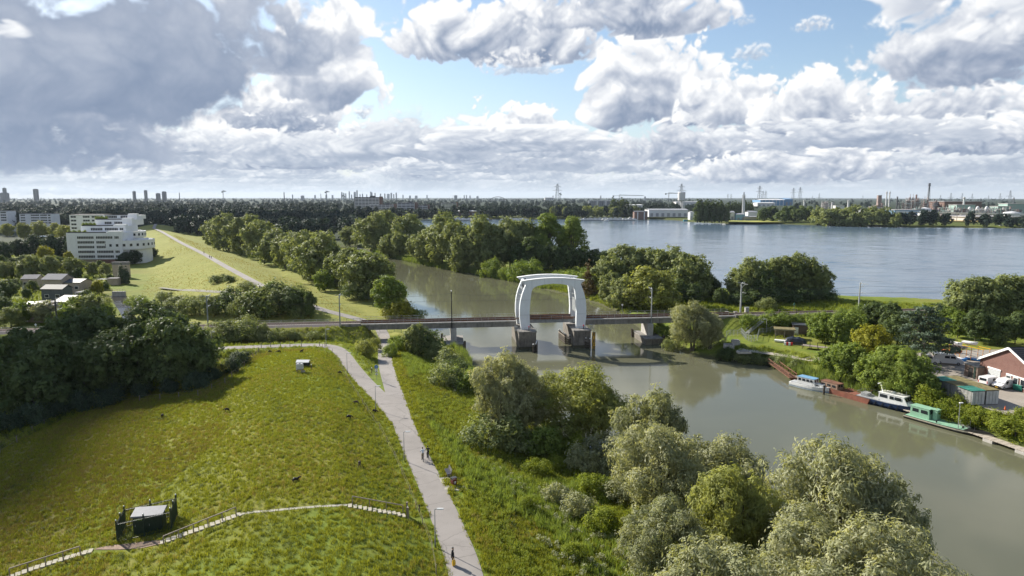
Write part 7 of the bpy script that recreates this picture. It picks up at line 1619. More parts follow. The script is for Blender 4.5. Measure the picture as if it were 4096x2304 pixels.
mb = MB(); mb.bar((-L * .12, -.6, 2.7), (-L * .19, 0, 4.3), .16); mb.bar((-L * .12, .6, 2.7), (-L * .19, 0, 4.3), .16); mb.box((-L * .19, 0, 4.2), (.3, 1.7, .14)); mb.build('radar_mast', M_BOATW, o); mb = MB(); mb.lathe((L * .02, 0, 2.8), [(.3, 0), (.32, .18), (.15, .35)], 12); mb.build('radar_dome', M_BOATW, o)
mb = MB(); mb.tube([(L * .16, .9, 2.7), (L * .16, .9, 4.7)], .025, 5); mb.build('aerial', M_WHITE2, o)
rails_on(o, [(-L * .48, -1.5, 1.16), (-L * .36, -1.6, 1.16), (-L * .24, -1.65, 1.16)], .95); rails_on(o, [(-L * .24, 1.6, 1.16), (-L * .36, 1.6, 1.16), (-L * .48, 1.5, 1.16), (-L * .48, -1.5, 1.16)], .95); rails_on(o, [(L * .40, -.5, 1.2), (L * .46, 0, 1.25), (L * .40, .5, 1.2)], .7)
mb = MB(); mb.box((-L * .4, 0, 1.45), (1.3, 1.6, .55)); mb.build('engine_hatch', M_DECK, o, bevel=.04)
for sy in (-1, 1): mb = MB(); mb.box((L * .36, sy * 1.12, .8), (1.6, .02, .16)); mb.build('name_mark', M_WHITE2, o)
# green work boat
o, L = boat_empty('work_boat', (3685, 1680), (3912, 1742), 'mint green work boat with a wheelhouse at its left end'); L = max(L, 14)
mb = MB(); mb.loft(hull_rings(L, 3.4, .95, -.3, 12, .62, .9, .18, .85)); mb.build('hull', M_BLK, o); mb = MB(); mb.loft([[(p[0], p[1] * 1.01, p[2]) for p in (r[3], r[4], r[5], r[6])] for r in hull_rings(L, 3.4, .45, .12, 12, .62, .9, .18)]); mb.build('rubbing_band', M_STEP, o); mb = MB(); mb.loft([[(x, y * w, z) for y, z in ((-1, .63), (1, .63), (1, .70), (-1, .70))] for x, w in ((-L * .48, 1.5), (0, 1.66), (L * .25, 1.3), (L * .40, .6))]); mb.build('deck', M_BOATG, o)
cabin(o, -L * .44, -L * .20, 1.05, .7, 1.75, M_BOATG, M_BOATG, ((.12, .45, .5, .84), (.58, .92, .5, .84)), 'wheelhouse', .12, .15); mb = MB(); mb.box((-L * .16, .3, 1.6), (.75, 1.3, 1.8)); c_ = mb.build('companionway', M_BOATG, o, bevel=.03); mb = MB(); mb.box((-L * .16, .3, 2.54), (.95, 1.5, .08)); mb.build('roof', M_BOATG, c_)
for xx, yy in ((L * .18, -.6), (L * .28, .5), (-L * .1, -1.3)): mb = MB(); mb.cyl((xx, yy), .12, .7, 1.05, 8); mb.box((xx, yy, 1.05), (.4, .1, .08)); mb.build('bollard', M_BLK, o)
mb = MB(); mb.box((L * .02, 0, .74), (L * .3, 2.0, .06)); mb.build('hatch_cover', M_BOATG, o, bevel=.02)
# rusty pontoon with hut, and barge
o, L = boat_empty('rusty_pontoon', (3298, 1560), (3368, 1580), 'rusty pontoon carrying a small rusted cabin', 'pontoon'); L = max(L, 5.5); mb = MB(); mb.box((0, .4, .35), (L, 3.0, 1.0)); mb.build('hull', M_RUST, o, bevel=.05); cabin(o, -L * .42, L * .30, 1.05, .86, 1.25, M_RUST, mat('brown_panel', (.26, .17, .12), .8, .2), ((.1, .3, .4, .75), (.4, .6, .4, .75), (.7, .9, .4, .75)), 'cabin', .1, .1)
o, L = boat_empty('rusty_barge', (3362, 1575), (3470, 1606), 'flat rusty red barge moored between cruiser and launch', 'barge'); L = max(L, 9); M_RB = mat('red_rust', (.22, .075, .045), .85, .25, 1, dirt=.4, dcol=(.09, .04, .03)); mb = MB(); mb.yprism([(-L / 2, .95), (-L / 2 + .3, -.3), (L / 2 - .5, -.3), (L / 2, .95)], -1.7, 1.9); mb.build('hull', M_RB, o)
mb = MB(); [mb.span(-L / 2, L / 2, y, y + .1, .95, 1.1) for y in (-1.7, 1.8)]; mb.build('coaming', M_RUST, o); mb = MB(); mb.tube([(L * .3, 1.2, .95), (L * .3, 1.2, 1.9), (L * .36, .9, 2.1)], .05, 6); mb.tube([(L * .3, .6, .95), (L * .3, .6, 1.8)], .05, 6); mb.build('davit', M_RUST, o)
# pontoon and truss gangway
po = empty('mooring_pontoon', (*G(3195, 1522, 0), 0), R(-30), 'brown floating pontoon behind the blue roofed cruiser', 'pontoon'); mb = MB(); mb.box((0, .4, .25), (3.2, 2.2, .7)); mb.build('float', M_RUST, po); mb = MB(); mb.box((0, .4, .64), (3.3, 2.3, .08)); mb.build('deck', M_WOOD, po)
po = empty('mooring_pontoon', (*G(3285, 1540, 0), 0), R(-14), 'long timber pontoon between the cruiser and the bank', 'pontoon'); mb = MB(); mb.box((0, 1.2, .25), (6.5, 1.8, .7)); mb.build('float', M_RUST, po); mb = MB(); mb.box((0, 1.2, .64), (6.6, 1.9, .08)); mb.build('deck', M_WOOD, po)
ga, gb_ = np.array((*G(3085, 1448, 1.2), 1.2)), np.array((*G(3172, 1512, .8), .8)); gw = empty('truss_gangway', tuple(ga), 0, 'rusty lattice gangway reaching from the bank to the pontoon', 'gangway'); dv = gb_ - ga; nn = np.array((-dv[1], dv[0], 0)); nn = nn / np.linalg.norm(nn) * .8
for s in (-1, 1):
    mb = MB()
    for zz in (0, .9): mb.bar(nn * s + (0, 0, zz), dv + nn * s + (0, 0, zz), .12)
    for k in range(12): mb.bar(nn * s + dv * (k / 12) + (0, 0, 0 if k % 2 else .9), nn * s + dv * ((k + 1) / 12) + (0, 0, .9 if k % 2 else 0), .07)
    mb.build('truss', M_RUST, gw)
for k in range(22): p = dv * ((k + .5) / 22); mb = MB(); mb.box((p[0], p[1], p[2] + .05), (np.linalg.norm(dv) / 22 * .8, 1.5, .05), math.atan2(dv[1], dv[0])); mb.build('plank', M_RUST, gw)
# floating jetty
jl = [G(3625, 1640, .4), G(3760, 1685, .4), G(3930, 1745, .4), G(4140, 1818, .4)]; jy = empty('floating_jetty', (*jl[0], 0), 0, 'long narrow plank jetty floating along the right bank', 'jetty')
J0 = np.array(jl[0]); jm = MB(); jm.box((0, 0, 0), (.98, 1.7, .1)); jplm = jm.mesh('plank', mat('bleached_planks', (.40, .35, .29), .9, .2, 3)); fm = MB(); fm.box((0, 0, 0), (1.6, 1.9, .5)); flm = fm.mesh('float', M_CONC_L); k = 0
for a, b in zip(jl[:-1], jl[1:]):
    a, b = np.array(a), np.array(b); d = b - a; L = np.linalg.norm(d); n = int(L)
    for i in range(n):
        p = a + d * (i + .5) / n - J0; add_obj('plank', jplm, jy, (p[0], p[1], .55), math.atan2(d[1], d[0])); k += 1
        if k % 5 == 0: add_obj('float', flm, jy, (p[0], p[1], .2), math.atan2(d[1], d[0]))
for u, v, h_, m_, lb in ((3526, 1602, 4.0, M_MAST, 'grey steel mooring pile behind the patrol launch'), (4002, 1748, 3.4, M_MAST, 'grey steel mooring pile behind the jetty at right'), (3295, 1578, 1.8, M_TIMBER, 'dark timber pile at the stern of the cruiser')):
    o = empty('mooring_pile', (*G(u, v, 0), 0), 0, lb, 'mooring pile'); mb = MB(); mb.cyl((0, 0), .30 if h_ > 2 else .2, -2, h_, 12); mb.build('pile', m_, o); mb = MB(); mb.cyl((0, 0), .32 if h_ > 2 else .22, h_, h_ + .12, 12, .2); mb.build('cap', M_DARKST, o)
o = empty('jetty_lamp', (*G(3832, 1718, .5), .5), 0, 'slim pole lamp on the jetty above the green boat', 'lamp'); mb = MB(); mb.tube([(0, 0, -.2), (0, 0, 4.6)], .06, 8); mb.build('pole', M_STEEL, o); mb = MB(); mb.box((.15, 0, 4.65), (.6, .25, .14)); mb.build('lamp_head', M_WHITE2, o)
gt = empty('white_gate', (*G(3862, 1668, 1.6), 1.6), R(-25), 'white bar gate with a notice at the top of the jetty bridge', 'gate'); mb = MB()
for k in range(12): mb.bar((-1.3 + k * .24, 0, .1), (-1.3 + k * .24, 0, 1.7 + .25 * (1 - abs(k - 6) / 6)), .035)
mb.bar((-1.3, 0, .2), (1.4, 0, .2), .05); mb.bar((-1.3, 0, 1.6), (1.4, 0, 1.6), .05); mb.build('bars', M_WHITE2, gt)
for xx in (-1.4, 1.45): mb = MB(); mb.box((xx, 0, .85), (.1, .1, 2.2)); mb.build('post', M_WHITE2, gt)
mb = MB(); mb.box((.9, -.05, 1.0), (.7, .03, .6)); mb.build('notice', M_WHITE2, gt)
br2 = empty('jetty_bridge', (*G(3850, 1690, .9), .85), R(68), 'short grey ramp linking the bank gate to the jetty', 'ramp'); mb = MB(); mb.box((0, 0, .1), (4.4, 1.5, .12), 0, 1, R(-8)); mb.build('deck', M_DECK, br2); mb = MB(); [mb.bar((-2.1, y, .9), (2.1, y, 1.3), .05) for y in (-.7, .7)]; [mb.bar((x, y, .1), (x, y, 1.1), .05) for y in (-.7, .7) for x in (-2, 0, 2)]; mb.build('handrail', M_STEEL, br2)

# ================================================================ left: stepped white flats with round wings, white blocks, houses
M_WFLAT = mat('white_render', (.74, .75, .76), .7, .05, .3, dirt=.12, dcol=(.45, .45, .44), streak=True); M_WIN = mat('window_glass', (.03, .035, .045), .15, .3, .5); M_PARA = mat('dark_parapet', (.06, .06, .06), .7, .2); M_TAN = mat('tan_plaster', (.42, .35, .28), .85, .1, .6, dirt=.2); M_ROOFGR = mat('grey_flat_roof', (.22, .21, .21), .9, .15, .6)
M_SLATE = mat('slate_cladding', (.07, .085, .10), .6, .15, 1); M_METALR = mat('pale_metal_roof', (.15, .155, .17), .85, .08, .5); M_BRICKR = brick_mat('red_plinth_brick', (.16, .07, .055), (.2, .09, .07), (.2, .17, .15))
def at_px(u, v, Y): x, y, z = GY(u, v, Y); return x, y, z
def ribbon_window(parent, x0, x1, y, z0, z1, panes, frame=M_WHITE2):
    """recessed window band: dark glass with white mullions"""
    mb = MB(); mb.span(x0, x1, y - .05, y + .06, z0, z1); w = mb.build('window', M_WIN, parent)
    mb = MB(); n = max(1, panes)
    for k in range(n + 1): xx = x0 + (x1 - x0) * k / n; mb.span(xx - .05, xx + .05, y - .12, y - .05, z0, z1)
    mb.span(x0, x1, y - .12, y - .05, z1 - .08, z1); mb.span(x0, x1, y - .12, y - .05, z0, z0 + .08); mb.build('mullions', frame, w); return w
Yf = 393.0; fx0, _, _ = at_px(264, 940, Yf); fx1, _, _ = at_px(478, 940, Yf); FW = fx1 - fx0
fl = empty('stepped_flats', (fx0, Yf, 0.3), R(4), 'white stepped block of flats with planted roof terraces', 'apartment building')
k = FW / 30.0
def tier(x0, x1, y0, y1, z0, z1, rows, segs, para=True):
    mb = MB(); mb.span(x0 * k, x1 * k, y0, y1, z0, z1); t = mb.build('storeys', M_WFLAT, fl)
    for zz in rows:
        for a, b, n in segs: ribbon_window(t, a * k, b * k, y0, zz, zz + 1.55, n)
    if para: mb = MB(); mb.span((x0 + .6) * k, (x0 + (x1 - x0) * .72) * k, y0 + .2, y0 + .6, z1, z1 + .6); mb.build('parapet', M_PARA, t); mb = MB(); mb.span((x0 + (x1 - x0) * .74) * k, x1 * k, y0 - .0, y0 + 3, z1, z1 + 1.0); mb.build('end_parapet', M_WFLAT, t)
    return t
tier(0, 30, 0, 14, 3.4, 18.6, (4.2, 6.95, 9.7, 12.45, 15.2), ((5.8, 14.8, 10), (16, 25, 10), (26, 28.4, 3)))
mb = MB(); mb.span(15 * k, 30 * k, .1, 14, 0, 3.4); mb.build('plinth', M_BRICKR, fl)
mb = MB(); mb.span(0, 15 * k, 1.5, 14, 0, 3.4); mb.build('plinth', M_TAN, fl)
tier(3.5, 28.4, 9, 24, 18.6, 22.2, (19.6,), ((9, 15.5, 7), (16.8, 24, 8), (25, 27, 2)))
tier(6.5, 27.6, 19, 34, 22.2, 25.6, (22.9,), ((12, 16, 4), (17.5, 22, 5)))
tier(7, 26.5, 28, 40, 25.6, 28.0, (26.3,), ((8, 15, 7), (17, 21, 4)))
for i, (a, b, y0, z1) in enumerate(((4.5, 10, 9.6, 22.8), (7.2, 12, 19.5, 26.2), (1, 9, .8, 18.9))):
    for q in range(4): o = add_obj('terrace_shrub', KINDS['shrub_a'][0], fl, ((a + (b - a) * q / 3) * k, y0 + 1.2, z1 - .8), q); o.scale = (.55,) * 3; o.material_slots[0].link = 'OBJECT'; o.material_slots[0].material = LM['fresh']
def drum(u, vt, Y, r, h, label, a0, n, z1):
    x, y, z = at_px(u, vt, Y); o = empty('round_wing', (x, y, z1), 0, label, 'apartment building', 'round wings of the white flats'); top = z - z1
    mb = MB(); mb.lathe((0, 0, 0), [(r, top - h), (r, top), (r - .35, top), (r - .35, top - .5), (.1, top - .5)], 40); mb.build('curved_wall', M_WFLAT, o)
    mb = MB(); mb.lathe((0, 0, 0), [(r - 1.6, 0), (r - 1.6, top - h + .02)], 28); mb.build('lower_storey', M_WFLAT, o)
    wm = MB(); wm.box((0, 0, 0), (1.3, .2, 1.5)); wme = wm.mesh('window', M_WIN)
    for j in range(n):
        t = R(a0 + j * 13.0); q = add_obj('window', wme, o, (r * .995 * math.cos(t), r * .995 * math.sin(t), top - h * .5)); q.rotation_euler = (0, 0, t - math.pi / 2)
    for j in range(6): t = R(a0 + j * 30); mb = MB(); mb.box((r * .62 * math.cos(t), r * .62 * math.sin(t), top + .1), (r * .35, .5, 1.1), t); mb.build('roof_fin', M_WHITE2, o)
    return o
drum(468, 893, 452, 12, 3.6, 'highest and farthest round white wing beside the flats', -120, 14, .5); drum(482, 924, 432, 14.2, 3.8, 'middle round white wing beside the flats', -120, 14, .5); drum(500, 957, 410, 15.8, 5.2, 'lowest and nearest round white wing beside the flats', -115, 14, .5)
def block(u0, u1, vt, Y, depth, nrow, segs, label, m_=M_WFLAT, rz=0.0, sp=2.85, zb=0.0, name='white_block', cat='apartment building', group=None, cols=None, roof=M_ROOFGR, wh=1.5):
    x0, _, zt = at_px(u0, vt, Y); x1, _, _ = at_px(u1, vt, Y); o = empty(name, (x0, Y, zb), rz, label, cat, group); w = x1 - x0; h = zt - zb
    mb = MB(); mb.span(0, w, 0, depth, 0, h); b = mb.build('wall', m_, o); mb = MB(); mb.span(-.2, w + .2, -.2, depth + .2, h, h + .4); mb.build('roof_edge', m_ if roof is None else roof, o)
    for r_ in range(nrow):
        zz = h - sp * (r_ + 1) + (sp - wh) * .55
        if zz < .5: break
        for a, c in segs: ribbon_window(b, a * w, c * w, 0, zz, zz + wh, max(1, int((c - a) * w / 1.6)))
    return o, w, h
block(76, 205, 856, 770, 14, 4, ((.04, .18), (.36, .62), (.65, .86), (.89, .97)), 'white four storey block with dark ribbon windows at left')
block(-60, 27, 845, 770, 14, 4, ((.3, .6), (.7, .95)), 'white block cut by the left edge')
block(276, 412, 860, 520, 12, 4, ((.04, .2), (.4, .6), (.66, .9), (.92, .98)), 'white block right behind the stepped flats')
# retaining walls by the canal
o = empty('retaining_wall', (*G(452, 1112, .5), .3), R(3), 'tall tan retaining wall with a dark top band at the canal head', 'wall'); mb = MB(); mb.span(0, 8, 0, 1.0, 0, 6.6); mb.build('wall_face', M_TAN, o); mb = MB(); mb.span(-.1, 8.1, -.1, 1.1, 6.6, 8.0); mb.build('top_band', M_ROOFGR, o)
o = empty('garden_wall', (*G(430, 1140, .5), .3), R(2), 'low tan garden building at the end of the canal', 'wall'); mb = MB(); mb.span(0, 4.4, 0, 3, 0, 3.0); mb.build('wall_face', M_TAN, o); mb = MB(); mb.span(-.2, 4.6, -.2, 3.2, 3.0, 3.2); mb.build('coping', M_ROOFGR, o)
o = empty('canal_weir', (*G(448, 1180, .5), 0), R(2), 'grey concrete canal head wall with a railing', 'wall'); mb = MB(); mb.span(0, 5.2, 0, .8, -1, 1.9); mb.build('wall_face', M_CONC_L, o)
for q in range(6): mb = MB(); mb.box((q * 1.02 + .05, .2, 2.3), (.06, .06, .9)); mb.build('rail_post', M_STEEL, o)
mb = MB(); mb.box((2.6, .2, 2.72), (5.2, .05, .05)); mb.build('rail', M_STEEL, o)
# houses
def house(name, label, u, v, w, d, h, m_, roofm, rz=0.0, rtype='flat', wins=3, rise=2.0):
    x, y = G(u, v, .5); o = empty(name, (x, y, .4), rz, label, 'house', 'houses by the canal')
    if rtype == 'pitch': mb = MB(); mb.xprism([(0, 0), (d, 0), (d, h), (d * .55, h + rise), (0, h)], 0, w); b = mb.build('wall', m_, o)
    else: mb = MB(); mb.span(0, w, 0, d, 0, h); b = mb.build('wall', m_, o)
    if rtype == 'flat': mb = MB(); mb.span(-.25, w + .25, -.25, d + .25, h, h + .25); mb.build('roof', roofm, o)
    else:
        mb = MB(); mb.xprism([(-.3, h + .0), (d * .55, h + rise + .12), (d * .55, h + rise + .3), (-.3, h + .2)], -.25, w + .25); mb.build('roof', roofm, o)
        mb = MB(); mb.xprism([(d * .55, h + rise + .12), (d + .3, h), (d + .3, h + .2), (d * .55, h + rise + .3)], -.25, w + .25); mb.build('roof', roofm, o)
    for q in range(wins):
        xx = w * (q + .5) / wins; mb = MB(); mb.box((xx, -.03, h * .62), (min(1.6, w / wins * .55), .1, 1.25)); wn = mb.build('window', M_WHITE2, o); mb = MB(); mb.box((xx, -.09, h * .62), (min(1.4, w / wins * .48), .04, 1.05)); mb.build('pane', M_WIN, wn)
    mb = MB(); mb.box((w * .1, -.03, 1.0), (.9, .1, 2.0)); mb.build('door', M_WHITE2, o); return o
hA = house('flat_roofed_house', 'long flat roofed house with white zigzag skylights by the track', 92, 1290, 13.5, 8, 5.6, M_TAN, M_ROOFGR, R(-6), wins=5)
for q in range(7): mb = MB(); mb.xprism([(1.0, 5.85), (2.2, 6.45), (3.0, 5.85)], .5 + q * 1.2, 1.5 + q * 1.2); mb.build('skylight', M_WHITE2, hA)
house('end_house', 'beige end house with a sloping dark roof beside the skylight house', 222, 1290, 4.2, 9, 6.6, M_TAN, M_SLATE, R(-6), 'pitch', 2, 1.2)
house('slate_house', 'slate clad house with a dark low pitched roof', 170, 1225, 8.0, 5, 6.2, M_SLATE, M_PARA, R(-4), 'pitch', 2, 1.2)
house('metal_roofed_house', 'house with a pale ribbed metal roof in two steps', 172, 1180, 8.2, 7, 6.2, M_TAN, M_METALR, R(-4), 'pitch', 3, 1.8)
house('garden_house', 'small grey house half hidden by garden trees', 88, 1160, 6, 6, 4.6, M_TAN, M_ROOFGR, R(8), 'pitch', 2, 1.4)
house('low_house', 'low grey house right of the metal roofed one', 262, 1180, 6.5, 7, 5.0, M_TAN, M_SLATE, R(-4), 'pitch', 2, 1.0)
house('long_low_house', 'long low house with a white roof edge left of the flats', -20, 1010, 34, 9, 5.5, M_TAN, M_WHITE2, R(2), 'flat', 8)
house('blue_pavilion', 'small blue glazed pavilion among bright garden trees', 138, 965, 11, 6, 4.2, M_SLATE, M_BLUE, R(2), 'flat', 4)
cp = empty('carport', (*G(303, 1195, .5), .4), R(-3), 'open carport with a glazed roof beside the houses', 'carport'); mb = MB(); mb.box((1.4, 2, 2.6), (3.2, 4.4, .12)); mb.build('roof', M_METALR, cp)
for xx in (0, 2.8):
    for yy in (0, 4): mb = MB(); mb.box((xx, yy, 1.25), (.14, .14, 2.6)); mb.build('post', M_WHITE2, cp)
pg = empty('pergola', (*G(392, 1140, .5), .4), R(0), 'white topped pergola in the garden by the canal', 'pergola')
for xx in (0, 2, 4):
    for yy in (0, 2.5): mb = MB(); mb.box((xx, yy, 1.3), (.15, .15, 2.6)); mb.build('post', M_BLK, pg)
for q in range(9): mb = MB(); mb.box((q * .5, 1.25, 2.65), (.1, 3.0, .12)); mb.build('slat', M_WHITE2, pg)

# ================================================================ far bank: flats, marina, works, pylons, skyline
M_FARW = mat('far_white', (.66, .66, .66), .7, .05, .05); M_FARG = mat('far_grey', (.30, .31, .33), .7, .08, .05); M_FARD = mat('far_dark', (.10, .105, .115), .7, .1, .05); M_FARB = brick_mat('far_brick', (.17, .10, .08), (.2, .12, .095), (.2, .17, .15), .3); M_FARBL = mat('far_blue', (.16, .30, .48), .6, .05, .05)
M_MINT = mat('mint_cladding', (.30, .42, .38), .6, .08, .05); M_PIPE = mat('pale_plant_steel', (.42, .40, .39), .6, .12, .1, .2); M_PINK = mat('rust_pink_plant_steel', (.30, .22, .20), .7, .15, .1); M_SKYL = mat('distant_tower_grey', (.20, .22, .26), .7, .06, .02); M_TEAL = mat('teal_paint', (.05, .3, .34), .6)
M_FTAN = mat('far_tan', (.42, .39, .35), .8, .08, .05)
def flats(u0, u1, vt, Y, rows, label, rz=0.0, depth=12, m_=M_FTAN, zb=2.0):
    x0, _, zt = at_px(u0, vt, Y); x1, _, _ = at_px(u1, vt, Y); w = x1 - x0; h = zt - zb; o = empty('block_of_flats', (x0, Y, zb), rz, label, 'apartment building', 'flats behind the marina'); mb = MB(); mb.span(0, w, 0, depth, 0, h); mb.build('wall', m_, o)
    mb = MB(); mb.span(-.3, w + .3, -.3, depth + .3, h, h + .5); mb.build('roof', M_FARG, o); mb = MB(); mb.span(w * .55, w * .75, 3, 8, h + .5, h + 3); mb.build('lift_house', M_FARD, o); sp = 2.9
    for r_ in range(rows):
        z = h - sp * (r_ + 1); mb = MB(); mb.span(w * .03, w * .88, -1.3, -.02, z, z + 1.35); bl = mb.build('balcony', M_FARW, o); mb = MB(); mb.span(w * .03, w * .88, -.12, -.015, z + 1.35, z + sp - .15); mb.build('window_band', M_WIN, bl)
        mb = MB()
        for q in range(int(w / 7)): xx = w * .03 + (w * .85) * q / max(int(w / 7) - 1, 1); mb.span(xx - .2, xx + .2, -1.32, -.0, z + 1.05, z + sp)
        mb.build('partition', M_FARW, bl)
    mb = MB(); mb.span(w * .9, w, -1.0, depth, 0, h + 1.5); mb.build('stair_tower', M_FARB, o); return o
flats(1416, 1528, 789, 1400, 8, 'tallest of the flats behind the wood, left of the river view', R(3)); flats(1588, 1668, 812, 1290, 8, 'balconied flats, left half of the pair behind the marina', R(-4)); flats(1670, 1716, 822, 1300, 6, 'lower balconied flats, right half of the pair behind the marina', R(-4)); flats(1478, 1585, 819, 1340, 3, 'long low flats between the two balconied blocks', R(2)); flats(1764, 1832, 812, 1480, 4, 'pale flats standing alone behind the marina trees', R(6), m_=M_FARW)
def shed(name, u0, u1, vt, vb, Y, depth, m_, roofm, label, cat='warehouse', group=None, ribs=0, zb=None):
    x0, _, zt = at_px(u0, vt, Y); x1, _, z0 = at_px(u1, vb, Y); z0 = max(z0, 1.0) if zb is None else zb; w = x1 - x0; h = zt - z0; o = empty(name, (x0, Y, z0), 0, label, cat, group); mb = MB(); mb.span(0, w, 0, depth, 0, h); mb.build('wall', m_, o); mb = MB(); mb.xprism([(-.4, h), (depth / 2, h + h * .12 + .3), (depth + .4, h), (depth + .4, h + .3), (depth / 2, h + h * .12 + .6), (-.4, h + .3)], -.3, w + .3); mb.build('roof', roofm, o)
    n = max(2, int(w / 9))
    for q in range(n): xx = w * (q + .5) / n; mb = MB(); mb.box((xx, -.06, h * (.3 if ribs == 0 else .5)), (w / n * (.5 if ribs == 0 else .15), .12, h * (.5 if ribs == 0 else .98))); mb.build('door' if ribs == 0 else 'rib', M_FARG if ribs == 0 else M_FARW, o)
    return o
shed('white_warehouse', 2596, 2752, 840, 868, 1230, 40, M_FARW, M_FARG, 'long white warehouse behind the brick block on the far shore')
shed('low_brick_terrace', 1818, 1905, 845, 862, 1262, 20, M_FARB, M_FARW, 'low brick houses with white roofs behind the marina', 'house'); shed('white_house', 1865, 1895, 836, 845, 1310, 14, M_FARW, M_FARW, 'white flat building among the trees behind the marina', 'house')
shed('far_factory', 3042, 3140, 800, 822, 1750, 60, M_FARBL, M_FARW, 'blue and white factory hall beyond the poplars', 'factory', None, 1); shed('far_factory', 3140, 3170, 797, 822, 1760, 50, M_FARBL, M_FARBL, 'solid blue end of the factory hall beyond the poplars', 'factory'); shed('far_factory', 3030, 3100, 812, 825, 1650, 40, M_FARW, M_FARW, 'low white hall left of the blue factory', 'factory')
shed('far_hall', 2705, 2800, 808, 822, 1900, 40, M_FARW, M_FARG, 'white hall behind the water tower', 'factory'); shed('far_hall', 2510, 2570, 820, 830, 1500, 40, M_FARW, M_FARW, 'white low hall among the far bank trees', 'factory'); shed('far_hall', 2180, 2215, 791, 800, 3400, 60, M_FARW, M_FARG, 'pale hall at the foot of the left pylon', 'factory')
# brick block at the water edge
bb = shed('brick_warehouse', 2538, 2590, 848, 884, 1195, 16, M_FARB, M_FARD, 'tall brown brick warehouse standing in the river edge', 'warehouse', None, 1, 0.2)
# silos
x0, _, zt = at_px(2352, 804, 1700); x1, _, _ = at_px(2460, 804, 1700); so = empty('silo_row', (x0, 1700, 2), 0, 'row of tall grey silos behind the far bank trees', 'silo')
for q in range(13): mb = MB(); mb.cyl(((x1 - x0) * (q + .5) / 13, 0), (x1 - x0) / 27, 0, zt - 2, 14); mb.build('silo', M_FARG if q % 4 else M_FARW, so)
mb = MB(); mb.span(0, x1 - x0, -2, 2, zt - 2, zt); mb.build('top_gallery', M_FARW, so)
# water tower
x, y, z = at_px(2727, 768, 1500); wt_ = empty('water_tower', (x, y, 2), 0, 'white water tower on slender columns in front of a pylon', 'water tower'); mb = MB(); mb.lathe((0, 0, 0), [(1, z - 22), (8, z - 20), (8, z - 3), (7, z - 2)], 20); mb.build('tank', M_FARW, wt_)
for q in range(8): t = q * math.pi / 4; mb = MB(); mb.cyl((6.6 * math.cos(t), 6.6 * math.sin(t)), .7, 0, z - 19, 8); mb.build('column', M_FARW, wt_)
mb = MB(); mb.cyl((0, 0), 1.4, 0, z - 20, 10); mb.build('riser', M_FARW, wt_)
# silver chimney and small works
x, y, z = at_px(2976, 781, 1120); ch = empty('silver_chimney', (x, y, 2), 0, 'tall silver steel chimney among the small works buildings', 'chimney'); mb = MB(); mb.cyl((0, 0), 2.3, 0, z - 2, 18, 2.0); mb.build('shaft', M_FARW, ch)
for q in range(4): t = q * 1.57; mb = MB(); mb.bar((2.2 * math.cos(t), 2.2 * math.sin(t), 2), (2.1 * math.cos(t), 2.1 * math.sin(t), z - 1), .5); mb.build('flue_pipe', M_FARG, ch)
mb = MB(); mb.cyl((0, 0), .8, z - 2, z + 3, 8); mb.build('tip', M_FARD, ch)
for nm, u0, u1, vt, Y, m_, lb in (('office_box', 2903, 2938, 850, 1080, M_FARW, 'white and blue box building left of the silver chimney'), ('blue_shed', 2946, 2980, 858, 1075, mat('pale_blue_cladding', (.25, .42, .55), .6), 'pale blue shed in front of the silver chimney'), ('grey_tower_block', 2993, 3028, 849, 1100, M_FARW, 'white box on top of the tan works right of the chimney'), ('tan_works', 2977, 3040, 868, 1070, mat('tan_wall', (.38, .35, .31), .8), 'low tan works building at the far shore'), ('grey_house', 3125, 3170, 855, 1090, M_FARG, 'grey works house half hidden by far bank trees'), ('white_tank_house', 2761, 2776, 850, 1130, M_FARW, 'narrow white building left of the poplars')):
    shed(nm, u0, u1, vt, 886, Y, 14, m_, M_FARG, lb, 'works')
x, y, z = at_px(2742, 882, 1060); o = empty('teal_container', (x, y, 1.6), 0, 'teal container on the far shore left of the poplars', 'container'); mb = MB(); mb.box((0, 0, 1.6), (6.5, 2.5, 2.6)); mb.build('box', M_TEAL, o); mb = MB(); mb.box((0, 0, 3.0), (6.6, 2.6, .2)); mb.build('roof', M_FARW, o)
# poplars
for q in range(9): x, y = G(2790 + q * 14.5, 889, 2); d = ray(2790 + q * 14.5, 798 + (q % 3) * 3 + (q > 6) * 8); tree('lombardy', x, y + q % 2 * 6, CAM_H + d[2] / d[1] * y - 2.2, 'dark', 'tall dark poplar, %s of the row on the far shore' % (ORD[q] if q == 0 else ORD[q] + ' from the left'), 'poplars on the far shore', 'poplar', wide=1.5, z=2.2)
for q in range(8): x, y, z = at_px(2915 + q * 13, 852, 1330); tree('lombardy', x, y, 27 + q % 3 * 2, 'dark', 'slender poplar, %s in the second row behind the works' % (ORD[q] if q == 0 else ORD[q] + ' from left'), 'poplars behind the works', 'poplar', wide=1.2, z=2)
for q in range(6): x, y, z = at_px(2340 + q * 0 + (2452 - 2340) + q * 18, 862, 1290); tree('lombardy', x, y, 36 - q % 2 * 5 if q < 4 else 24, 'dark', 'dark poplar, %s in the short row beside the silos' % (ORD[q] if q == 0 else ORD[q] + ' from left'), 'poplars by the silos', 'poplar', wide=1.7, z=2)
for q in range(11): x, y, z = at_px(2600 + q * 11, 835, 1620); tree('lombardy', x, y, 21 + q % 3 * 2, 'deep', 'small poplar, %s in the row before the water tower' % (ORD[q] if q == 0 else ORD[q] + ' from left'), 'poplars by the water tower', 'poplar', wide=1.5, z=2, parts=False)

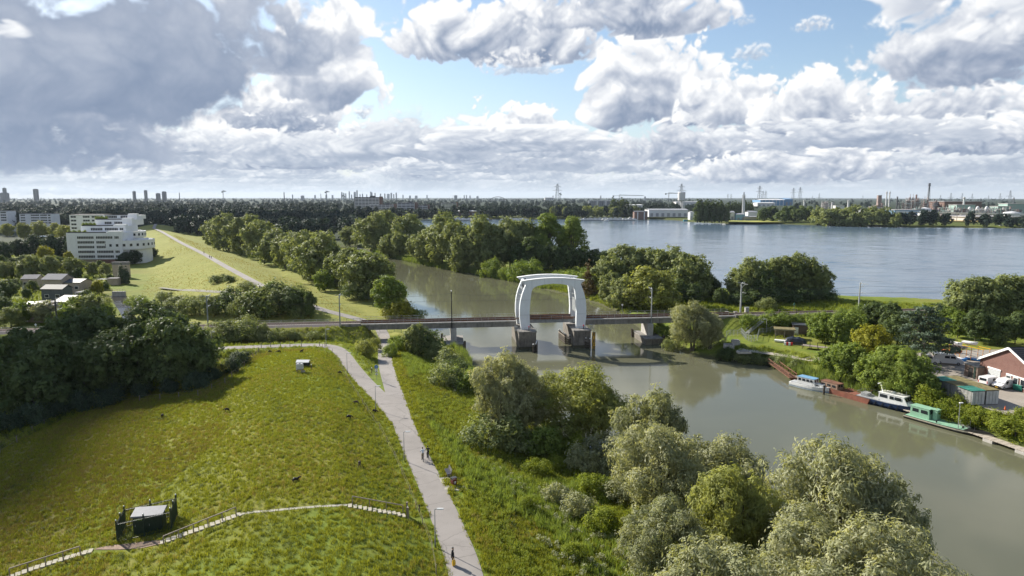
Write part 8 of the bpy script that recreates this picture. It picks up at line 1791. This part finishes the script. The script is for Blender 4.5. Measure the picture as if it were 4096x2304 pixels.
# ---------------------------------------------------------------- marina
bm1 = MB(); bm1.loft(hull_rings(8.5, 2.9, 1.5, 0, 9, .5, .85, .3)); hull_me = bm1.mesh('hull', M_BOATW)
bm2 = MB(); bm2.loft([[(x, yy * w, z) for yy, z in ((-1, 1.5), (1, 1.5), (.85, 1.5 + h_), (-.85, 1.5 + h_))] for x, w, h_ in ((-2.6, 1.05, 1.1), (.6, 1.05, 1.3), (1.9, .8, .3))]); cab_me = bm2.mesh('cabin', M_BOATW); bm3 = MB(); bm3.box((-1.0, 0, 2.15), (3.0, 2.12, .45)); gls_me = bm3.mesh('window_band', M_GLASS); bm4 = MB(); bm4.tube([(.5, 0, 1.5), (.5, 0, 11)], .08, 5); mst_me = bm4.mesh('mast', M_STEEL)
rgm = random.Random(5); spots = [(1778 + i * 7.6, 880 - (i % 3) * 3.2) for i in range(24)] + [(2316 + i * 5.0, 880 - (i % 4) * 4.4) for i in range(46)] + [(2010 + i * 11, 880 - (i % 2) * 2) for i in range(9)]
for i, (u, v) in enumerate(spots):
    x, y = G(u, v, 0.0); y = max(y, 1000); o = empty('moored_boat', (x, y, -.2), rgm.uniform(-.5, .5) + (math.pi if rgm.random() < .5 else 0), 'white boat moored in the left part of the far marina' if u < 2000 else ('white boat moored in the crowded right part of the far marina' if u > 2300 else 'white boat in the far marina behind the poplars'), 'boat', 'boats in the far marina'); s = rgm.uniform(.9, 1.3); o.scale = (s,) * 3
    add_obj('hull', hull_me, o); add_obj('cabin', cab_me, o); add_obj('window_band', gls_me, o)
    if rgm.random() < .3: add_obj('mast', mst_me, o)
o = empty('marina_jetty', (*G(1778, 882, 0), 0), 0, 'dark floating jetty in front of the left marina', 'jetty'); xx, _ = G(1968, 882, 0); x0_, y0_ = G(1778, 882, 0); mb = MB(); mb.box(((xx - x0_) / 2, 0, .2), (xx - x0_, 3, .9)); mb.build('deck', M_FARD, o)
o = empty('marina_jetty', (*G(2318, 882, 0), 0), 0, 'dark floating jetty in front of the right marina', 'jetty'); xx, _ = G(2540, 882, 0); x0_, y0_ = G(2318, 882, 0); mb = MB(); mb.box(((xx - x0_) / 2, 0, .2), (xx - x0_, 3, .9)); mb.build('deck', M_FARD, o)
for u, v, lb in ((2426, 885, 'small white boat under way before the right marina'), (3948, 906, 'white cabin boat moored on the right far shore'), (4005, 908, 'grey boat right of the white one on the far shore'), (4040, 909, 'white sloop at the far right shore'), (4080, 910, 'dark boat at the far right edge')):
    x, y = G(u, v, 0); o = empty('small_boat', (x, y, -.2), 0, lb, 'boat'); add_obj('hull', hull_me, o); add_obj('cabin', cab_me, o); add_obj('window_band', gls_me, o)

# ---------------------------------------------------------------- pylons, cranes, arch bridge
M_PYL = mat('pylon_steel', (.20, .22, .23), .6, .05, .05, .3)
def pylon_mesh(kind_):
    mb = MB(); H = 60.0; w0, w1 = 6.5, 1.1
    for sx, sy in ((-1, -1), (1, -1), (1, 1), (-1, 1)): mb.bar((sx * w0, sy * w0, 0), (sx * w1, sy * w1, H), .55)
    for q in range(9):
        a, b = q / 9, (q + 1) / 9; wa, wb = w0 + (w1 - w0) * a, w0 + (w1 - w0) * b
        for sx in (-1, 1): mb.bar((sx * wa, -wa, H * a), (-sx * wb, -wb, H * b), .3); mb.bar((-wa, sx * wa, H * a), (-wb, -sx * wb, H * b), .3)
    for z, l in (((43, 13), (53, 9)) if kind_ == 0 else ((38, 20),)):
        for s in (-1, 1): mb.bar((0, 0, z + 2.2), (s * l, 0, z), .4); mb.bar((0, 0, z - .6), (s * l, 0, z), .4); mb.bar((s * l, 0, z), (s * l, 0, z - 3), .3); mb.bar((s * l * .55, 0, z + .3), (s * l * .55, 0, z - 2.8), .3)
    return mb.mesh('lattice_tower', M_PYL)
PY = [pylon_mesh(0), pylon_mesh(1)]
for i, (u, vt, Y, k_, lb) in enumerate(((2230, 735, 2700, 0, 'lattice pylon left of the silos'), (2727, 735, 2500, 0, 'lattice pylon right behind the water tower'), (3040, 743, 2900, 0, 'lattice pylon above the blue factory'), (3175, 752, 3800, 0, 'slim pylon, left of the pair right of the factory'), (3202, 749, 3800, 0, 'slim pylon, right of the pair right of the factory'), (3053, 764, 4600, 0, 'small pylon left of its twin behind the factory'), (3064, 763, 4600, 0, 'small pylon right of its twin behind the factory'), (3278, 774, 3600, 1, 'wide armed pylon left of the stacks'), (3250, 783, 4300, 1, 'low wide armed pylon before the hill'),
                              (3452, 783, 3900, 1, 'wide armed pylon at the left end of the refinery'), (3763, 781, 3200, 1, 'wide armed pylon right of the flare stack'), (3805, 772, 3300, 1, 'second wide armed pylon right of the flare stack'), (3850, 773, 3500, 1, 'third wide armed pylon right of the flare stack'), (3890, 775, 3900, 1, 'fourth wide armed pylon right of the flare stack'), (3955, 782, 4500, 1, 'small pylon before the right hill'), (4002, 773, 4200, 1, 'pylon left of the tall right one'), (4043, 762, 2900, 1, 'tall wide armed pylon near the right edge'), (2912, 776, 5200, 0, 'faint pylon left of the silver chimney'), (2925, 777, 5200, 0, 'faint pylon right of its faint twin'))):
    x, y, z = at_px(u, vt, Y); o = empty('power_pylon', (x, y, 2), .3, lb, 'pylon', 'power pylons'); o.scale = ((z - 2) / 60.0,) * 3; add_obj('lattice_tower', PY[k_], o)
M_CRY = mat('crane_yellow', (.45, .33, .08), .6)
def crane(u, vt, u_end, Y, label, lattice=True):
    x, y, z = at_px(u, vt, Y); xe, _, _ = at_px(u_end, vt, Y); L = xe - x; o = empty('tower_crane', (x, y, 2), 0, label, 'crane', 'cranes on the skyline'); H = z - 2; s = Y / 1500.0; mb = MB()
    for sx in (-1, 1): mb.bar((sx * .9 * s, 0, 0), (sx * .9 * s, 0, H + 3 * s), .4 * s)
    for q in range(10): mb.bar((-.9 * s, 0, H * q / 10), (.9 * s, 0, H * (q + 1) / 10), .3 * s)
    mb.build('mast', M_PYL, o); mb = MB(); mb.bar((0, 0, H), (L, 0, H), .7 * s); mb.bar((0, 0, H + 2.5 * s), (L * .95, 0, H + .8 * s), .35 * s)
    for q in range(14): mb.bar((L * q / 14, 0, H), (L * (q + .5) / 14, 0, H + (2.4 - 1.6 * q / 14) * s), .25 * s); mb.bar((L * (q + .5) / 14, 0, H + (2.4 - 1.6 * q / 14) * s), (L * (q + 1) / 14, 0, H), .25 * s)
    mb.build('jib', M_PYL, o); mb = MB(); mb.bar((0, 0, H), (-L * .28, 0, H), .6 * s); mb.box((-L * .25, 0, H - 1.0 * s), (3 * s, 1.5 * s, 3 * s)); mb.build('counter_jib', M_PYL, o); mb = MB(); mb.box((.5 * s, -1 * s, H - 1.5 * s), (1.6 * s, 1.6 * s, 2.2 * s)); mb.build('cab', M_FARW, o)
crane(2478, 783, 2576, 1650, 'tower crane with a long jib beside the silos'); crane(2675, 774, 2722, 1600, 'tower crane just left of the water tower'); crane(1305, 768, 1318, 3200, 'tower crane on the left skyline behind the wood'); crane(1375, 785, 1365, 2600, 'small crane left of the tall flats'); crane(892, 766, 905, 3600, 'slanting crane on the skyline left of the wood'); crane(2242, 776, 2236, 2400, 'thin crane just right of the left pylon')
xa, _, _ = at_px(1955, 788, 4200); xb, _, _ = at_px(2028, 788, 4200); ab = empty('arch_bridge', (xa, 4200, 0), 0, 'far steel arch bridge behind the dark wood in the middle', 'bridge'); w_ = xb - xa
for yy in (0, 25): mb = MB(); mb.tube([(w_ * t, yy, 18 + 36 * 4 * t * (1 - t) * .62) for t in np.linspace(0, 1, 17)], 1.8, 6); mb.build('arch', M_FARD, ab)
mb = MB(); mb.span(0, w_, 0, 25, 18, 20); mb.build('deck', M_FARG, ab); mb = MB(); [mb.tube([(w_ * t, 0, 20), (w_ * t, 0, 18 + 36 * 4 * t * (1 - t) * .62)], .4, 4) for t in np.linspace(.1, .9, 9)]; mb.build('hangers', M_FARD, ab)

# ---------------------------------------------------------------- refinery on the right
def plant(u, vt, Y, name, label, w=8, m_=M_PIPE, kind_='tower', zb=2.0):
    x, y, z = at_px(u, vt, Y); o = empty(name, (x, y, zb), 0, label, 'plant', 'refinery structures'); H = z - zb
    if kind_ == 'frame':
        n = max(3, int(H / 5)); mb = MB()
        for sx in (-1, 0, 1):
            for sy in (-1, 1): mb.bar((sx * w, sy * w * .6, 0), (sx * w, sy * w * .6, H * (.8 + .2 * (sx == 0))), .5)
        for q in range(n): zz = H * .8 * (q + 1) / n; mb.box((0, 0, zz), (w * 2.1, w * 1.3, .4)); mb.bar((-w, -w * .6, zz - H * .8 / n), (w, -w * .6, zz), .4)
        mb.build('steel_frame', m_, o); rg2 = random.Random(int(u)); 
        for q in range(5): mb = MB(); r_ = rg2.uniform(.8, 1.9); mb.cyl((rg2.uniform(-w, w), rg2.uniform(-w * .5, w * .5)), r_, rg2.uniform(0, H * .3), H * rg2.uniform(.6, 1.0), 10); mb.build('column', M_PIPE if q % 2 else M_PINK, o)
        for q in range(4): mb = MB(); z_ = H * rg2.uniform(.1, .7); mb.tube([(-w, -w * .7, z_), (w * rg2.uniform(0, 1), -w * .7, z_), (w * rg2.uniform(0, 1), -w * .7, z_ + H * .2)], .5, 6); mb.build('pipe', M_FARW, o)
    elif kind_ == 'stack': mb = MB(); mb.cyl((0, 0), w, 0, H, 12, w * .8); mb.build('shaft', m_, o); mb = MB(); mb.cyl((0, 0), w * 1.5, H * .93, H * .95, 12); mb.build('gallery', M_PIPE, o)
    elif kind_ == 'flare':
        mb = MB(); mb.cyl((0, 0), w * .5, 0, H, 8); mb.build('shaft', m_, o); mb = MB(); mb.cyl((0, 0), w * .9, H, H + 7, 8); mb.build('flare_tip', M_FARD, o); mb = MB()
        for sx in (-1, 1): mb.bar((sx * w * 2.2, 0, 0), (sx * w * .6, 0, H), .5)
        for q in range(12): a = q / 12; mb.bar((-w * 2.2 + w * 1.6 * a, 0, H * a), (w * 2.2 - w * 1.6 * (a + 1 / 12), 0, H * (a + 1 / 12)), .35)
        mb.build('lattice', m_, o)
    elif kind_ == 'tank': mb = MB(); mb.lathe((0, 0, 0), [(w, 0), (w, H * .72), (w * .8, H * .9), (.3, H)], 20); mb.build('shell', m_, o); mb = MB(); mb.lathe((0, 0, H * .7), [(w + .3, 0), (w + .3, .5), (w, .5)], 20); mb.build('rim', M_PIPE, o)
    elif kind_ == 'box': mb = MB(); mb.box((0, 0, H / 2), (w * 2, w * 1.4, H)); mb.build('hall', m_, o); mb = MB(); mb.box((0, 0, H + .4), (w * 2.1, w * 1.5, .8)); mb.build('roof', M_PIPE, o); mb = MB(); mb.box((w * .3, -w * .71, H * .3), (w * .5, .3, H * .5)); mb.build('opening', M_FARD, o)
    return o
YR = 1250
for i, (u, vt, Y, k_, w, m_, lb) in enumerate(((3648, 776, 1500, 'frame', 9, M_PINK, 'tallest lattice of pipes and columns in the refinery'), (3630, 790, 1480, 'frame', 8, M_PIPE, 'lattice left of the tallest refinery unit'), (3668, 788, 1480, 'frame', 8, M_PIPE, 'lattice right of the tallest refinery unit'), (3705, 785, 1500, 'frame', 7, M_PINK, 'rusty lattice at the foot of the flare stack'), (3740, 793, 1500, 'frame', 7, M_PIPE, 'pale lattice right of the flare stack'),
                                       (3520, 812, 1450, 'frame', 10, M_PINK, 'low lattice left of the thin stacks'), (3498, 818, 1450, 'frame', 9, M_PIPE, 'low pale lattice at the left end of the refinery'), (3518, 782, 1500, 'box', 4, M_PINK, 'square brick tower above the low lattice'), (3548, 766, 1500, 'stack', 1.6, M_FARW, 'thin pale stack, left of two'), (3560, 766, 1500, 'stack', 1.6, M_FARW, 'thin pale stack, right of two'), (3590, 786, 1500, 'stack', 1.6, M_FARD, 'dark thin stack right of the pale pair'), (3598, 808, 1500, 'stack', 1.4, M_FARD, 'short dark stack beside the taller dark one'),
                                       (3718, 745, 1560, 'flare', 2.6, M_PYL, 'tall dark flare stack over the refinery'), (3858, 788, 1450, 'stack', 2.2, M_FARW, 'white stack with a dark head in the middle works'), (3700, 829, 1220, 'tank', 11, M_FARW, 'white domed storage tank behind the shore trees'), (3705, 843, 1150, 'tank', 12, M_FARW, 'broad white tank in front of the domed one'), (4048, 845, 1120, 'tank', 13, M_FARW, 'white flat tank near the right edge'), (3848, 820, 1350, 'box', 18, M_MINT, 'mint green process hall, leftmost of three'), (4010, 826, 1300, 'box', 16, M_MINT, 'mint green process hall, middle of three'), (4050, 815, 1330, 'box', 18, M_MINT, 'mint green process hall, rightmost of three'), (3820, 806, 1500, 'box', 40, M_FARB, 'long dark red hall behind the mint works'),
                                       (3780, 822, 1300, 'frame', 9, M_MINT, 'mint pipe lattice left of the hall'), (3810, 822, 1280, 'frame', 9, M_PIPE, 'pale pipe lattice before the red hall'), (3900, 828, 1250, 'frame', 9, M_PIPE, 'pale pipe lattice with round vessels, left'), (3935, 830, 1250, 'frame', 9, M_PIPE, 'pale pipe lattice with round vessels, middle'), (3970, 826, 1250, 'frame', 9, M_MINT, 'mint pipe lattice before the halls'), (3305, 803, 1500, 'frame', 8, M_PIPE, 'pale works lattice above the shore trees'), (3330, 808, 1480, 'stack', 2.5, M_FARW, 'white stack beside the left works lattice'), (3218, 800, 1500, 'stack', 2.2, M_FARW, 'white stack left of the works lattice'), (3395, 800, 1480, 'stack', 2.4, M_FARW, 'white stack right of the works lattice'), (3355, 823, 1400, 'box', 9, M_FARW, 'white box hall beside the left works'),
                                       (3880, 826, 1240, 'tank', 3.2, M_FARW, 'slim white vessel, left of three'), (3912, 824, 1240, 'tank', 3.2, M_FARW, 'slim white vessel, middle of three'), (3948, 824, 1240, 'tank', 3.2, M_FARW, 'slim white vessel, right of three'), (4090, 816, 1350, 'box', 12, M_MINT, 'mint hall cut by the right edge'), (4056, 790, 1500, 'stack', 1.5, M_PYL, 'thin mast like stack near the right edge'), (3610, 840, 1200, 'box', 22, M_FARBL, 'blue flat roofed hall behind shore trees'), (3640, 864, 1100, 'box', 16, M_FARW, 'low white hall on the far shore'), (3920, 866, 1090, 'box', 42, M_PIPE, 'long low pale hall on the right far shore'), (3800, 845, 1180, 'frame', 14, M_PIPE, 'low pipe rack before the middle works'), (3860, 848, 1170, 'frame', 14, M_PIPE, 'low pipe rack before the mint hall'), (3480, 838, 1250, 'box', 20, M_FARG, 'grey hall behind the shore trees'))):
    plant(u, vt, Y, 'refinery_' + {'frame': 'unit', 'stack': 'stack', 'flare': 'flare', 'tank': 'tank', 'box': 'hall'}[k_], lb, w, m_, k_)
for q in range(14): plant(3600 + q * 36, 838 - (q * 7 % 5) * 3, 1215, 'refinery_unit', 'small pipe lattice, %s in the front row of the refinery' % (ORD[q] if q == 0 else ORD[q] + ' from left'), 7, (M_PIPE, M_PINK, M_MINT)[q % 3], 'frame')
xa, ya, za = at_px(3585, 848, 1100); xb, yb, zb_ = at_px(4130, 858, 1020); pb = empty('pipe_bridge', (xa, ya, za), math.atan2(yb - ya, xb - xa), 'long white pipe bridge crossing the refinery front', 'pipe bridge'); L = math.hypot(xb - xa, yb - ya); dz_ = zb_ - za; mb = MB(); mb.bar((0, 0, 0), (L, 0, dz_), 2.2); mb.build('pipe_deck', M_FARW, pb)
for q in range(16): mb = MB(); mb.box((L * q / 15, 0, dz_ * q / 15 - za / 2), (.8, 1.2, za)); mb.build('trestle', M_PIPE, pb)
flat('yellow_field', [(3780, 874), (3945, 876), (3990, 886), (3760, 884)], 3.2, mat('ripe_field', (.48, .38, .14), .95, .15, .2), 'yellow field strip on the right far shore', 'field')
flat('green_field', [(2905, 881), (3060, 880), (3130, 888), (2900, 889)], 3.2, mat('mown_field', (.30, .31, .05), .95, .15, .2), 'bright grass strip before the works on the far shore', 'field')
# ---------------------------------------------------------------- skyline
def sk(u, vt, wpx, Y, label, tip=0, m_=None):
    x, y, z = at_px(u, vt, Y); w = wpx / ppm(Y) * .7; o = empty('skyline_tower', (x, y, 0), 0, label, 'tower', 'towers on the skyline'); mb = MB(); mb.box((0, 0, z / 2), (w, w, z)); mb.build('shaft', m_ or M_SKYL, o); mb = MB(); mb.box((0, 0, z + 1.2), (w * .7, w * .7, 2.4)); mb.build('plant_room', m_ or M_SKYL, o)
    if tip: mb = MB(); mb.cyl((0, 0), w * .06, z, z + tip / ppm(Y), 6); mb.build('spire', M_SKYL, o)
for i, (u, vt, w_, Y, tp) in enumerate(((1367, 769, 7, 8500, 0), (1375, 772, 6, 8500, 0), (1383, 774, 6, 8500, 0), (1397, 766, 6, 8500, 0), (1406, 779, 6, 8500, 0), (1419, 768, 11, 9000, 0), (1428, 762, 7, 9000, 5), (1440, 777, 5, 9000, 0), (1450, 776, 6, 9000, 8), (1467, 778, 5, 9000, 0), (1483, 767, 7, 9000, 0), (1488, 770, 5, 9000, 0), (1500, 772, 6, 9000, 6), (1522, 775, 7, 9000, 0), (1539, 775, 7, 9500, 0), (1553, 776, 14, 9500, 0), (1565, 772, 8, 9500, 0), (1575, 777, 6, 9500, 0), (1585, 771, 7, 9500, 0), (1612, 780, 6, 9500, 0), (1665, 783, 14, 9500, 0), (1708, 781, 6, 9500, 0), (1823, 782, 17, 7000, 0), (1857, 781, 5, 9000, 0), (1866, 781, 5, 9000, 0), (1880, 783, 7, 9000, 0), (1305, 779, 8, 8000, 0), (1330, 781, 8, 8500, 0), (1260, 781, 7, 8000, 0), (1210, 783, 16, 6500, 0), (1170, 779, 5, 7000, 0), (2403, 783, 6, 7000, 0), (2212, 783, 5, 7000, 0), (1283, 776, 3, 7500, 8), (2580, 787, 9, 6000, 0), (1910, 785, 12, 9000, 0), (1640, 783, 10, 9000, 0))):
    sk(u, vt, w_, Y, '%s on the hazy skyline behind the wood' % ('pale distant high-rise' if not tp else 'distant high-rise with a spire'), tp)
for u, vt, w_, Y, tp, lb in ((17, 753, 14, 4200, 6, 'dark stepped tower at the far left skyline'), (17, 772, 32, 4200, 0, 'broad dark base of the far left tower'), (142, 757, 19, 4200, 0, 'dark square tower on the left skyline'), (536, 766, 13, 4500, 6, 'dark tower, left of three above the wood'), (582, 762, 13, 4500, 0, 'dark tower, middle of three above the wood'), (656, 767, 18, 4300, 0, 'dark tower, right of three above the wood'), (632, 774, 18, 4300, 0, 'low dark block left of the right tower'), (717, 772, 3, 4000, 12, 'thin dark chimney on the left skyline'), (1136, 770, 4, 4200, 5, 'thin mast on the skyline left of the crane')): sk(u, vt, w_, Y, lb, tp, M_FARD)
x, y, z = at_px(1812, 784, 6000); wtb = empty('wind_turbine', (x, y, 2), .3, 'tiny white wind turbine on the skyline', 'wind turbine'); mb = MB(); mb.cyl((0, 0), 2.2, 0, z + 4, 8, 1.2); mb.build('tower', M_FARW, wtb)
for q in range(3): t = q * 2.094 + .5; mb = MB(); mb.bar((0, -2, z + 4), (36 * math.sin(t), -2, z + 4 + 36 * math.cos(t)), 2.2, .6); mb.build('blade', M_FARW, wtb)

# ================================================================ clouds added beyond the frame to shade the left bank, and the air
def cloud(name, ground, alt, rx, ry, seed, label):
    """an unseen cumulus added towards the sun to shade the given ground"""
    t = alt / SUN_DIR.z; c = Vector((ground[0], ground[1], 0)) + SUN_DIR * t; rg = random.Random(seed); mb = MB()
    for i in range(46):
        a = rg.random() * 6.283; q = math.sqrt(rg.random()); r = rg.uniform(.22, .4) * min(rx, ry) * (1.15 - .5 * q)
        mb.sphere((math.cos(a) * rx * q * .8, math.sin(a) * ry * q * .8, r * .5 + rg.random() * 40 * (1 - q)), (r, r, r * .7), 14, 8)
    o = mb.build(name, M_CLOUD, None, True); o.location = c; return tag(o, label, 'cloud', kind='structure')
M_CLOUD = mat('cloud_white', (.85, .86, .88), 1.0, .02, .01)
cloud('cloud', (-118, 118), 900, 62, 48, 3, 'cumulus shading the trees beside the pasture')
cloud('cloud', (-430, 880), 1000, 330, 190, 5, 'cumulus shading the wood behind the dike')
mb = MB(); mb.span(-9600, 9600, -700, 24500, -6, 215); hzb = mb.build('haze', None); hzb.data.materials.clear()
hm = bpy.data.materials.new('haze_air'); hm.use_nodes = True; hm.node_tree.nodes.clear(); N = NT(hm.node_tree)
pv = N.n('ShaderNodeVolumePrincipled'); pv.inputs['Color'].default_value = (0.74, 0.86, 1.0, 1); pv.inputs['Density'].default_value = 2.7e-5; pv.inputs['Anisotropy'].default_value = 0.2
ho = N.n('ShaderNodeOutputMaterial'); hm.node_tree.links.new(pv.outputs[0], ho.inputs['Volume']); hzb.data.materials.append(hm); tag(hzb, 'thin blue summer haze over the whole plain', 'haze', kind='stuff')
